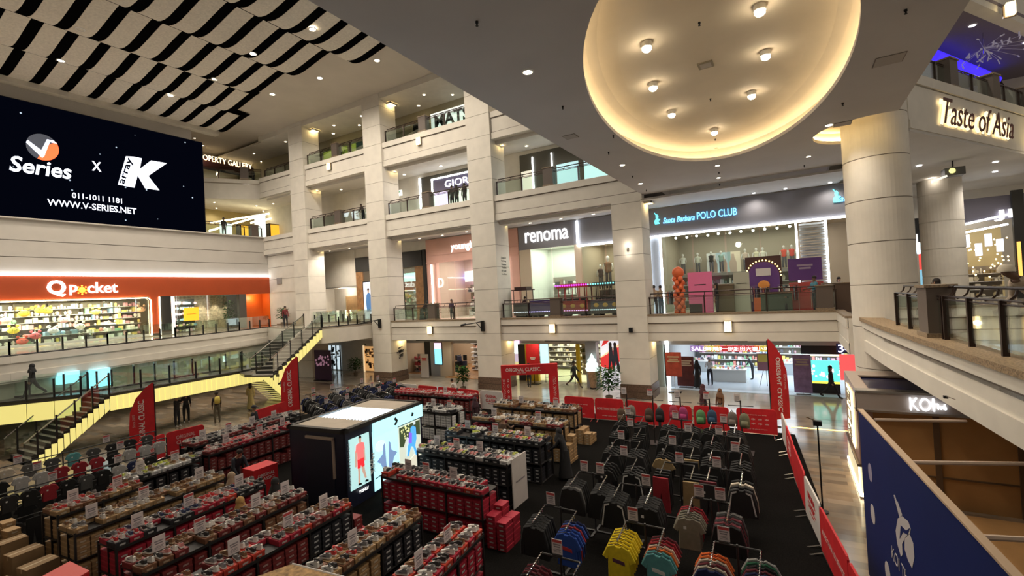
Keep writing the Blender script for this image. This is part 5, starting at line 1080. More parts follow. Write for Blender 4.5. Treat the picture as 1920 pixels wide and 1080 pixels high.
goods('glassware', 'shelf of glittering glassware in the shop at the right', X9 + .8, rp(1895, 520).y, rp(1790, 520).y, 4.6, 6.4, 4, [(.7, .6, .35), (.8, .75, .6), (.3, .22, .1), (.5, .4, .2)], dens=.2)
t = thing('storefront', 'narrow lit shop front with a red poster seen just right of the big round column', 'shop front'); X8 = 38.0; p, q = at(1712, 440, 0, X8), at(1732, 520, 0, X8)
obj('fascia_panel', MB().box(X8, X8 + .1, q.y - .6, p.y + 1, 8.0, 9.6), blk, t); text('sign_lettering', 'ALA', sign_e, (X8 - .05, at(1722, 452, 0, X8).y, at(1722, 448, 0, X8).z), FR, FU, 1.1, .6, t, ext=.04)
obj('lit_disc', MB().ball((X8 - .05, at(1722, 466, 0, X8).y, at(1722, 466, 0, X8).z), (.05, .45, .35), 10, 0, 6), emis('disc_w', (.6, .85, 1), 2), t); obj('red_poster', MB().box(X8 - .05, X8, q.y, p.y - .2, 6.4, 7.7), emis('poster_red', (.8, .06, .05), 1.1), t); obj('blue_poster', MB().box(X8 - .05, X8, q.y, p.y - .2, 4.7, 6.4), emis('poster_blue', (.2, .45, .6), .9), t)
# ================= the sale: racks of boxes and shoes =================
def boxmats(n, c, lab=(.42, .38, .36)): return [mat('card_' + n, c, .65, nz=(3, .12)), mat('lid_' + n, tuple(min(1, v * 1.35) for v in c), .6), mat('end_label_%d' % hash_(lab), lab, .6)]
BOXC = dict(red=boxmats('red', (.30, .012, .030)), maroon=boxmats('maroon', (.15, .018, .018), (.34, .22, .20)), tan=boxmats('tan', (.30, .19, .09), (.45, .38, .28)), black=boxmats('black', (.014, .014, .018), (.42, .42, .42)),
            white=boxmats('white', (.58, .58, .57), (.3, .3, .32)), orange=boxmats('orange', (.40, .035, .018)), brown=boxmats('brown', (.16, .07, .035), (.4, .3, .2)))
def boxmesh(w_=.26, d=.34, h=.112):
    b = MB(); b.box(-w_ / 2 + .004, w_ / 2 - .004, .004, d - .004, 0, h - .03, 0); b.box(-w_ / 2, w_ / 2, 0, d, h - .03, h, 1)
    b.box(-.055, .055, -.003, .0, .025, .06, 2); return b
BXB = boxmesh(); BXM = {k: BXB.mesh('shoe_box', v) for k, v in BOXC.items()}
def sneaker_mb():
    b = MB()
    def ring(x, w0, w1, z0, z1): return [(x, -w0, z0), (x, w0, z0), (x, w1 * 1.02, z0 + (z1 - z0) * .5), (x, w1 * .8, z1), (x, -w1 * .8, z1), (x, -w1 * 1.02, z0 + (z1 - z0) * .5)]
    def loft(secs, m):
        idx = [b._p(s_) for s_ in secs]; n = 6
        for q in range(len(secs) - 1):
            for j in range(n): b.f.append((idx[q] + j, idx[q + 1] + j, idx[q + 1] + (j + 1) % n, idx[q] + (j + 1) % n)); b.m.append(m)
        b.f.append(tuple(idx[0] + j for j in range(n))); b.f.append(tuple(idx[-1] + j for j in reversed(range(n)))); b.m += [m, m]
    loft([ring(-.135, .028, .030, .0, .03), ring(-.10, .038, .040, 0, .032), ring(0, .036, .038, 0, .028), ring(.07, .047, .048, 0, .026), ring(.12, .035, .036, .004, .026), ring(.145, .012, .014, .012, .026)], 1)
    loft([ring(-.13, .026, .024, .03, .095), ring(-.09, .035, .028, .03, .10), ring(-.03, .034, .026, .028, .088), ring(.02, .038, .028, .027, .075), ring(.07, .044, .036, .026, .058), ring(.115, .032, .028, .026, .045), ring(.138, .012, .010, .026, .034)], 0)
    b.box(-.105, -.035, -.020, .020, .088, .101, 2)
    for s_ in (-1, 1): b.slab((0, s_ * .0395, .04), (1, 0, 0), (0, 0, 1), (0, s_, 0), [(-.05, 0), (.03, .0), (.02, .022), (-.06, .012)], .003, 3)
    for k in range(3): b.box(-.01 + .022 * k, .0 + .022 * k, -.018, .018, .082 - .008 * k, .089 - .008 * k, 1)
    return b
SNK = sneaker_mb()
def rubber(n, c): return mat('rubber_' + n, c, .5)
def snmats(n, u, s_, st): return [mat('upper_' + n, u, .7), rubber(n, s_), mat('lining', (.06, .05, .05), .9), mat('stripe_' + n, st, .6)]
SNC = dict(white=snmats('white', (.72, .70, .66), (.75, .73, .70), (.15, .15, .18)), black=snmats('black', (.025, .025, .028), (.6, .58, .55), (.6, .6, .6)), grey=snmats('grey', (.22, .22, .23), (.65, .62, .58), (.05, .05, .06)),
           red=snmats('red', (.55, .04, .04), (.7, .68, .64), (.75, .72, .7)), brown=snmats('brown', (.22, .11, .05), (.5, .38, .25), (.08, .04, .02)), pink=snmats('pink', (.65, .25, .24), (.75, .70, .68), (.8, .75, .7)), lime=snmats('lime', (.55, .62, .12), (.7, .7, .65), (.05, .05, .05)), navy=snmats('navy', (.03, .045, .12), (.6, .6, .6), (.7, .7, .7)))
SNM = {k: SNK.mesh('sneaker', v) for k, v in SNC.items()}
for m_ in SNM.values(): m_.polygons.foreach_set('use_smooth', [False] * len(m_.polygons))
BOXES, SHOES = [], []
def rot2(u, v, a): return (u * math.cos(a) - v * math.sin(a), u * math.sin(a) + v * math.cos(a))
rackm = mat('rack_black', (.018, .016, .016), .5)
cardw = mat('price_card', (.62, .56, .56), .5); cardr = mat('price_header', (.50, .06, .06), .5); cardl = mat('price_lines', (.22, .20, .22), .6)
def price_card(big=1.0, clean=False):
    b = MB(); w_, h = .125 * big, .34 * big
    b.box(-.004, .004, -w_, w_, .02, h, 0); b.box(-.006, -.004, -w_ + .01, w_ - .01, h * .78, h - .015, 0 if clean else 1)
    for k, (a, c) in enumerate(((.62, .70), (.48, .56), (.34, .38), (.26, .30), (.18, .21))): b.box(-.006, -.004, -w_ * (.7 - .12 * (k % 2)), w_ * (.7 - .1 * (k % 3)), h * a, h * c, 2)
    b.box(-.05, .05, -w_ * .8, w_ * .8, 0, .02, 3); return b
PCM = price_card().mesh('price_card', [cardw, cardr, cardl, rackm])
PCM2 = price_card(clean=True).mesh('price_card', [cardw, cardr, cardl, rackm])
cards_by = {}
def card(p, rz, where, clean=False, s=.82):
    n = cards_by.get(where, 0); cards_by[where] = n + 1
    o = link('price_sign', PCM2 if clean else PCM, None, p, rz); o.scale = (s, s, s)
    return tag(o, 'small %sprice card standing %s' % ('plain white ' if clean else 'red-headed ', where), 'price sign', 'price cards ' + where)
def rack(where, x, y, a, L, D=.72, H=1.28, fc='red', tc=None, ends=True, pal=('white', 'black', 'grey'), sign_u=(), tiers=2, stack=0, fill=1.0, face='front', layers=1, mix=None, shelfside=None):
    """where names the rack in every label. u runs along the rack, v away from its front"""
    t = thing('shelf_rack', 'two-tier black sale rack full of shoe boxes, ' + where, 'rack', (x, y, .03), a)
    th = (H - .08) / tiers; nb = max(1, round(L / 1.08)); bay = L / nb
    def W(u, v, z): q = rot2(u, v, a); return Vector((x + q[0], y + q[1], z + .03))
    for k in range(tiers + 1): obj('shelf_board', MB().box(0, L, 0, D, .04 + k * th - .02, .04 + k * th + .0), rackm, t)
    for i in range(nb + 1):
        u = min(max(i * bay, .02), L - .02); obj('upright', MB().box(u - .02, u + .02, -.012, .03, 0, H).box(u - .02, u + .02, D - .03, D + .012, 0, H).box(u - .012, u + .012, 0, D, .0, .03), rackm, t)
    obj('back_panel', MB().box(.02, L - .02, D / 2 - .006, D / 2 + .006, .02, H - .02), rackm, t)
    obj('shelf_edge', MB().box(0, L, -.02, -.0, .04 + tiers * th - .05, .04 + tiers * th + .01), rackm, t)
    ncol = max(1, int((bay - .05) / .265)); pit = (bay - .05) / ncol; rows_ = int((th - .03) / .114)
    for i in range(nb):
        bc = (mix[i % len(mix)] if mix else fc)
        for k in range(tiers):
            c_ = bc if isinstance(bc, str) else bc[k % len(bc)]
            for j in range(ncol):
                u = i * bay + .025 + pit * (j + .5); top = rows_ if R() < fill else rows_ - int(U(0, 2))
                for r in range(top):
                    z = .042 + k * th + r * .114
                    BOXES.append((W(u, .006 + U(0, .012), z), a + U(-.02, .02), c_, where, k))
                    if (i == 0 and j == 0) or (i == nb - 1 and j == ncol - 1): q = W(u, D - .006, z); BOXES.append((q, a + math.pi, c_, where, k))
    # tops: open trays and shoes
    z = .04 + tiers * th; tc = tc or fc
    nv = 2
    for i in range(int(L / .268)):
        u = .14 + i * (L - .28) / max(1, int(L / .268) - 1)
        for j in range(nv):
            if R() < .95:
                cc = tc if isinstance(tc, str) else random.choice(tc); BOXES.append((W(u, .01 + j * (D / 2), z + .002), a + U(-.05, .05), cc, where, 9))
                zz = z + .118
                for s_ in (-1, 1):
                    sh = random.choice(pal); SHOES.append((W(u + s_ * .062, .01 + j * (D / 2) + .17, zz), a + math.pi / 2 + U(-.25, .25), sh, where, U(-.12, .1)))
    for n_, su in enumerate(sign_u): card(W(su, D * .52, z + .12), a + math.pi / 2, 'on ' + where, clean=n_ % 4 != 1, s=.95)
    for s_ in range(stack):                                            # loose stacks on the floor at the right hand end
        for j in range(2):
            n_ = int(U(5, 9)) if s_ == 0 else int(U(3, 7))
            for r in range(n_): BOXES.append((W(L + .20 + s_ * .3, .02 + j * .36, r * .114), a + U(-.04, .04), fc if isinstance(fc, str) else fc[0], where, 8))
    if ends:
        cc = fc if isinstance(fc, str) else fc[0]
    return t
MIXP = ('white', 'grey', 'black', 'brown', 'pink', 'red')
rack('the frontmost left rack', 4.2, 9.25, .045, 3.65, .75, fc='maroon', tc=('orange', 'red', 'maroon'), pal=('white', 'brown', 'pink', 'grey', 'black'), sign_u=(1.0, 2.2, 3.15), stack=1, mix=['maroon', 'maroon', 'black', 'red'])
rack('the second left rack from the front', 4.1, 10.85, .06, 3.75, .8, fc='maroon', tc=('maroon', 'brown'), pal=('white', 'white', 'pink', 'black', 'brown'), sign_u=(.5, 1.3, 2.6, 3.4), mix=['maroon', 'maroon', 'brown', 'maroon'])
rack('the third left rack from the front', 4.3, 12.58, .07, 3.5, .75, fc='red', tc=('red', 'orange', 'black'), pal=('white', 'red', 'black', 'grey', 'navy'), sign_u=(.6, 1.7, 3.0))
rack('the long tan rack at left', 4.15, 14.3, .07, 3.5, .8, fc='tan', tc=('tan', 'tan', 'brown'), pal=('brown', 'grey', 'white', 'brown'), sign_u=(.5, 1.6, 3.0), mix=['tan', 'tan', 'tan', 'tan'])
rack('the short tan rack at left', 4.35, 16.05, .12, 1.95, .75, fc='tan', tc=('tan', 'brown'), pal=('brown', 'grey', 'white', 'red'), sign_u=(.5, 1.5))
rack('the black rack behind the tan racks', 6.2, 17.0, .1, 2.1, .75, fc='black', tc=('black', 'white'), pal=('lime', 'white', 'grey', 'brown'), sign_u=(.5, 1.5))
rack('the red rack left of the booth', 8.6, 17.4, .05, 3.6, .9, fc='maroon', tc=('maroon', 'red'), pal=('white', 'black', 'pink', 'red'), sign_u=(.9, 2.2, 3.2), fill=.9)
rack('the rear rack left of the booth', 8.9, 19.0, .06, 4.6, .9, fc='black', tc=('black', 'maroon'), pal=('white', 'black', 'grey'), sign_u=(.6, 1.6, 2.6, 3.6))
rack('the tan rack before the booth', 5.55, 7.3, .06, 2.6, .75, fc='tan', tc=('tan', 'tan', 'brown'), pal=('grey', 'brown', 'white', 'red', 'black'), sign_u=(.9,), mix=['tan', 'black', 'tan'])
rack('the bright red rack at the bottom edge', 6.1, 5.55, .1, 2.0, .8, fc='red', tc=('red', 'orange'), pal=('white', 'grey', 'black', 'brown'), sign_u=(.35, 1.3))
a9 = -math.pi / 2
rack('the long red rack beside the posters', 9.6, 10.25, a9, 3.45, .72, fc='red', tc=('red', 'red', 'orange'), pal=('black', 'grey', 'white', 'black'), sign_u=(.7, 1.35, 2.3), stack=2)
rack('the front black rack right of the posters', 11.65, 10.75, a9, 3.45, .85, fc='black', tc=('black', 'black', 'white'), pal=('grey', 'white', 'black', 'pink', 'lime'), sign_u=(.5, 1.3, 2.2), fill=.95)
rack('the rear black rack right of the posters', 13.55, 11.1, a9, 3.9, .9, fc='black', tc=('black',), pal=('white', 'red', 'grey', 'pink', 'lime', 'brown'), sign_u=(.7, 1.9, 3.2))
rack('the near kraft rack by the red arch', 15.5, 11.3, a9, 3.9, .9, fc='tan', tc=('tan', 'maroon', 'tan'), pal=('brown', 'grey', 'white', 'black'), sign_u=(.8, 2.8), stack=1, mix=['red', 'tan', 'tan', 'tan'])
rack('the far kraft rack by the red arch', 17.75, 11.7, a9, 3.9, .85, fc='tan', tc=('tan', 'brown'), pal=('brown', 'black', 'grey', 'white'), sign_u=(1.2, 2.9), stack=2)
rack('the white box rack behind the booth', 16.0, 14.6, a9, 1.9, 1.0, fc='white', tc=('white', 'black'), pal=('black', 'white', 'white'), sign_u=(.5, 1.4))
rack('the red shoe rack along the barriers', 18.6, 18.6, a9, 5.0, .8, fc='maroon', tc=('maroon', 'red'), pal=('pink', 'red', 'white', 'red'), sign_u=(3.2,))
# loose stacks of cartons at the lower left
bigc = [(3.1, 15.2, .55, .5), (3.75, 16.95, .5, .78), (2.95, 16.9, .5, .62), (3.0, 16.05, .5, .85), (3.78, 15.2, .6, .62), (3.75, 16.05, .58, .72)]
cm = [mat('carton', (.26, .165, .08), .8, nz=(3, .12)), mat('carton_tape', (.45, .33, .18), .4)]
for i, (x, y, s_, h) in enumerate(bigc):
    t = thing('carton', 'brown shipping carton, %s of the pile left of the tan racks' % ['lowest', 'rearmost tall one', 'far left one', 'tallest one', 'nearest right one', 'nearest left one'][i], 'carton', (x, y, .03), U(-.1, .3))
    obj('carton_body', MB().box(-s_ / 2, s_ / 2, -s_ * .35, s_ * .35, 0, h), cm[0], t); b = MB().box(-s_ / 2 - .002, s_ / 2 + .002, -.03, .03, h - .1, h + .003); obj('tape', b, cm[1], t)
for i in range(5):
    for r in range(int(U(4, 9))): BOXES.append((Vector((3.95 - (i % 3) * .36, 17.6 + .4 * (i // 3), .03 + r * .114)), U(-.1, .3), 'tan', 'the short tan rack at left', 8))
for k in range(7):
    for r in range(5): BOXES.append((Vector((8.16, 9.15 + .27 * (k % 2) * 0 + .36 * (k % 2), .03 + r * .114)), .05, 'red', 'the second left rack from the front', 8)) if k < 2 else None

def show_size(p):
    d = depth(p)
    if d < .5: return 0
    q = Vector(p) - EYE; px = 960 + FPX * (q[0] * X_[0] + q[1] * Y_[0] + q[2] * Z_[0]) / d; py = 540 + FPX * (q[0] * X_[1] + q[1] * Y_[1] + q[2] * Z_[1]) / d
    return 1 / d if -20 < px < 1940 and -20 < py < 1095 else 0
CNAME = dict(red='red', maroon='dark red', tan='kraft brown', black='black', white='white', orange='orange red', brown='dark brown')
TIER = {0: 'in the bottom tier of', 1: 'in the upper tier of', 9: 'on the top of', 8: 'stacked on the floor beside'}
BOXES.sort(key=lambda b_: -show_size(b_[0])); SHOES.sort(key=lambda b_: -show_size(b_[0]))
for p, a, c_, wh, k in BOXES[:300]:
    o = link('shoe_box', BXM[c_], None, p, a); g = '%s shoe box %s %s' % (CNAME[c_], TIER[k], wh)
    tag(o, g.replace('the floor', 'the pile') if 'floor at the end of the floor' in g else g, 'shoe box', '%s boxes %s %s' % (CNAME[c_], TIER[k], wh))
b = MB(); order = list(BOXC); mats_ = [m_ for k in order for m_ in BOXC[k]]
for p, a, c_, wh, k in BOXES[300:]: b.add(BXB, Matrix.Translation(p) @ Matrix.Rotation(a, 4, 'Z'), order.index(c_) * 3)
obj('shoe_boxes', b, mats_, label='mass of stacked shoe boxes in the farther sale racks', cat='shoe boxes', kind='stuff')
for p, a, c_, wh, tl in SHOES[:300]:
    o = link('sneaker', SNM[c_], None, p, a); o.rotation_euler[1] = tl; o.location.z += abs(math.sin(tl)) * .12
    tag(o, '%s sneaker displayed on top of %s' % (c_, wh), 'sneaker', '%s sneakers on %s' % (c_, wh))
b = MB(); order = list(SNC); mats_ = [m_ for k in order for m_ in SNC[k]]
for p, a, c_, wh, tl in SHOES[300:]: b.add(SNK, Matrix.Translation(p + Vector((0, 0, abs(math.sin(tl)) * .12))) @ Matrix.Rotation(a, 4, 'Z') @ Matrix.Rotation(tl, 4, 'Y'), order.index(c_) * 4)
obj('sneakers', b, mats_, label='mass of display sneakers on the farther sale racks', cat='sneakers', kind='stuff')
# white end board of the black rack, red board beside the booth
t = thing('end_board', 'tall white printed board at the near end of the front black rack', 'board', (11.95, 7.18, .03)); obj('board', MB().box(-.3, .55, -.03, 0, 0, 1.42), mat('board_white', (.50, .46, .44), .6, nz=(2, .08)), t)
obj('print_lines', MB().box(-.12, .4, -.035, -.03, .7, .74), cardl, t)
t = thing('sale_bin', 'red sale bin with white writing left of the black booth', 'bin', (8.55, 14.9, .03)); obj('body', MB().box(-.05, .75, -.3, .3, 0, 1.15), redm, t); text('lettering', 'ORIGINAL', whitem, (8.9, 14.59, .95), LR, LU, .55, .09, t, ext=.005); text('lettering', 'CLASSIC.', whitem, (8.9, 14.59, .82), LR, LU, .55, .09, t, ext=.005)

# ================= garments =================
def tee_mb(sl=.2, ln=.74, th=.05, wide=1.0, longs=False):
    s_ = [(.075, -.07), (.22 * wide, -.125)] + ([(.30 * wide, -.45), (.31 * wide, -.72), (.24 * wide, -.73), (.215 * wide, -.34)] if longs else [(.33 * wide, -.33), (.245 * wide, -.385), (.21 * wide, -.27)]) + [(.225 * wide, -ln)]
    pts = s_ + [(-a, c) for a, c in reversed(s_)] + [(-.04, -.105), (.04, -.105)]
    b = MB(); n = len(pts); cx, cz = 0, -.4
    lay = [(-th / 2, .93), (-th * .25, 1.0), (th * .25, 1.0), (th / 2, .93)]
    idx = [b._p([(x, y * k, cz + (z - cz) * (k * .5 + .5)) for y, z in pts]) for x, k in lay]
    for q in range(3):
        for j in range(n): b.f.append((idx[q] + j, idx[q] + (j + 1) % n, idx[q + 1] + (j + 1) % n, idx[q + 1] + j)); b.m.append(0)
    b.f.append(tuple(idx[0] + j for j in reversed(range(n)))); b.f.append(tuple(idx[3] + j for j in range(n))); b.m += [0, 0]
    return b
def trouser_mb():
    b = MB(); b.slab((-.03, 0, 0), (0, -1, 0), (0, 0, 1), (1, 0, 0), [(-.19, -.08), (-.22, -.95), (-.05, -.95), (0, -.45), (.05, -.95), (.22, -.95), (.19, -.08)], .06); return b
HANG = MB().tube([(0, 0, .03), (0, 0, -.05), ], .006, 4, 1); HANG.tube([(0, -.20, -.11), (0, 0, -.05), (0, .20, -.11)], .008, 4, 0)
HGM = HANG.mesh('hanger', [blackm, chrome])
GMB = dict(shirt=tee_mb(), jacket=tee_mb(ln=.72, th=.09, wide=1.12, longs=True), trousers=trouser_mb()); GM = {}
def gmat(c): return mat('cloth%d' % hash_(c), c, .85, nz=(12, .10))
def gmesh(kind, c, mark=None):
    k = (kind, c, mark)
    if k not in GM:
        b = MB(); b.add(GMB[kind]); ms = [gmat(c)]
        th = .046 if kind == 'jacket' else .027
        if mark == 'stripe':
            ms.append(gmat((.65, .65, .63)))
            for s_ in (-1, 1): b.slab((-th - .002, 0, 0), (0, -1, 0), (0, 0, 1), (-1, 0, 0), [(s_ * .10, -.12), (s_ * .22, -.16), (s_ * .31, -.66), (s_ * .275, -.66), (s_ * .20, -.20), (s_ * .10, -.155)], .004, 1)
        elif mark == 'badge': ms.append(gmat((.7, .7, .7))); b.slab((-th - .002, .08, -.28), (0, -1, 0), (0, 0, 1), (-1, 0, 0), [(-.03, -.03), (.03, -.03), (.03, .03), (-.03, .03)], .003, 1)
        elif mark: ms.append(gmat(mark)); b.slab((-th - .002, 0, -.36), (0, -1, 0), (0, 0, 1), (-1, 0, 0), [(-.12, .03), (-.11, -.04), (.13, -.07), (.12, .0), (0, .02)], .003, 1)
        GM[k] = b.mesh(kind, ms)
    return GM[k]
CN = {}
def garment(kind, c, nm, p, rz, where, mark=None, hang=True, sc_=1.0):
    o = link(kind, gmesh(kind, c, mark), None, p, rz); o.scale = (sc_,) * 3; o.rotation_euler[2] += U(-.08, .08)
    if hang: link('hanger', HGM, o)
    extra = {'stripe': ' with white sleeve stripes', 'badge': ' with white badge'}.get(mark, ' with a chest print' if mark else '')
    return tag(o, '%s %s%s %s' % (nm, kind, extra, where), kind, '%s %s%s %s' % (nm, kind, extra, where))
K_ = dict(black=(.007, .007, .0075), dark=(.016, .015, .016), navy=(.012, .02, .08), blue=(.02, .07, .34), red=(.30, .015, .025), yellow=(.80, .62, .02), teal=(.10, .32, .33), orange=(.75, .16, .03), cream=(.55, .48, .38), beige=(.24, .22, .17), purple=(.10, .03, .12), green=(.02, .12, .06), grey=(.07, .07, .07), maroon=(.14, .02, .03), white=(.42, .41, .40), khaki=(.30, .21, .10), lgrey=(.12, .115, .11))
def clothes_rack(label, x, y, rz, arms, z=1.5, w_=.75, cards=(0,), sp=.085, where='', hang=True, arm=.62):
    """arms: (side, [(kind, colour, mark), ...]) ; arms reach out along local -x"""
    t = thing('clothes_rack', label, 'clothes rack', (x, y, .03), rz)
    obj('pole', MB().tube([(0, 0, .03), (0, 0, z)], .022, 6), rackm, t); obj('base', MB().box(-.35, .35, -.03, .03, 0, .03).box(-.03, .03, -.4, .4, 0, .03), rackm, t)
    obj('crossbar', MB().tube([(0, -w_ / 2, z - .03), (0, w_ / 2, z - .03)], .018, 6), rackm, t)
    for s_, gs in arms:
        yy = s_ * w_ / 2; b = MB().tube([(0, yy, z - .03), (-arm, yy, z - .03 - arm * .18)], .011, 6, 0)
        for k in range(9): u = arm * (k + .5) / 9; b.ball((-u, yy, z - .03 - u * .18 + .012), .02, 5, 0, 3)
        obj('arm', b, chrome, t)
        for k, (kd, c, mk) in enumerate(gs):
            u = arm - .05 - k * sp
            if u < -.02: break
            q = rot2(-u, yy, rz); garment(kd, K_[c], {'lgrey': 'light grey', 'dark': 'charcoal'}.get(c, c), (x + q[0], y + q[1], z - .03 - u * .18), rz, where, mk if k < 2 else None, hang)
    for k in cards:
        q = rot2(.02, (k) * w_ * .32, rz); card((x + q[0], y + q[1], z + .02), rz, where, clean=False, s=.82)
    return t
def gs(kind, cols_, mark=None, n=6): return [(kind, cols_[i] if i < len(cols_) else cols_[-1], mark) for i in range(n)]
clothes_rack('garment rack of blue shirts and black jackets', 9.35, 4.55, 0, [(1, gs('jacket', ['black'])), (-1, gs('shirt', ['blue', 'blue', 'blue', 'red', 'blue', 'navy'], (.5, .04, .05)))], cards=(1.0,), where='on the blue shirt rack')
clothes_rack('garment rack of plain black jackets', 11.45, 4.6, 0, [(1, gs('jacket', ['dark', 'lgrey', 'dark', 'black'])), (-1, gs('jacket', ['black']))], cards=(1.0, -.8), where='on the rack of plain black jackets')
clothes_rack('garment rack of black jackets with white stripes', 11.15, 3.4, 0, [(1, gs('jacket', ['black'], 'stripe')), (-1, gs('jacket', ['black', 'black', 'dark'], 'badge'))], cards=(-1.0,), where='on the rack of striped black jackets')
clothes_rack('garment rack of yellow and teal shirts', 9.35, 2.72, 0, [(1, gs('shirt', ['yellow'], (.12, .04, .08), 7)), (-1, gs('shirt', ['teal', 'teal', 'orange', 'cream', 'red', 'red', 'maroon'], (.7, .7, .68), 7))], cards=(1.0,), where='on the rack of yellow and teal shirts')
clothes_rack('garment rack of beige and dark red shirts', 11.0, 1.72, 0, [(1, gs('shirt', ['beige', 'beige', 'beige', 'beige', 'red'], 'badge')), (-1, gs('jacket', ['black', 'maroon', 'dark', 'maroon', 'black', 'lgrey']))], cards=(1.0, -.8), where='on the rack of beige and dark red shirts')
clothes_rack('garment rack of navy, cream and orange shirts', 9.25, 1.05, 0, [(1, gs('shirt', ['navy', 'cream', 'maroon', 'cream', 'orange', 'orange'])), (-1, gs('shirt', ['orange', 'purple', 'navy', 'maroon', 'dark', 'green', 'white'], None, 7))], cards=(.9,), where='on the rack of navy and orange shirts')
clothes_rack('garment rack of orange and dark shirts at the bottom edge', 7.6, 3.75, 0, [(1, gs('shirt', ['orange', 'maroon', 'dark', 'maroon'])), (-1, gs('shirt', ['orange', 'cream', 'black']))], cards=(.3,), where='on the bottom edge rack')
dk = ['black', 'dark', 'black', 'black', 'dark', 'black']
rows_ = [(12.95, (4.25, 2.75, 1.62)), (14.35, (4.55, 3.0, 1.75)), (15.8, (4.9, 3.25, 1.9)), (17.25, (5.2, 3.5, 2.15))]
nthw = ['leftmost', 'second from left', 'third from left', 'rightmost']
for ri, (x, ys) in enumerate(rows_):
    for ci, y in enumerate(ys):
        w1 = 'on the %s dark racks, %s' % (['nearest', 'second', 'third', 'farthest'][ri], ['left', 'middle', 'right'][ci])
        c1 = random.sample(dk, 4); c2 = random.sample(dk, 4); k1, k2 = random.choice(['jacket', 'trousers', 'shirt']), random.choice(['trousers', 'jacket'])
        if (ri, ci) == (0, 1): c2[0] = 'khaki'; c1[0] = 'red'; k1 = k2 = 'trousers'
        if (ri, ci) == (0, 2): c1[1] = 'maroon'; c2[2] = 'cream'
        if (ri, ci) == (1, 1): c1[0] = c2[1] = 'khaki'
        clothes_rack('dark garment rack ' + w1.replace('on the', 'among the'), x, y, 0, [(1, gs(k1, c1, 'badge' if R() < .4 else None, 4)), (-1, gs(k2, c2, 'stripe' if R() < .3 and k2 == 'jacket' else None, 4))], cards=(random.choice([.9, -.9, .0]),), where=w1, sp=.13, hang=False)
# backpacks on the far stands
bpk = [(1165, 778, (.08, .05, .03), 'brown'), (1184, 772, (.16, .14, .12), 'taupe'), (1217, 778, (.06, .035, .025), 'dark brown'), (1237, 778, (.012, .012, .015), 'black'), (1263, 773, (.30, .03, .06), 'crimson'), (1281, 776, (.28, .03, .12), 'magenta'), (1314, 782, (.08, .20, .08), 'green'), (1335, 782, (.02, .05, .10), 'navy'), (1373, 786, (.12, .10, .09), 'grey'), (1396, 789, (.13, .13, .08), 'olive'), (1317, 818, (.05, .07, .04), 'dark green'), (1336, 822, (.30, .20, .09), 'khaki')]
for i in range(5):
    y = 5.95 - i * 1.05; t = thing('display_stand', 'black backpack display stand, %s along the red barriers' % ['first from the left', 'second from the left', 'middle one', 'second from the right', 'last on the right'][i], 'display stand', (18.9, y, .03))
    obj('pole', MB().tube([(0, 0, 0), (0, 0, 1.9)], .025, 6), rackm, t); obj('base', MB().box(-.3, .3, -.35, .35, 0, .03), rackm, t); obj('crossbar', MB().tube([(-.05, -.42, 1.72), (-.05, .42, 1.72)], .015, 5), rackm, t)
    card((18.9, y + .1, 1.9), 0, 'on the backpack stands by the red barriers', clean=i % 2 == 0)
for px, py, c, nm in bpk:
    p = at(px, py, 0, 18.5); t = thing('backpack', '%s backpack hanging on the display stands by the red barriers' % nm, 'backpack', (p.x, p.y, p.z))
    b = MB().lathe([(.02, -.26), (.15, -.25), (.17, -.15), (.17, .05), (.14, .18), (.08, .25), (.01, .27)], 12, 0, sx=.6); obj('body', b, gmat(c), t, smooth=True)
    b = MB().lathe([(.01, -.22), (.11, -.21), (.12, -.1), (.11, .0), (.01, .03)], 10, 0, (-.07, 0, 0), sx=.5); obj('front_pocket', b, gmat(tuple(v * 1.5 for v in c)), t, smooth=True)
    b = MB().tube([(.0, -.05, .25), (0, 0, .33), (0, .05, .25)], .012, 5); obj('top_loop', b, gmat((.02, .02, .02)), t); b = MB()
    for s_ in (-1, 1): b.tube([(.08, s_ * .07, .22), (.14, s_ * .09, .05), (.08, s_ * .08, -.2)], .018, 5)
    obj('shoulder_straps', b, gmat((.02, .02, .02)), t)
# shirt displays along the left edge
for ri, (xa, xb, y, z) in enumerate(((3.4, 8.9, 21.9, 1.55), (3.6, 8.6, 20.3, 1.55), (3.9, 7.6, 18.7, 1.5))):
    nm = ['rear', 'middle', 'front'][ri]; t = thing('clothes_rail', 'long black shirt rail at the left edge, %s of the three' % nm, 'clothes rail', (xa, y, .03)); L = xb - xa
    obj('rail', MB().tube([(0, 0, z), (L, 0, z)], .02, 6), rackm, t)
    for u in (0, L / 2, L): obj('leg', MB().tube([(u, 0, 0), (u, 0, z)], .02, 6), rackm, t)
    obj('lower_rail', MB().tube([(0, -.25, .8), (L, -.25, .8)], .015, 6), rackm, t)
    cols = [['lgrey', 'lgrey', 'cream', 'lgrey', 'grey', 'teal', 'grey', 'dark', 'dark', 'grey'], ['dark', 'black', 'white', 'white', 'red', 'red', 'red', 'black', 'white', 'white', 'white'], ['dark', 'black', 'red', 'black', 'grey', 'black', 'white', 'navy', 'black']][ri]
    n = len(cols)
    for k, c in enumerate(cols):
        x = xa + L * (k + .5) / n
        for dd in (0, .09): garment('shirt', K_[c], {'lgrey': 'light grey', 'dark': 'charcoal'}.get(c, c), (x, y - .05 + dd, z), math.pi / 2, 'on the %s rail at the left edge' % nm, 'badge' if dd == 0 else None, False, .66)
        garment('trousers' if k % 2 else 'shirt', K_['black' if k % 3 else 'dark'], 'black' if k % 3 else 'charcoal', (x, y - .3, .82 if k % 2 else .8), math.pi / 2, 'low on the %s rail at the left edge' % nm, None, False, .8)
    for u in (.3, .72): card((xa + L * u, y, z + .02), math.pi / 2, 'on the %s shirt rail at the left edge' % nm)
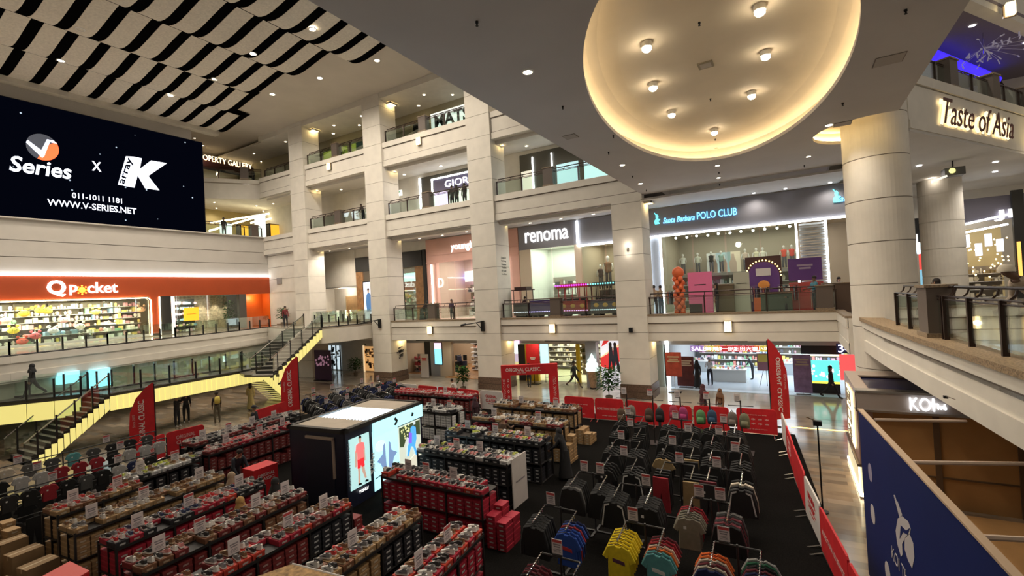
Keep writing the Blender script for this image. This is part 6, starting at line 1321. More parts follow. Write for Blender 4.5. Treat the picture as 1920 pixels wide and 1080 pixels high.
# dark clothes behind the booth
for ri, (x0, y0, n) in enumerate(((14.6, 19.2, 3), (15.4, 20.6, 4), (16.2, 22.3, 4))):
    for ci in range(n):
        x, y = x0 + ci * 1.45, y0 - ci * .25; w1 = 'on the %s racks behind the booth, %s' % (['near', 'middle', 'far'][ri], nthw[ci] if ci < 3 or n == 4 else 'rightmost')
        clothes_rack('navy and black garment rack ' + w1.replace('on the', 'among the'), x, y, math.pi / 2, [(1, gs('shirt', random.sample(['navy', 'black', 'dark', 'grey', 'lgrey'], 4), 'badge' if R() < .5 else None, 4)), (-1, gs(random.choice(['jacket', 'shirt']), random.sample(['navy', 'black', 'dark', 'navy'], 4), None, 4))], cards=(random.choice([.9, -.9]),), where=w1, sp=.14, hang=False)
# ================= booth, barriers, flags, kiosks =================
# black booth with lit posters
BA = math.radians(6.0); BX, BY, BL_, BW, BH = 9.62, 11.68, 3.85, 2.35, 2.34
t = thing('poster_booth', 'black booth with a glowing open roof and big lit sport posters', 'booth', (BX, BY, .03), BA)
b = MB(); b.box(0, BL_, .06, .1, 0, BH); b.box(0, .06, .06, BW, 0, BH); b.box(BL_ - .06, BL_, .06, BW, 0, BH); b.box(0, BL_, BW - .06, BW, 0, BH); obj('walls', b, navym, t)
b = MB(); b.box(-.06, BL_ + .03, -.03, .16, BH - .06, BH + .06); b.box(-.06, BL_ + .03, BW - .1, BW + .06, BH - .06, BH + .06); b.box(-.06, .1, -.03, BW + .06, BH - .06, BH + .06); b.box(BL_ - .1, BL_ + .03, -.03, BW, BH - .06, BH + .06); obj('roof_frame', b, blk, t)
roofc = mat('roof_board', (.42, .36, .29), .7, nz=(2, .08))
obj('roof_panel', MB().box(.1, 1.12, .16, BW - .1, BH - .01, BH + .03), roofc, t); obj('roof_panel', MB().box(2.62, BL_ - .1, .16, BW - .1, BH - .01, BH + .03), roofc, t)
obj('glowing_panel', MB().box(1.14, 2.6, .16, BW - .1, BH - .04, BH + .0), emis('booth_glow', (.72, .90, 1), 9), t)
b = MB()
for k in range(15): y = .22 + k * .135; b.poly([(1.12, y, BH + .03), (1.12, y + .09, BH + .03), (1.25, y + .045, BH + .05)])
obj('toothed_edge', b, mat('tooth_blue', (.2, .3, .45), .5), t)
lamp('booth_lamp', 'AREA', (1.85, 1.2, BH + .05), 45, (.65, .85, 1), 1.3, parent=t, rot=(math.pi, 0, 0), size_y=1.9)
# left face: recessed door
b = MB(); b.box(-.07, -.0, .45, .50, .9, 2.12); b.box(-.07, -.0, .45, 1.6, 2.06, 2.14); obj('door_frame', b, mat('frame_bone', (.38, .30, .24), .6), t)
obj('door_panel', MB().box(-.03, 0, .5, 1.6, .05, 2.06), mat('door_blue_black', (.012, .016, .034), .5), t)
def bp(name, u0, u1, z0, z1, m, v=-.0, th=.05): return obj(name, MB().box(u0, u1, v - th, v, z0, z1), m, t)
bp('poster_panel', 0, 1.15, .0, 2.28, navym, .06); bp('lit_poster', .12, .98, .52, 2.06, emis('poster_mint', (.38, .62, .62), 1.05), .01, .03)
bp('lit_poster', 1.16, 2.42, .1, 2.0, emis('poster_cyan', (.42, .80, .86), 1.15), .03, .04); bp('lit_poster', 2.46, 3.72, .1, 1.78, emis('poster_cream', (.55, .60, .50), 1.0), .03, .04)
bp('lit_header', 1.16, 3.85, 1.84, 2.28, emis('poster_cyan2', (.42, .78, .84), 1.1), .0, .05); bp('poster_panel', 3.5, 3.85, 0, 1.84, navym, .06)
def fig(name, u, z, pts, m, v): return obj(name, MB().slab((u, v, z), (1, 0, 0), (0, 0, 1), (0, -1, 0), pts, .006), m, t)
sk, rd = emis('pskin', (.55, .36, .28), .8), emis('pred', (.75, .03, .04), .9)
fig('printed_legs', .55, .62, [(-.14, .0), (-.05, 0), (-.04, .35), (.0, .62), (.05, .35), (.16, .08), (.24, .08), (.16, .4), (.14, .75), (-.14, .75), (-.12, .35)], sk, -.022)
fig('printed_shorts', .55, .62, [(-.15, .48), (-.02, .46), (0, .56), (.04, .46), (.16, .48), (.14, .78), (-.14, .78)], rd, -.03)
fig('printed_arms', .55, .62, [(-.24, .55), (-.18, .55), (-.13, 1.1), (.13, 1.1), (.16, .62), (.21, .62), (.2, 1.1), (.12, 1.2), (-.12, 1.2), (-.22, 1.0)], sk, -.024)
fig('printed_shirt', .55, .62, [(-.14, .74), (.14, .74), (.14, 1.0), (.2, .98), (.16, 1.2), (.05, 1.24), (-.05, 1.24), (-.17, 1.2), (-.21, .98), (-.14, 1.0)], emis('pshirt', (.80, .18, .18), .9), -.032)
fig('printed_head', .55, .62, [(-.035, 1.22), (-.06, 1.32), (-.05, 1.4), (.05, 1.4), (.06, 1.32), (.035, 1.22)], sk, -.036); fig('printed_hair', .55, .62, [(-.06, 1.36), (-.055, 1.43), (0, 1.46), (.055, 1.43), (.06, 1.36), (.0, 1.39)], emis('phair', (.02, .015, .015), .5), -.04)
for s_ in (-.1, .2): fig('printed_shoe', .55 + s_, .62, [(-.05, -.03), (.09, -.05), (.09, .0), (0, .03), (-.05, .02)], blk, -.04)
for zz, s_ in ((.98, 'BOLD'),): pass
def vtext(s_, u, z, ln, h, m, v=-.04):
    o = text('lettering', s_, m, (0, 0, 0), (0, 0, -1), (1, 0, 0), ln, h, None, ext=.006); o.parent = t; o.location = (u, v, z); return o
vtext('READY', 1.10, 1.05, .62, .12, whitem); vtext('YOUR', .99, .95, .5, .1, whitem); vtext('TOURNAMENTS', .055, 1.35, 1.3, .085, mat('print_grey', (.25, .25, .3), .5))
def htext(s_, u, z, ln, h, m, v=-.04):
    o = text('lettering', s_, m, (0, 0, 0), (1, 0, 0), (0, 0, 1), ln, h, None, ext=.006); o.parent = t; o.location = (u, v, z); return o
htext('YONEX', .62, .38, .42, .09, sign_e)
wing = emis('wing_blue', (.18, .28, .50), .9)
for s_ in (-1, 1):
    fig('printed_wing', 1.80, .55, [(s_ * a, c) for a, c in ((.05, 0), (.10, .95), (.18, .88), (.22, .62), (.52, .45), (.34, .34), (.2, .05))], wing, -.022)
fig('printed_line', 1.8, .5, [(-.62, -.02), (-.62, .01), (.60, .14), (.60, .11)], blk, -.02)
fig('printed_cloud', 1.5, 1.45, [(.25 * math.cos(a), .18 * math.sin(a)) for a in [i * .63 for i in range(10)]], emis('cloud', (.60, .80, .82), 1.0), -.018)
fig('printed_foliage', 3.08, 1.0, [(-.6, .1), (-.6, .75), (.6, .75), (.6, .2), (.3, .3), (.1, .15), (-.2, .35), (-.4, .05)], emis('foliage', (.06, .09, .04), .6), -.02)
for k in range(30): 
    if k % 3 == 0: continue
    fig('printed_leaf', 2.55 + U(0, .6), 1.2 + U(0, .5), [(0, 0), (.05, .03), (.03, .07), (-.02, .05)], emis('leaf_y', (.7, .72, .35), 1), -.028)
fig('printed_climber', 3.2, .55, [(-.30, .45), (-.12, .75), (-.1, 1.05), (.05, 1.1), (.2, 1.0), (.22, .6), (.12, .35), (.24, .02), (.14, 0), (.0, .35), (-.12, .4), (-.28, .1), (-.36, .12)], emis('climber', (.08, .35, .75), 1.1), -.034)
fig('printed_pack', 3.02, 1.1, [(-.08, 0), (.1, -.05), (.14, .3), (-.02, .38)], emis('climber2', (.22, .12, .75), 1.0), -.042); fig('printed_head', 3.33, 1.66, [(-.05, 0), (.05, 0), (.06, .1), (0, .14), (-.06, .1)], emis('phead', (.6, .7, .75), .9), -.042)
fig('printed_rock', 3.08, .12, [(-.6, 0), (.62, 0), (.62, .35), (.2, .48), (-.2, .3), (-.6, .42)], emis('rock', (.62, .60, .48), 1.0), -.024)
fig('printed_emblem', 2.28, 2.06, [(-.1, -.1), (0, -.14), (.12, 0), (0, .14), (-.1, .1), (.0, 0)], blk, -.056); fig('printed_emblem', 3.2, 2.06, [(-.06, -.05), (.06, -.07), (.1, .03), (0, .08)], blk, -.056)
# fabric barriers from pairs of top corners
def barrier(a, c, label, body=redm, txt=(), H=1.08, face=-1, zt=1.1):
    """txt: (string, height above floor, width fraction, letter height)"""
    a, c = Vector(a), Vector(c); a.z = c.z = 0; L = (c - a).length; d = (c - a) / L; n = Vector((d.y, -d.x, 0)) * -face
    t = thing('crowd_barrier', label, 'barrier', (a.x, a.y, .0)); r = .12
    pts = [(0, .12), (L, .12)] + [(L - r + r * math.cos(x), zt - r + r * math.sin(x)) for x in (0, .5, 1.05, 1.57)] + [(r + r * math.cos(x), zt - r + r * math.sin(x)) for x in (1.57, 2.1, 2.6, 3.14)]
    b = MB().slab(n * -.02, d, (0, 0, 1), n, pts, .04); obj('fabric_panel', b, body, t)
    b = MB(); b.tube([d * .02 + Vector((0, 0, .1)), d * (L - .02) + Vector((0, 0, .1))], .03, 6)
    for u in (.12, L - .12): b.tube([d * u + n * .28 + Vector((0, 0, .02)), d * u + Vector((0, 0, .1)), d * u - n * .28 + Vector((0, 0, .02))], .02, 5)
    obj('foot_frame', b, chrome, t)
    for s_, z, wf, h in txt:
        o = text('lettering', s_, redm if body is whitef else mat('print_pink', (.72, .42, .40), .6), (0, 0, 0), d if face > 0 or True else -d, (0, 0, 1), L * wf, h, None, ext=.004, bold=.01)
        # letters read from the viewer's side
        o.parent = t; o.location = d * (L / 2) + n * .024 + Vector((0, 0, z))
    return t
OC = (('ORIGINAL', .80, .5, .16), ('CLASSIC.', .58, .5, .16), ('since 2005', .42, .3, .05))
def bar_px(p, q, label, body, txt, zt=1.1, ext=0):
    A_, B_ = at(*p, 2, zt), at(*q, 2, zt)
    dd = Vector((B_.x - A_.x, B_.y - A_.y, 0)).normalized()
    nn = Vector((dd.y, -dd.x, 0)); mid = (A_ + B_) / 2
    # keep the reading direction rightwards for the viewer
    return barrier(A_, B_, label, body, txt, face=-1)
bar_px((255, 832), (308, 812), 'red barrier with two lines of lettering next to the first feather flag', redm, OC)
bar_px((311, 812), (382, 795), 'red barrier with the full lettering right of the first feather flag', redm, OC)
bar_px((475, 771), (536, 752), 'plain red barrier left of the second feather flag', redm, (('ORIGINAL CLASSIC.', .6, .5, .08),))
bar_px((716, 718), (745, 719), 'short red barrier behind the booth, left of a white one', redm, (('more brands', .8, .6, .06), ('more styles', .65, .6, .06), ('more deals', .5, .6, .06)))
bar_px((747, 719), (782, 721), 'white barrier with red emblem behind the booth', whitef, OC)
bar_px((784, 722), (819, 725), 'red barrier right of the white one behind the booth', redm, OC)
bar_px((821, 725), (856, 728), 'red barrier in front of the seated visitor', redm, OC); bar_px((858, 728), (897, 732), 'red barrier next to the white lettered one by the arch', redm, OC)
bar_px((900, 731), (942, 735), 'white barrier with red lettering left of the red arch', whitef, OC)
bar_px((1058, 742), (1113, 746), 'red barrier with thin lines of print right of the red arch', redm, (('for the whole family', .75, .6, .05), ('shoes', .6, .25, .06), ('and bags', .3, .4, .04)))
HUN = (('100', .62, .28, .2), ('MORE THAN', .62, .0001, .0001)) 
bar_px((1115, 746), (1168, 749), 'red barrier with a big number one hundred under the potted tree', redm, (('MORE THAN 100 BRANDS', .62, .85, .12), ('under one roof', .3, .5, .05)))
bar_px((1172, 750), (1232, 756), 'red barrier hidden behind the brown backpacks', redm, ()); bar_px((1238, 757), (1296, 762), 'red barrier behind the crimson backpacks', redm, ())
bar_px((1300, 760), (1366, 764), 'red barrier behind the green backpack', redm, (('ORIGINAL', .6, .3, .08),)); bar_px((1380, 764), (1456, 769), 'red barrier with rows of small icons at the far right corner', redm, (('the brands you love', .85, .5, .05), ('* * * *', .68, .6, .08), ('* * * *', .5, .6, .08), ('daily 10 am to 10 pm', .28, .5, .05)))
RB = [(21.1, .52), (19.3, .36), (17.1, .17), (14.5, -.08), (12.65, -.33), (10.4, -.66), (8.2, -1.0)]
lab = ['white barrier at the far right corner seen edge-on', 'red barrier beside the third feather flag', 'bowed red barrier in the middle of the right side', 'white barrier on the right side with red writing', 'red barrier with the big number on the right side', 'red barrier at the bottom right edge']
for i in range(6):
    a, c = RB[i], RB[i + 1]; barrier((a[0] - .05, a[1], 0), (c[0] + .05, c[1], 0), lab[i], whitef if i in (0, 3) else redm, (('MORE THAN 100 BRANDS', .62, .8, .12),) if i == 4 else (OC if i in (1, 3) else ()), face=-1)
t = thing('camera_pole', 'thin black pole with a small lamp head beside the right barriers', 'pole', (14.9, -.45, 0)); obj('pole', MB().tube([(0, 0, 0), (0, 0, 2.3)], .02, 6), blackm, t); obj('head', MB().box(-.08, .08, -.1, .1, 2.3, 2.42), blackm, t); obj('arm', MB().tube([(0, 0, 2.4), (-.05, .25, 2.52)], .02, 5), chrome, t); obj('base', MB().lathe([(.14, 0), (.14, .03), (.02, .04)], 12), blackm, t)
# feather flags
def flag(label, base, h, w_, side, s_, rd_, mirror=False, lean=0.0):
    base = Vector((base[0], base[1], 0)); r = Vector((rd_[0], rd_[1], 0)).normalized(); n = Vector((r.y, -r.x, 0))
    t = thing('feather_flag', label, 'flag', base); k = side
    pts = [(0, .28), (0, h * .97), (k * .05, h), (k * w_ * .35, h * .93), (k * w_ * .72, h * .80), (k * w_ * .95, h * .62), (k * w_, h * .42), (k * w_, .30)]
    if k > 0: pts = pts[::-1]
    obj('fabric', MB().slab(n * -.006, r, (0, 0, 1), n, pts, .012), redm, t); obj('pole', MB().tube([(0, 0, 0), (0, 0, h * .98)], .022, 6), blackm, t)
    b = MB(); b.cb((0, 0, .02), (.7, .08, .03)); b.cb((0, 0, .02), (.08, .7, .03)); obj('cross_foot', b, blackm, t)
    o = text('lettering', s_, whitem, (0, 0, 0), (0, 0, 1), -r, h * .62, w_ * .23, None, ext=.004, bold=.01); o.parent = t; o.location = r * (k * w_ * .52) + n * .009 + Vector((0, 0, h * .47)); o.scale = (1, 1, -1) if mirror else (1, 1, 1)
    o = text('lettering', 'Since 2005', mat('print_pink', (.72, .42, .40), .6), (0, 0, 0), (0, 0, 1), -r, h * .17, w_ * .10, None, ext=.004); o.parent = t; o.location = r * (k * w_ * .82) + n * .009 + Vector((0, 0, h * .5))
    return t
flag('tall red feather flag with white lettering at the left, next to two barriers', (9.95, 24.4), 3.2, .92, -1, 'ORIGINAL CLASSIC.', (.863, -.505))
flag('tall red feather flag with white lettering beside the lower flight of stairs', (17.15, 24.55), 3.35, .95, -1, 'ORIGINAL CLASSIC.', (.863, -.505))
flag('tall red feather flag seen from behind at the far right corner', (22.9, .95), 3.75, .80, 1, 'ORIGINAL CLASSIC.', (.505, -.863), mirror=True)
# red arch
pa, pb = at(943, 762, 2, 0), at(1049, 758, 2, 0); pa.z = pb.z = 0
t = thing('entrance_arch', 'red entrance arch with white lettering in front of the ground floor shops', 'arch', pa); d = (pb - pa); L = d.length; d /= L; n = Vector((-d.y, d.x, 0)); n = -n if n.x > 0 else n
rz = math.atan2(d.y, d.x); t.rotation_euler[2] = rz; s_ = -1
hgt = 2.28; wl = .52
b = MB(); b.box(0, wl, -.15, .15, 0, hgt - .55); b.box(L - wl, L, -.15, .15, 0, hgt - .55); obj('post', MB().box(0, wl, -.15, .15, 0, hgt - .55), redm, t); obj('post', MB().box(L - wl, L, -.15, .15, 0, hgt - .55), redm, t); obj('lintel', MB().box(0, L, -.15, .15, hgt - .55, hgt), redm, t)
def ltext(s, u, z, ln, h, m, right=(1, 0, 0), upv=(0, 0, 1), v=-.152, bold=.0):
    o = text('lettering', s, m, (0, 0, 0), right, upv, ln, h, None, ext=.006, bold=bold); o.parent = t; o.location = (u, v, z); return o
ltext('ORIGINAL CLASSIC.', 1.25, hgt - .25, 1.95, .2, whitem, bold=.01); ltext('Since 2005', 1.15, hgt - .42, .5, .06, whitem)
ltext('THANK YOU', L - wl / 2 + .05, .95, 1.2, .17, mat('print_pink', (.72, .42, .40), .6), (0, 0, 1), (-1, 0, 0)); ltext('WELCOME', .15, 1.0, 1.1, .13, mat('print_pink', (.72, .42, .40), .6), (0, 0, 1), (-1, 0, 0)); ltext('o o o o', .38, 1.0, 1.1, .1, whitem, (0, 0, 1), (-1, 0, 0))
t = thing('red_banner_stand', 'plain red square banner on a post behind the red arch', 'banner', (at(1002, 720, 2, 0).x, at(1002, 720, 2, 0).y, 0)); obj('print', MB().box(-.03, .03, -.5, .5, 1.3, 2.75), redm, t); obj('pole', MB().tube([(.05, 0, 0), (.05, 0, 1.4)], .03, 6), blackm, t); obj('foot', MB().box(-.3, .3, -.4, .4, 0, .04), blackm, t); lines(whitem, (at(1002, 720, 2, 0).x - .035, at(1002, 720, 2, 0).y, 1.75), .4, .22, t, 2)
# drinks kiosk
rose = mat('rose_panel', (.34, .22, .17), .35, nz=(2, .05)); bronze2 = mat('bronze_trim', (.20, .15, .11), .25, .8); stonel = mat('kiosk_silver', (.40, .35, .32), .35)
t = thing('drinks_kiosk', 'drinks kiosk with a white lit name and glowing characters beside the blue hoarding', 'kiosk', (16.25, -1.45, 0)); t.rotation_euler[2] = 0
obj('body', MB().box(0, 3.3, -.35, -.0, .95, 2.97), rose, t); obj('body_back', MB().box(3.0, 3.3, -4.6, -.35, 0, 2.97), rose, t)
obj('lit_base', MB().box(.05, 3.3, -.3, .02, .12, .92), emis('kiosk_base', (.62, .56, .36), .75), t); b = MB(); b.box(-.02, 3.32, -.36, .07, .88, .95); b.box(-.02, 3.32, -.36, .05, 0, .05); obj('trim', b, bronze2, t)
b = MB(); b.box(-.01, 3.3, .02, .06, .05, .13); b.box(-.03, .04, -.3, .02, .05, .13); b.box(.0, .04, .02, .05, .1, .9); obj('light_strip', b, emis('kiosk_led', (1, .9, .6), 5), t)
obj('fascia_panel', MB().box(-.05, .25, -4.6, -.0, 2.5, 2.97), stonel, t); b = MB(); b.box(-.07, .28, -4.6, .03, 2.97, 3.03); b.box(-.07, .28, -4.6, .03, 2.44, 2.5); obj('trim', b, chrome, t)
b = MB(); b.box(0.3, 2.5, -4.5, -.3, 2.9, 2.94); obj('roof_panel', b, mat('roof_navy', (.012, .014, .05), .15), t); obj('roof_border', MB().box(2.5, 3.3, -4.6, .0, 2.97, 3.02).box(.28, 2.5, -.3, 0, 2.97, 3.02), mat('kiosk_top', (.40, .32, .26), .5), t)
text('sign_lettering', 'KOI', emis('koi_white', (.9, .95, 1), 2.2), (16.19, at(1728, 755, 0, 16.19).y, 2.735), FR, FU, .50, .34, t, bold=.0, ext=.06); text('sign_lettering', 'Thé', emis('koi_white', (.9, .95, 1), 2.2), (16.19, at(1760, 763, 0, 16.19).y, 2.70), FR, FU, .30, .15, t, ext=.06)
b = MB(); b.slab((.7, .025, 1.15), (1, 0, 0), (0, 0, 1), (0, 1, 0), [(0, 0), (1.7, 0), (1.7, 1.65), (0, 1.65)], .01); obj('glow_panel', b, emis('char_glow', (.95, .84, .5), 2.2), t)
for k, ch in enumerate('回口茶'): o = text('lit_character', ch, bronze2, (0, 0, 0), (-1, 0, 0), (0, 0, 1), 1.0, .42, None, ext=.02); o.parent = t; o.location = (1.55, .05, 2.52 - k * .55)
obj('kraft_cover', MB().box(.1, .2, -4.4, -.1, .0, 2.44), mat('ply_kraft', (.36, .19, .065), .75, nz=(1.2, .12)), t)
b = MB(); b.box(.06, .1, -1.75, -1.62, 0, 2.4); b.box(.06, .1, -3.3, -3.2, 0, 2.4); b.box(.07, .1, -4.4, -.1, .78, .82); obj('cover_seams', b, mat('ply_seam', (.10, .055, .025), .7), t, kind='stuff')
obj('ply_sheets', MB().box(5.2, 16.0, -6.2, -1.9, .01, .03), mat('ply_kraft', (.36, .19, .065), .75, nz=(1.2, .12)), label='brown plywood sheets covering the floor inside the blue hoarding', cat='floor cover')
# blue hoarding
ha = at(1609, 766, 2, 3.43); ha.z = 0; hb = at(1895, 1080, 2, 3.4); hb.z = 0; hd = (hb - ha).normalized(); hb = ha + hd * 8.2; HL = 8.2
t = thing('blue_hoarding', 'tall blue hoarding with a white fish drawing beside the right gallery', 'hoarding', ha); hn = Vector((-hd.y, hd.x, 0)); hn = hn if hn.y > 0 else -hn
bluep = mat('hoarding_blue', (.005, .014, .095), .65, nz=(1, .06), spec=.2)
obj('board', MB().slab(hn * -.06, hd, (0, 0, 1), hn, [(0, 0), (HL, 0), (HL, 3.4), (0, 3.4)], .06), bluep, t); obj('top_edge', MB().slab(hn * -.08 + Vector((0, 0, 3.4)), hd, (0, 0, 1), hn, [(0, 0), (HL, 0), (HL, .03), (0, .03)], .09), mat('ply_edge', (.50, .36, .24), .6), t)
def hprint(name, pts, m, u, z, k=.004): return obj(name, MB().slab(hn * .001 + hd * u + Vector((0, 0, z)), hd, (0, 0, 1), hn, pts, k), m, t)
dot = mat('dot_lilac', (.30, .28, .40), .5); pale = mat('print_pale', (.50, .47, .48), .5)
def hat(px, py):
    """place on the board seen at a photo pixel"""
    dd = Vector((px - 960, py - 540, FPX)); r = Vector((X_.dot(dd), Y_.dot(dd), Z_.dot(dd))); k = (ha - EYE).dot(hn) / r.dot(hn); p = EYE + r * k - ha; return p.dot(hd), p.z
for px, py, rr in ((1632, 886, .16), (1637, 964, .17), (1665, 1075, .18)):
    u, z = hat(px, py); hprint('printed_dot', [(rr * math.cos(a), rr * 1.1 * math.sin(a)) for a in [i * .42 for i in range(15)]], dot if py < 900 else pale, u, z)
def hpoly(name, pts, m, k=.004):
    q = [hat(*p) for p in pts]; u0, z0 = q[0]; return hprint(name, [(a - u0, c - z0) for a, c in q], m, u0, z0, k)
hpoly('printed_fish', [(1684, 972), (1692, 968), (1703, 978), (1708, 992), (1707, 1000), (1699, 1006), (1692, 1020), (1693, 1040), (1690, 1044), (1683, 1020), (1680, 995)], pale)
hpoly('printed_fish', [(1697, 1010), (1706, 1002), (1713, 1020), (1715, 1045), (1711, 1066), (1703, 1050), (1697, 1030)], pale)
hpoly('printed_fin', [(1690, 985), (1700, 995), (1707, 990), (1703, 1003), (1694, 998), (1688, 1010)], bluep, .008)
hpoly('printed_whisker', [(1676, 928), (1678, 928), (1690, 968), (1687, 970)], pale); hpoly('printed_whisker', [(1682, 940), (1683, 940), (1692, 966), (1690, 968)], pale)
o = text('printed_lettering', 'KOI Thé', pale, (0, 0, 0), hd, (0, 0, 1), 1.0, .22, None, ext=.004, shear=.2); u, z = hat(1688, 1062); o.parent = t; o.location = hd * u + hn * .002 + Vector((0, 0, z))
polew = mat('pole_cream', (.62, .48, .38), .5)
for k, (a, c, l) in enumerate((((1640, 787), (1812, 790), 'farthest'), ((1708, 867), (1925, 870), 'middle'), ((1840, 1007), (1930, 1012), 'nearest'))):
    p, q = at(*a, 2, 3.36), at(*c, 2, 3.36); obj('brace_pole', MB().tube([p, q], .03, 6), polew, label='%s pale brace pole tied across the blue hoarding' % l, cat='pole')
# booth tops at the bottom edge
p1, p2, p3 = at(455, 1090, 2, 2.1), at(548, 1057, 2, 2.1), at(660, 1086, 2, 2.1)
e = (p2 - p1).normalized(); f = (p3 - p2).normalized()
t = thing('timber_cabinet', 'tall cabinet with a rough chipboard top at the bottom edge', 'cabinet', (0, 0, 0))
q = [p2, p2 - e * 1.4, p2 - e * 1.4 + f * 1.5, p2 + f * 1.5]; obj('top', MB().prism([(v.x, v.y) for v in q], 2.06, 2.1), mat('chipboard', (.36, .22, .09), .8, nz=(10, .55), bump=.4), t)
obj('body', MB().prism([(v.x, v.y) for v in [p2 - e * .04 + f * .04, p2 - e * 1.36 + f * .04, p2 - e * 1.36 + f * 1.46, p2 - e * .04 + f * 1.46]], .03, 2.06), blk, t); b = MB(); b.tube([p2 + Vector((0, 0, .0)), p2 + f * 1.5], .015, 5); obj('white_edge', b, whitem, t)
p1, p2, p3 = at(70, 1085, 2, 1.35), at(131, 1052, 2, 1.35), at(205, 1088, 2, 1.35); e = (p2 - p1).normalized(); f = (p3 - p2).normalized()
t = thing('red_plinth', 'plain red display plinth in the bottom left corner', 'plinth', (0, 0, 0)); q = [p2, p2 - e * .8, p2 - e * .8 + f * .85, p2 + f * .85]; obj('top', MB().prism([(v.x, v.y) for v in q], 1.32, 1.35), mat('plinth_red', (.58, .045, .04), .5), t); obj('body', MB().prism([(v.x, v.y) for v in q], .03, 1.32), redm, t)
# little trackless train behind the first floor railing
def wagon(y0, y1, label, body, roof, led, engine=False, tender=False):
    x = 28.1; t = thing('train_carriage' if not engine else 'train_engine', label, 'toy train', (x, (y0 + y1) / 2, 4.55)); L = (y1 - y0) / 2
    bm_, rm_ = mat('train%d' % hash_(body), body, .4), mat('train%d' % hash_(roof), roof, .4)
    obj('chassis', MB().box(-.45, .45, -L + .05, L - .05, .22, .4), blk, t)
    obj('body', MB().box(-.5, .5, -L + .05, L - .05, .4, 1.05 if not tender else 1.2), bm_, t)
    b = MB()
    for k in range(3): b.ball((-.51, -L * .6 + k * L * .6, .75), (.02, .17, .13), 8, 0, 5)
    if not tender and not engine: obj('gold_medallions', b, mat('train_gold', (.5, .30, .05), .4), t, kind='stuff')
    if not tender:
        for k in range(5 if not engine else 2):
            for s_ in (-1, 1): obj('roof_post', MB().box(s_ * .45 - .02, s_ * .45 + .02, -L + .1 + k * (2 * L - .2) / (4 if not engine else 1) - .02, -L + .1 + k * (2 * L - .2) / (4 if not engine else 1) + .02, 1.05, 1.9), rm_, t)
        obj('roof', MB().prism([(-.58, -L), (.58, -L), (.58, L), (-.58, L)], 1.9, 1.98).prism([(-.4, -L + .15), (.4, -L + .15), (.4, L - .15), (-.4, L - .15)], 1.98, 2.15), rm_, t)
        if not engine:
            b = MB(); k = -L
            while k < L: b.ball((-.5, k + .1, 2.05), .055, 5, 0, 4); k += .16
            obj('roof_lights', b, emis('led%d' % hash_(led), led, 1.8), t, kind='stuff')
            obj('seat', MB().box(-.3, .3, -L + .3, L - .3, 1.05, 1.2), blk, t)
    b = MB(); k = -L + .1
    while k < L: b.ball((-.52, k, .46), .028, 5, 0, 4); k += .12
    obj('sill_lights', b, emis('sill%d' % hash_(led), tuple(min(1, .45 + v * .5) for v in led), 2.5), t, kind='stuff')
    for s_ in (-1, 1):
        for q in (-1, 1): b = MB(); b.M = Matrix.Translation((q * .42, s_ * (L - .4), .2)) @ Matrix.Rotation(math.pi / 2, 4, 'Y'); b.lathe([(.02, -.06), (.2, -.06), (.2, .06), (.02, .06)], 14); obj('wheel', b, blk, t)
    if engine:
        b = MB(); b.M = Matrix.Translation((0, L * .2, .75)) @ Matrix.Rotation(math.pi / 2, 4, 'X'); b.lathe([(.01, -.1), (.3, -.1), (.3, .7), (.01, .7)], 14); obj('boiler', b, bm_, t)
    return t
wagon(15.0, 16.2, 'black engine cab of the little train next to the third square column', (.03, .03, .035), (.05, .02, .02), (.8, .8, 1), engine=True)
wagon(13.0, 14.9, 'low purple tender of the little train left of the brown pillar', (.05, .03, .12), (.2, .02, .03), (.3, .1, 1), tender=True)
wagon(10.75, 12.85, 'red carriage of the little train with purple roof lights', (.28, .03, .02), (.42, .03, .04), (.55, .05, 1))
wagon(8.7, 10.65, 'dark carriage of the little train with purple and green roof lights', (.05, .05, .07), (.06, .05, .04), (.15, .5, .5))
# plants
leafm = mat('leaf_green', (.03, .085, .02), .95, nz=(6, .4), spec=.05); barkm = mat('bark', (.12, .08, .05), .9)
def plant(label, x, y, z, h, n, spread, pot=(.18, .14, .10)):
    t = thing('potted_plant', label, 'plant', (x, y, z)); obj('pot', MB().lathe([(.01, 0), (.16, 0), (.21, .32), (.18, .32), (.17, .28), (.01, .28)], 14), mat('pot%d' % hash_(pot), pot, .5), t)
    b = MB(); 
    for k in range(4): b.tube([(0, 0, .25), (U(-.05, .05), U(-.05, .05), h * .5), (U(-.15, .15), U(-.15, .15), h * .9)], .012, 5)
    obj('stem', b, barkm, t); b = MB()
    for k in range(int(n * 1.5)):
        a, r, zz = U(0, 6.28), spread * math.sqrt(R()), U(h * .4, h); L = U(.18, .32); d = Vector((math.cos(a), math.sin(a), U(-.6, .5))).normalized(); s_ = d.cross(Vector((0, 0, 1))).normalized() * .055; p = Vector((r * math.cos(a), r * math.sin(a), zz)); q = p + d * L
        b.poly([p, p.lerp(q, .5) + s_, q, p.lerp(q, .5) - s_])
    obj('foliage', b, leafm, t); return t
plant('bushy potted tree left of the fourth square column', 25.3, 8.95, 0, 1.9, 420, .55); plant('slim potted tree left of the third square column', 25.2, 18.9, 0, 1.7, 260, .35)
plant('small green plant behind the railing pillar of the pink shop', 27.2, 22.6, 4.55, 1.35, 160, .3); plant('potted palm with red leaves in front of the orange recess', 25.9, 38.9, 4.55, 1.6, 200, .5)
plant('green plant in the corner window of the toy shop', at(430, 600, 1, 42.9).x, 42.9, 4.55, 2.4, 420, .45)
plant('dark bush behind the stairs at the end of the ground corridor', 27.9, 32.2, 0, 1.5, 300, .5)
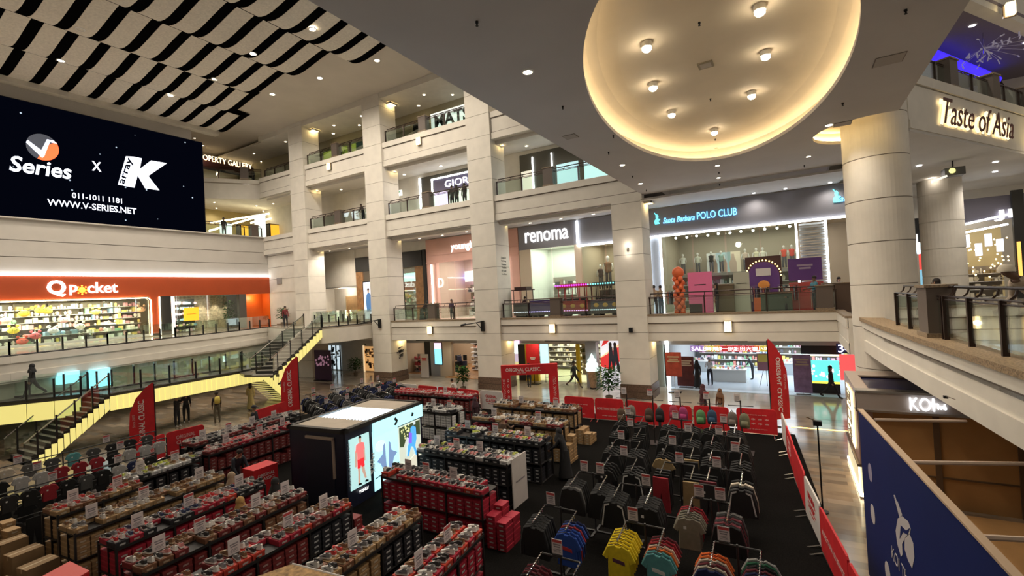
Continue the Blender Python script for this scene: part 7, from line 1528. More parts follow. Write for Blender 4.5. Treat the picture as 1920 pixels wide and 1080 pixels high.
# ================= lamps and fittings =================
dl = MB().lathe([(.115, 0), (.115, -.015), (.085, -.02), (.08, .0)], 16, 0).lathe([(.08, -.004), (.001, -.004)], 16, 1)
def lens(e, nm): return mat(nm, (1, .95, .85), .5, emit=e, ecol=(1, .84, .60))
DLM = dl.mesh('downlight', [whitem, lens(60, 'lens_big')]); DLS = MB().add(dl).mesh('downlight', [whitem, lens(22, 'lens_small')]); DLC = MB().add(dl).mesh('downlight', [whitem, mat('lens_cool', (1, 1, 1), .5, emit=22, ecol=(.95, .95, 1))])
def downlight(x, y, z, s=1.0, me=None, where='', E_=0, col=WARM, size=.1, spot=2.6):
    t = link('downlight', me or DLM, None, (x, y, z - .002)); t.scale = (s, s, s)
    tag(t, 'round recessed ceiling light %s' % where, 'ceiling light', 'recessed lights ' + where)
    if E_: l = lamp('downlight_beam', 'SPOT', (x, y, z - .06), E_, col, size, spot=spot)
    return t
roof = [(10.3, 31.8, 1), (10.9, 36.6, 1), (10.3, 41.4, 0), (17.2, 41.4, 0), (16.8, 36.9, 1), (17.3, 32.1, 1), (16.9, 27.1, 1), (17.3, 22.1, 1), (22.1, 41.3, 0), (22.0, 37.5, 0), (21.7, 32.6, 0), (22.1, 27.7, 0), (22.7, 22.7, 0), (22.3, 17.8, 0), (16.9, 17.3, 1), (10.2, 27.0, 1), (10.2, 22.0, 1), (10.2, 17.2, 1), (4.5, 36, 1), (4.5, 30, 1)]
for x, y, w_ in roof: downlight(x, y, ZRF - (.62 if w_ else 0), 1.9, None, 'between the wavy ceiling panels' if w_ else 'along the edge of the high hall ceiling', 1500, WARM, .25, 2.9)
for x, y in ((9.8, 5.0), (19.4, -1.46), (19.5, 5.75), (23.6, 6.1)): downlight(x, y, ZSO, 1.25, None, 'in the flat grey soffit around the oval dome', 260, WARM, .12, 2.4)
for x, y in ((22.56, 2.43), (25.19, 2.7), (23.75, -1.0)): downlight(x, y, ZSO, 1.0, None, 'in the soffit between the oval dome and the polo shop', 150, WARM, .12, 2.4)
for px, py, zz in ((1212, 80, 1.0), (1424, 10, .95), (1435, 96, .98), (1224, 156, 1.02), (1409, 172, 1.04), (1259, 208, 1.0), (1339, 242, .98)):
    q = dome_at(px, py); x, y = q.x, q.y; zz = q.z - ZSO - .12
    t = thing('dome_spotlight', 'small drum spotlight hanging under the lit oval dome', 'spotlight', (x, y, ZSO + zz), 0, 'spotlights of the oval dome')
    obj('housing', MB().lathe([(.01, .12), (.13, .12), (.13, .0), (.11, -.02)], 14), whitem, t); obj('lens', MB().ball((0, 0, -.03), (.12, .12, .09), 10, 0, 5), lens(60, 'lens_big'), t); obj('rod', MB().tube([(0, 0, .1), (0, 0, .25)], .02, 5), whitem, t)
    lamp('dome_beam', 'SPOT', (x, y, ZSO + zz - .2), 330, WARM, .1, spot=2.3)
# corridor lights: first, second and third floor, both long side and corner
def row(pts, z, where, me, E_=0, s=1.0, col=WARM):
    for i, (x, y) in enumerate(pts): downlight(x, y, z, s, me, where, E_ if i % 2 == 0 else 0, col, .1)
row([(29.3, y) for y in (-2.1, -.1, 1.4)], 11.09, 'over the polo shop walk', DLC, 120, 1, NEUT)
row([(27.9 + .9 * (k % 2), 9.4 + k * 1.15) for k in range(6)], 11.09, 'over the walk of the grey shops', DLS, 190, 1.25, NEUT)
row([(27.9 + .9 * (k % 2), 19.4 + k * 1.15) for k in range(6)], 11.09, 'over the walk of the pink shop', DLS, 190, 1.25, NEUT)
row([(27.9 + .9 * (k % 2), 29.4 + k * 1.3) for k in range(6)], 11.09, 'over the walk by the door recess', DLS, 450)
row([(27.9 + 1.1 * (k % 2), 9.5 + k * 1.9) for k in range(18)], 16.49, 'over the second floor walk', DLS, 150, 1.3)
row([(27.8 + 1.3 * (k % 2), 9.5 + k * 1.7) for k in range(19)], 21.74, 'over the third floor walk', DLS, 170, 1.3)
row([(x, y) for x, y in ((24.5, 46.5), (28, 45.5), (26, 49.0), (30, 47.5), (23.5, 50.5), (28.5, 43.5))], 16.47, 'in the yellow shop beside the screen', DLS, 160)
row([(28, 45.5), (30, 47.5), (27.5, 50)], 21.74, 'over the gallery floor beside the screen', DLS, 160); row([(24.5, 48), (23, 46.5)], ZRF, 'in the high ceiling beside the gallery sign', DLS, 160)
row([(x, y) for x, y in ((28.6, -5.5), (34.9, -6.7), (33.5, -9.4), (32.7, -5.3), (38.5, -9.2), (37, -5.6), (30.5, -8.6), (35.7, -11.5), (43, -11))], 11.19, 'over the right hand walk behind the round column', DLC, 260, 1.3, NEUT)
row([(28.3, y) for y in (3, 5.8, 10, 12.4, 15, 20.5, 23, 25.4, 30, 33)], 3.195, 'in the ground corridor ceiling', DLS, 60, .9)
row([(x, y) for x, y in ((27, -6.5), (30, -8), (34, -11))], 17.59, 'in the violet ceiling at the top right', DLC, 420, 1.5, NEUT)
# lights for the open void in front of the toy shop
for x, y in ((6, 33), (12, 35), (18, 37), (24, 39)): downlight(x, y, 3.19, 1, DLS, 'under the toy shop walkway', 50)
# up-lit column heads
for i, (a, c) in enumerate(COLY):
    for z, fl in ((11.0, 'first'), (16.35, 'second'), (21.6, 'third'), (3.15, 'ground')):
        if i == 0 and z > 12: continue
        if z < 4 and i == 3: continue
        nth = ['fourth', 'third', 'second', 'first'][i]
        t = thing('column_head_light', 'warm light box at the head of the %s square column, %s floor' % (nth, fl), 'wall light', (27.5, a, z))
        b = MB(); b.box(-.45, .35, -.42, -.36, -.02, .12); b.box(-.45, -.39, -.42, 0, -.02, .12); obj('shade', b, cream, t)
        obj('lit_face', MB().box(-.38, .35, -.34, -.02, .04, .08), emis('head_glow', (1, .78, .36), 7), t)
        lamp('column_beam', 'POINT', (27.3, a - .3, z - .05), 14, (1, .72, .32), .06)
# amber wall lamps on the edges
for k, (y, z, x, nm) in enumerate(((32.4, 17.65, XF - .06, 'on the third floor edge between the first two columns'), (22.6, 17.7, XF - .06, 'on the third floor edge between the second and third columns'), (22.45, 4.0, XF - .06, 'on the first floor edge between the second and third columns'), (12.7, 4.0, XF - .06, 'on the first floor edge between the third and fourth columns'), (2.8, 4.0, XF - .06, 'on the first floor edge under the polo shop'))):
    t = thing('wall_lamp', 'small glowing amber box lamp ' + nm, 'wall light', (x, y, z)); obj('back_plate', MB().box(-.02, .06, -.2, .2, -.28, .28), bronze2, t)
    for q in (-1, 0, 1): obj('lit_tube', MB().box(-.12, -.02, q * .12 - .045, q * .12 + .045, -.26, .26), emis('amber_tube', (1, .78, .40), 3.2), t)
    lamp('wall_lamp_glow', 'POINT', (x - .3, y, z), 5, WARM, .1)
p = onf(1895, 16, .3); t = thing('wall_lamp', 'glowing amber box lamp on the fascia in the top right corner', 'wall light', p); obj('back_plate', MB().box(.12, .2, -.2, .2, -.3, .3), bronze2, t); obj('lit_tube', MB().box(-.1, .12, -.14, .14, -.26, .26), emis('amber_tube', (1, .78, .40), 3.2), t)
p = at(1177, 468, 0, 26.2); t = thing('wall_lamp', 'small up and down lamp on the face of the fourth square column', 'wall light', (26.2, p.y, p.z)); obj('body', MB().lathe([(.05, -.12), (.06, 0), (.05, .12)], 10), chrome, t); lamp('wall_lamp_glow', 'POINT', (26.0, p.y, p.z + .25), 6, WARM, .04); lamp('wall_lamp_glow', 'POINT', (26.0, p.y, p.z - .25), 4, WARM, .04)
# projector arms, speaker, vents, cameras, signs on columns
for px, py, nm, s_ in ((712, 603, 'on the second square column', 1), (905, 607, 'on the third square column', 1)):
    p = at(px, py, 0, 26.2); t = thing('projector_arm', 'black spotlight arm ' + nm, 'spotlight', (26.2, p.y, p.z)); obj('mount', MB().box(-.08, .04, -.12, .12, -.5, .2), blackm, t); obj('arm', MB().tube([(-.05, 0, .15), (-.5, 1.0, .0)], .04, 6), blackm, t); b = MB().tube([(-.05, 0, -.4), (-.25, .35, .08)], .03, 5); obj('strut', b, blackm, t); obj('head', MB().tube([(-.5, 1.0, .02), (-.62, 1.35, -.05)], .07, 8), blackm, t)
t = thing('wall_vent', 'dark louvred vent on the banded wall above the orange recess', 'vent', (26.7, at(523, 467, 0, 26.7).y, at(523, 467, 0, 26.7).z)); obj('frame', MB().box(-.04, .03, -1.0, 1.0, -.3, .3), blackm, t)
for k in range(5): obj('slat', MB().box(-.07, -.04, -.95, .95, -.25 + k * .11, -.21 + k * .11), mat('slat_grey', (.06, .055, .05), .5), t)
p = at(525, 527, 0, 26.78); obj('speaker_grille', MB().box(26.68, 26.75, p.y - .35, p.y + .35, p.z - .3, p.z + .3), mat('grille', (.28, .26, .24), .6), label='small square speaker grille above the orange recess', cat='speaker')
for y, nm in ((23.5, 'between the second and third columns'), (12.7, 'between the third and fourth columns'), (2.9, 'under the polo shop')): obj('ceiling_grille', MB().box(26.95, 27.35, y - .9, y + .9, 3.14, 3.2), blackm, label='black slot grille in the ground ceiling ' + nm, cat='grille')
t = thing('directory_plate', 'small black lettered directory on the side of the third square column', 'sign', (27.1, 16.44, at(940, 500, 0, 26.9).z))
for k in range(6): text('lettering', ['Level 1', 'Parking', 'Centre', 'Toilets', 'Exit', 'Lobby'][k], blk, (27.15, 16.44, at(940, 500, 0, 26.9).z + .6 - .22 * k), (1, 0, 0), (0, 0, 1), .6, .13, t, ext=.008)
t = thing('wall_mark', 'black brush painting of plants on the side of the second square column', 'wall painting', (27.1, 26.28, 2.2)); b = MB()
for k in range(16): a, r = U(0, 6.28), U(0, .5); b.slab((r * math.cos(a) * .8, 0, r * math.sin(a)), (1, 0, 0), (0, 0, 1), (0, -1, 0), [(0, 0), (U(.08, .3), U(-.05, .1)), (U(.05, .25), U(.1, .16)), (-.05, .08)], .01)
obj('strokes', b, blk, t, kind='stuff')
t = thing('wall_mark', 'dark leaf shapes on the wall behind the second square column', 'wall painting', (29.97, 33.3, 1.6)); b = MB()
for k in range(8): b.slab((0, U(-.2, .2), -.8 + k * .22), (0, -1, 0), (0, 0, 1), (-1, 0, 0), [(0, 0), (.25, .05), (.3, .15), (.05, .12)], .01)
obj('strokes', b, mat('leaf_dark', (.10, .11, .07), .7), t, kind='stuff')  # dark leaf shapes laid flat on the wall
obj('small_speaker', MB().box(26.1, 26.25, at(1183, 618, 0, 26.2).y - .1, at(1183, 618, 0, 26.2).y + .1, 3.75, 4.0), blackm, label='little black box on the fourth square column', cat='speaker')
t = thing('hanging_projector', 'grey projector hanging from the ceiling right of the round column', 'projector', at(1787, 322, 2, 10.7)); obj('body', MB().box(-.3, .3, -.35, .35, -.2, .15), mat('proj_grey', (.12, .12, .12), .5), t); obj('lens', MB().ball((-.32, .1, 0), .12, 8, 0, 5), emis('proj_lens', (.9, .85, .3), 1.2), t); b = MB(); b.tube([(-.3, .3, -.2), (-.7, .9, -.45)], .05, 6); obj('side_tube', b, mat('proj_white', (.8, .8, .75), .5, emit=.8, ecol=(1, 1, .9)), t); obj('rod', MB().tube([(0, 0, .1), (0, 0, .6)], .03, 6), blackm, t)
for k, (px, py, nm) in enumerate(((1880, 748, 'under the right gallery edge'),)):
    t = thing('security_camera', 'small camera on a curved arm ' + nm, 'camera', at(1785, 749, 1, -2.45)); b = MB().tube([(0, -.05, 0), (.08, .05, .03), (.16, .05, .01)], .008, 5); obj('arm', b, chrome, t); obj('body', MB().box(.14, .22, .02, .08, -.02, .025), blackm, t)
# sprinklers and hatches in the soffit
spk = MB().lathe([(.03, 0), (.03, -.04), (.012, -.05), (.03, -.09), (.001, -.09)], 8)
SPK = spk.mesh('sprinkler', blackm)
for px, py in ((894, 40), (1055, 199), (1141, 285), (1186, 330), (1212, 356), (1580, 193), (1698, 18), (1348, 323), (1349, 345), (1508, 310), (1150, 254)):
    p = at(px, py, 2, ZSO); tag(link('sprinkler', SPK, None, (p.x, p.y, ZSO)), 'small black sprinkler head in the grey soffit', 'sprinkler', 'sprinklers in the grey soffit')
for px, py in ((1311, 42), (1332, 185), (1341, 260)):
    p = dome_at(px, py); tag(link('sprinkler', SPK, None, (p.x, p.y, p.z + .01)), 'small black sprinkler head in the oval dome', 'sprinkler', 'sprinklers in the oval dome')
hm = mat('hatch_grey', (.40, .36, .32), .8)
for px, py, s_, nm in ((1070, 256, .22, 'left of the oval dome'), (1667, 112, .3, 'right of the oval dome'), (1580, 232, .25, 'next to the round column recess')):
    p = at(px, py, 2, ZSO); t = thing('ceiling_hatch', 'square ceiling hatch ' + nm, 'hatch', (p.x, p.y, ZSO)); obj('frame', MB().box(-s_, s_, -s_, s_, -.012, 0), creamd, t); obj('panel', MB().box(-s_ + .02, s_ - .02, -s_ + .02, s_ - .02, -.018, -.01), hm, t)
p = dome_at(1323, 121); t = thing('ceiling_hatch', 'square grille in the middle of the oval dome', 'hatch', (p.x, p.y, p.z - .01)); obj('frame', MB().box(-.2, .2, -.2, .2, -.02, .02), mat('hatch_olive', (.25, .22, .15), .6), t); obj('panel', MB().box(-.14, .14, -.14, .14, -.03, -.01), hm, t)
p = dome_at(1343, 275); t = thing('smoke_detector', 'round detector near the lower rim of the oval dome', 'detector', (p.x, p.y, p.z - .04)); obj('cap', MB().lathe([(.14, .04), (.14, 0), (.08, -.05), (.01, -.05)], 14), mat('hatch_olive', (.25, .22, .15), .6), t)
# lamps of the many lamps above the balcony behind the viewer
for x, y in ((-3, 5), (-3, -8), (5, -10)): lamp('gallery_lamp', 'POINT', (x, y, 10.8), 150, WARM, .3)
# ================= people =================
def person(label, p, rz=0, h=1.7, skin='mid', shirt=(.02, .02, .02), legs=(.02, .02, .025), hair='short', stride=.0, arms=((.1, .1), (.1, .1)), sit=0, lean=0., longs=False, shorts=False, shoes=(.03, .03, .03), robe=None, hijab=None, cap=None, pack=None, group=None, z0=None):
    SK = dict(mid=(.34, .19, .12), fair=(.50, .32, .24), dark=(.15, .08, .05))[skin]
    p = Vector(p)
    if z0 is not None: p.z = z0
    t = thing('person', label, 'person', p, rz, group)
    J, E_, Rd, cls = [], [], [], []
    def v(q, r, par, c):
        J.append(Vector(q)); Rd.append(r); cls.append(c)
        if par is not None: E_.append((par, len(J) - 1))
        return len(J) - 1
    pel = Vector((0, 0, .93))
    def up(q): q = Vector(q) - pel; return pel + Vector((q.x * math.cos(lean) + q.z * math.sin(lean), q.y, -q.x * math.sin(lean) + q.z * math.cos(lean)))
    root = v(pel, .125, None, 'leg'); sp = v(up((0, 0, 1.12)), .115, root, 'top'); ch = v(up((.01, 0, 1.32)), .135, sp, 'top'); nb = v(up((0, 0, 1.46)), .06, ch, 'skin')
    hd = v(up((.02, 0, 1.56)), .072, nb, 'head'); v(up((.015, 0, 1.64)), .088, hd, 'head'); v(up((.0, 0, 1.71)), .05, len(J) - 1, 'head')
    legA = ((stride, abs(stride) * .3), (-stride, abs(stride) * .9)) if not sit else ((1.45, 1.45), (1.3, 1.5)) if sit == 1 else ((1.9, 2.3), (1.7, 2.2))
    for s_, (a, kb) in zip((1, -1), legA):
        hp = pel + Vector((0, s_ * .085, -.03)); i = v(hp, .088, root, 'leg'); k1 = hp + .43 * Vector((math.sin(a), s_ * .06, -math.cos(a))); i1 = v(hp.lerp(k1, .5), .078, i, 'leg'); i = v(k1, .056, i1, 'leg' if not shorts else 'leg')
        an = k1 + .41 * Vector((math.sin(a - kb), 0, -math.cos(a - kb))); i1 = v(k1.lerp(an, .45), .050, i, 'shin'); i = v(an, .036, i1, 'shin'); v(an + Vector((.06, 0, -.045)), .034, i, 'foot'); v(an + Vector((.15, 0, -.055)), .026, len(J) - 1, 'foot')
    for s_, (a, eb) in zip((1, -1), arms):
        sh = up((0, s_ * .16, 1.40)); i = v(sh, .058, ch, 'top')
        def rot(d): return Vector((d.x * math.cos(lean) + d.z * math.sin(lean), d.y, -d.x * math.sin(lean) + d.z * math.cos(lean)))
        el = sh + .28 * rot(Vector((math.sin(a), s_ * .18, -math.cos(a)))).normalized(); i1 = v(sh.lerp(el, .5), .046, i, 'top'); i = v(el, .038, i1, 'arm')
        dw = rot(Vector((math.sin(a + eb), -s_ * .1 * eb, -math.cos(a + eb)))).normalized(); wr = el + .25 * dw; i = v(wr, .026, i, 'fore'); pm = wr + dw * .06; ip = v(pm, .030, i, 'skin')
        sd = Vector((0, 1, 0)).cross(dw).normalized()
        for f_ in range(4):
            b0 = pm + dw * .035 + sd * (.027 - .018 * f_); j = v(b0, .0095, ip, 'skin'); L = (.055, .065, .06, .045)[f_]; j = v(b0 + dw * L * .55 + Vector((.004, -s_ * .006, 0)), .009, j, 'skin'); v(b0 + dw * L + Vector((0, -s_ * .022, 0)), .007, j, 'skin')
        j = v(pm + sd * .035 + dw * -.01, .011, ip, 'skin'); v(pm + sd * .055 + dw * .03, .009, j, 'skin')
    lo = min(q.z for q in J) - .03
    if sit == 1: lo = .93 - .09 - .45
    me = bpy.data.meshes.new('k'); me.from_pydata([tuple(q - Vector((0, 0, lo))) for q in J], E_, []); o = bpy.data.objects.new('k', me); C.objects.link(o)
    sm = o.modifiers.new('s', 'SKIN'); sm.use_smooth_shade = True; sm.branch_smoothing = .3; o.modifiers.new('d', 'SUBSURF').levels = 1
    if not me.skin_vertices:
        me.attributes  # the modifier adds the layer on evaluation
    sv = me.skin_vertices[0].data if me.skin_vertices else None
    if sv is None:
        bm_ = __import__('bmesh').new(); bm_.from_mesh(me); bm_.verts.layers.skin.verify(); bm_.to_mesh(me); bm_.free(); sv = me.skin_vertices[0].data
    for k, r in enumerate(Rd):
        sv[k].radius = (r, r) if cls[k] != 'top' or k > 3 else (r * 1.25, r * .85); sv[k].use_root = (k == 0)
    bpy.context.view_layer.update()
    out = bpy.data.meshes.new_from_object(o.evaluated_get(bpy.context.evaluated_depsgraph_get())); bpy.data.objects.remove(o)
    out.materials.clear(); out.materials.append(mat('skin_' + skin, SK, .6)); out.name = 'body'
    for pg in out.polygons: pg.material_index = 0; pg.use_smooth = True
    link('body', out, t)
    P = [q - Vector((0, 0, lo)) for q in J]
    def near(c):
        best, bc = 9, 'skin'
        for k, q in enumerate(P):
            d = (q - c).length - Rd[k] * .6
            if d < best: best, bc = d, cls[k]
        return bc
    fc = [near(pg.center) for pg in out.polygons]; vn = [vv.normal.copy() for vv in out.vertices]
    def cloth(name, classes, col, off=.013):
        idx = [i for i, c in enumerate(fc) if c in classes]
        if not idx: return
        mp = {}; b = MB()
        for i in idx:
            f = []
            for vi in out.polygons[i].vertices:
                if vi not in mp: mp[vi] = len(b.v); b.v.append(tuple(out.vertices[vi].co + vn[vi] * off))
                f.append(mp[vi])
            b.f.append(tuple(f)); b.m.append(0)
        obj(name, b, gmat(col), t, smooth=True)
    cloth('shirt', ('top', 'arm') + (('fore',) if longs or robe or hijab else ()), shirt); cloth('shorts' if shorts else 'trousers', ('leg',) + (() if shorts else ('shin',)), legs, .012); cloth('shoes', ('foot',), shoes, .010)
    H_ = P[5]; F = Vector((math.cos(lean), 0, -math.sin(lean)))
    hb = (.02, .014, .012)
    if hijab:
        b = MB().ball(tuple(H_ + Vector((-.02, 0, -.01))), (.115, .108, .135), 12, 0, 8); b.lathe([(.09, .02), (.13, -.10), (.20, -.24), (.21, -.34)], 14, 0, tuple(H_ + Vector((-.01, 0, 0))), sx=.8); obj('headscarf', b, gmat(hijab), t, smooth=True)
    elif cap:
        b = MB().lathe([(.112, -.01), (.11, .04), (.075, .10), (.01, .115)], 14, 0, tuple(H_)); b.cb(tuple(H_ + F * .15 + Vector((0, 0, .0))), (.13, .15, .014)); obj('cap', b, gmat(cap), t, smooth=True)
    else:
        b = MB().ball(tuple(H_ + Vector((-.02, 0, .022))), (.098, .098, .10), 12, 0, 8)
        if hair == 'long': b.lathe([(.08, .02), (.10, -.08), (.095, -.24), (.05, -.30)], 12, 0, tuple(H_ + Vector((-.055, 0, 0))), sx=.6)
        obj('hair', b, gmat(hb), t, smooth=True)
    b = MB(); b.ball(tuple(H_ + F * .095 + Vector((0, 0, -.035))), (.018, .014, .022), 6, 0, 4); 
    for s_ in (-1, 1): b.ball(tuple(H_ + Vector((.0, s_ * .09, -.02))), (.018, .010, .028), 6, 0, 4)
    obj('nose_and_ears', b, mat('skin_' + skin, SK, .6), t, smooth=True); b = MB()
    for s_ in (-1, 1): b.ball(tuple(H_ + F * .082 + Vector((0, s_ * .032, -.005))), (.010, .014, .008), 6, 0, 4)
    b.cb(tuple(H_ + F * .078 + Vector((0, 0, -.072))), (.02, .045, .008)); obj('eyes_and_mouth', b, gmat((.05, .02, .02)), t)
    if robe:
        if sit: b = MB().lathe([(.17, .30), (.30, .12), (.36, .01)], 16, 0, tuple(Vector((.18, 0, P[0].z - .30 if sit == 2 else .25))))
        else: b = MB().lathe([(.145, 1.0), (.17, .80), (.20, .45), (.25, .10)], 16, 0, (P[0].x, 0, 0), sx=1 + abs(stride) * .6)
        obj('robe', b, gmat(robe), t, smooth=True)
    if pack: obj('backpack', MB().lathe([(.02, -.22), (.13, -.2), (.15, 0), (.12, .17), (.02, .2)], 12, 0, tuple(P[2] + Vector((-.17, 0, -.02))), sx=.6), gmat(pack), t, smooth=True)
    t.scale = (h / 1.7,) * 3
    return t
G0 = lambda px, py: at(px, py, 2, 0)
person('person in a black hooded top walking on the half-height platform at far left', at(62, 744, 2, ZB), math.radians(150), 1.62, 'mid', hijab=(.015, .015, .017), longs=True, stride=.45)
person('person with raised pale sleeve standing between the two left feather flags', G0(333, 800), math.radians(-70), 1.65, 'fair', (.03, .03, .035), cap=(.06, .04, .03), arms=((1.3, 1.2), (1.0, 1.0)), longs=True, shoes=(.6, .58, .55))
person('person with a light cap standing close behind the one with the pale sleeve', G0(350, 792), math.radians(-110), 1.68, 'fair', (.04, .04, .05), cap=(.55, .5, .4), arms=((.2, .4), (.6, 1.2)), shoes=(.65, .62, .58))
person('person with a yellow backpack standing under the lit bridge', G0(408, 793), math.radians(75), 1.66, 'dark', (.03, .02, .02), (.10, .09, .06), pack=(.55, .45, .10), arms=((.1, .1), (.15, .1)), shoes=(.6, .55, .5))
person('person in a pale yellow dress walking under the lit bridge', G0(471, 768), math.radians(60), 1.62, 'fair', (.60, .50, .22), (.6, .5, .25), robe=(.62, .52, .22), stride=.25, hair='long', arms=((.4, .3), (-.2, .2)), longs=True, shoes=(.6, .55, .45))
person('person in a white patterned top crouching behind the red barriers', G0(857, 742), math.radians(100), 1.6, 'mid', (.55, .52, .48), sit=2, lean=.5, arms=((.9, .8), (.9, .8)), longs=True)
person('person in dark clothes walking away seen through the red arch', G0(993, 727), math.radians(20), 1.6, 'dark', (.02, .02, .02), pack=(.45, .42, .4), stride=.35)
person('tall person in black shorts walking past the handbag shop', G0(1078, 727), math.radians(-88), 1.74, 'dark', (.03, .035, .03), (.02, .02, .022), shorts=True, stride=.5, arms=((.5, .5), (-.4, .3)), shoes=(.06, .05, .05))
person('person in a long black robe at the market entrance', G0(1309, 728), math.radians(170), 1.62, 'mid', (.012, .012, .014), robe=(.012, .012, .014), hijab=(.012, .012, .014))
person('person in a white top behind the counter inside the market', Vector((31.2, at(1331, 700, 0, 31.2).y, 0)), math.radians(180), 1.65, 'mid', (.6, .62, .65), cap=(.3, .35, .45), arms=((.7, .9), (.7, .9)))
person('person in dark clothes bending over beside the white market counter', Vector((33.6, 2.3, 0)), math.radians(90), 1.6, 'mid', (.03, .03, .04), lean=.4, arms=((.6, .5), (.6, .5)))
person('person in a dark maroon robe and headscarf behind the crimson backpacks', G0(1321, 789), math.radians(120), 1.6, 'mid', (.07, .02, .025), robe=(.07, .02, .025), hijab=(.07, .02, .025))
person('person in a brown patterned hood behind the red barriers', G0(1353, 792), math.radians(150), 1.45, 'mid', (.20, .10, .05), hijab=(.16, .08, .04), robe=(.3, .22, .15))
person('person in black walking past the turquoise window by the kiosk', G0(1560, 747), math.radians(-100), 1.68, 'mid', (.015, .015, .018), hair='long', stride=.45, longs=True)
# among the racks
person('person in a pale brown headscarf between the tan and red racks', Vector((7.35, 13.7, .03)), math.radians(-60), 1.58, 'mid', (.20, .15, .09), robe=(.18, .13, .08), hijab=(.33, .25, .17), arms=((.8, .7), (.8, .7)))
person('person in a mustard top and headscarf looking at shoes on the left', Vector((6.5, 11.95, .03)), math.radians(-80), 1.55, 'mid', (.36, .20, .05), robe=(.10, .07, .04), hijab=(.38, .23, .08), arms=((.9, .8), (.9, .8)), lean=.2)
person('person in a black headscarf next to the mustard one', Vector((7.55, 12.0, .03)), math.radians(-80), 1.6, 'mid', (.015, .018, .015), robe=(.02, .025, .02), hijab=(.012, .013, .014))
person('person in a mustard shirt crouching at the corner of the lit booth', Vector((10.25, 10.9, .03)), math.radians(-60), 1.6, 'mid', (.42, .26, .04), (.40, .22, .03), sit=2, lean=.6, arms=((1.0, .6), (1.0, .6)), longs=True)
person('person in a dark jacket bending over the sale bin beside the booth', Vector((8.7, 16.0, .03)), math.radians(-90), 1.66, 'mid', (.015, .02, .03), lean=.5, arms=((.9, .5), (.8, .5)), longs=True)
person('person with a black cap and dark shirt behind the red rack left of the booth', Vector((12.6, 21.4, .03)), math.radians(-60), 1.7, 'mid', (.02, .02, .025), cap=(.02, .02, .025), longs=True)
person('person in a long dark headscarf right of the white box rack', Vector((17.35, 12.4, .03)), math.radians(-100), 1.62, 'mid', (.04, .015, .02), robe=(.03, .015, .02), hijab=(.05, .02, .03))
person('person in a rust brown top and cream cap at the kraft box rack', Vector((15.0, 9.5, .03)), math.radians(0), 1.62, 'mid', (.10, .06, .04), cap=(.6, .5, .4), arms=((.8, .8), (.8, .8)))
person('person in a red shirt behind the white box rack', Vector((17.2, 13.6, .03)), math.radians(180), 1.6, 'mid', (.35, .05, .05), arms=((.6, .8), (.6, .8)))
person('person in black at the near end of the rear black rack', Vector((14.3, 6.7, .03)), math.radians(90), 1.62, 'mid', (.012, .012, .014), robe=(.012, .012, .014), hijab=(.014, .014, .016), lean=.25, arms=((.7, .5), (.7, .5)))
person('person in a pale headscarf leaning over the shirt rails at the left edge', Vector((6.9, 18.2, .03)), math.radians(-90), 1.56, 'mid', (.30, .26, .22), hijab=(.40, .34, .28), robe=(.12, .1, .09), lean=.2, arms=((.8, .6), (.8, .6)))
# first floor
Z1 = 4.56
def L1(px, x): return Vector((x, at(px, 560, 0, x).y, Z1))
person('person in a cream top leaning on the railing left of the orange balloons', L1(1227, 28.3), math.radians(20), 1.68, 'mid', (.42, .32, .22), (.02, .02, .04), arms=((.6, .9), (.6, .9)))
person('person in a beige shirt and jeans next to the cream one by the fourth column', L1(1239, 28.6), math.radians(60), 1.66, 'mid', (.38, .30, .20), (.05, .09, .16), arms=((.2, .4), (.5, .9)))
person('person in a blue shirt standing right of the arched booth', L1(1529, 27.4), math.radians(120), 1.72, 'dark', (.06, .20, .26), (.04, .05, .06), arms=((.5, 1.0), (.4, 1.0)))
person('person in a dark green shirt sitting at the booth', L1(1478, 28.0), math.radians(150), 1.6, 'mid', (.02, .06, .06), sit=1, hijab=(.5, .45, .4), arms=((.8, .8), (.8, .8)))
person('person in a black top right of the pink display wall', L1(1344, 27.4), math.radians(90), 1.62, 'mid', (.015, .015, .018), hair='long')
person('person in a white top near the counter beside the round column', L1(1575, 29.3), math.radians(200), 1.6, 'fair', (.65, .62, .58), hair='long')
person('person driving the little train', Vector((28.1, 15.5, 4.92)), math.radians(90), 1.4, 'mid', (.06, .02, .03), sit=1, arms=((.8, .8), (.8, .8)))
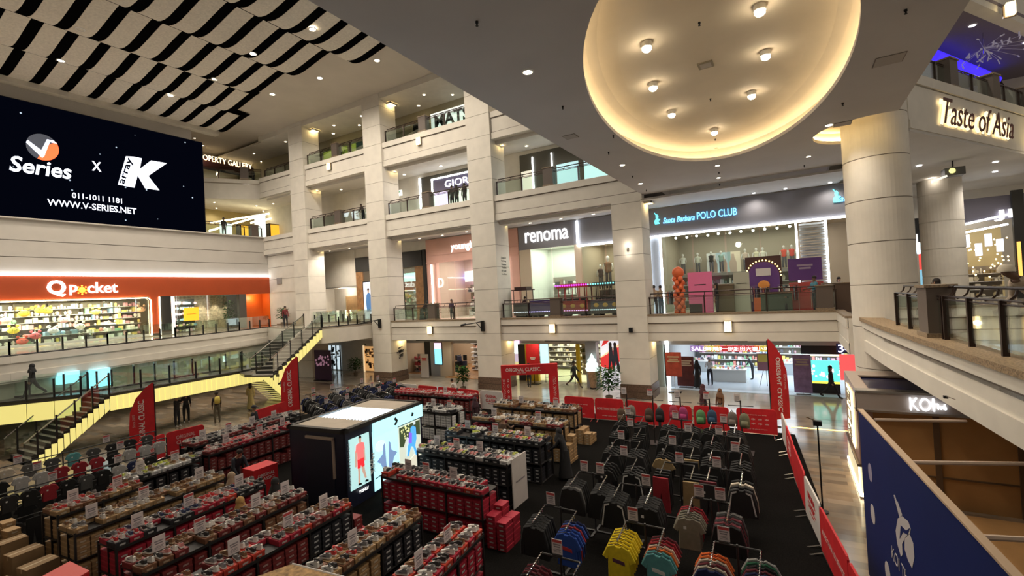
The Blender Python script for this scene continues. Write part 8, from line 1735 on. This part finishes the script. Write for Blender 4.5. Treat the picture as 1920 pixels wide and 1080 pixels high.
person('person in a dark coat bending over behind the railing of the pink shop', L1(790, 27.5), math.radians(-60), 1.6, 'mid', (.012, .012, .014), robe=(.012, .012, .014), hijab=(.014, .014, .016), lean=.7, arms=((.4, .2), (.4, .2)))
person('person with a dark head just above the railing of the pink shop', L1(846, 27.6), math.radians(180), 1.5, 'mid', (.05, .03, .06), hair='long')
person('person with dark hair sitting at the foot of the orange recess near the upper stairs', Vector((24.6, 36.6, 4.56)), math.radians(-120), 1.65, 'mid', (.14, .02, .02), longs=True)
# upper floors
person('person standing at the second floor railing right of the video screen', Vector((at(420, 430, 1, 43.45).x, 43.45, 12.76)), math.radians(-90), 1.7, 'dark', (.01, .01, .012))
person('person in dark clothes at the gallery railing above the yellow shop', Vector((at(474, 320, 1, 44.8).x, 44.8, 18.26)), math.radians(-60), 1.7, 'dark', (.03, .02, .02))
for k, px in enumerate((847, 856, 871)): person('dark dressed person, %s of three at the second floor railing under a white sign' % ['leftmost', 'middle', 'rightmost'][k], Vector((27.5, at(px, 365, 0, 27.5).y, 12.71)), math.radians(180), 1.6, 'dark', (.015, .015, .015), hijab=(.02, .02, .02) if k != 0 else None)
person('person in black resting on the second floor railing left of the second column', Vector((27.4, at(681, 402, 0, 27.4).y, 12.71)), math.radians(180), 1.55, 'dark', (.012, .012, .012), lean=.3, hair='long', arms=((.6, .6), (.6, .6)))
# right gallery
p = at(1846, 545, 0, 10.3); person('person in a white cap and beige shirt leaning over the right gallery railing', Vector((11.7, -3.82, 4.56)), math.radians(105), 1.85, 'dark', (.46, .38, .30), (.10, .09, .08), cap=(.66, .60, .48), lean=.75, arms=((.5, .9), (.7, .9)), longs=True)
p = at(1755, 520, 0, 15.5); person('person with dark hair and a maroon top sitting behind the railing pillar', Vector((17.2, p.y * 17.2 / 15.5, 4.75)), math.radians(60), 1.6, 'mid', (.15, .03, .04), sit=1, hair='long', arms=((.6, .8), (.6, .8)))
obj('bench', MB().box(16.9, 17.5, p.y * 17.2 / 15.5 - .6, p.y * 17.2 / 15.5 + .6, 4.56, 5.0), mat('bench_brown', (.09, .06, .05), .5), label='brown bench under the sitting person behind the right railing', cat='bench')
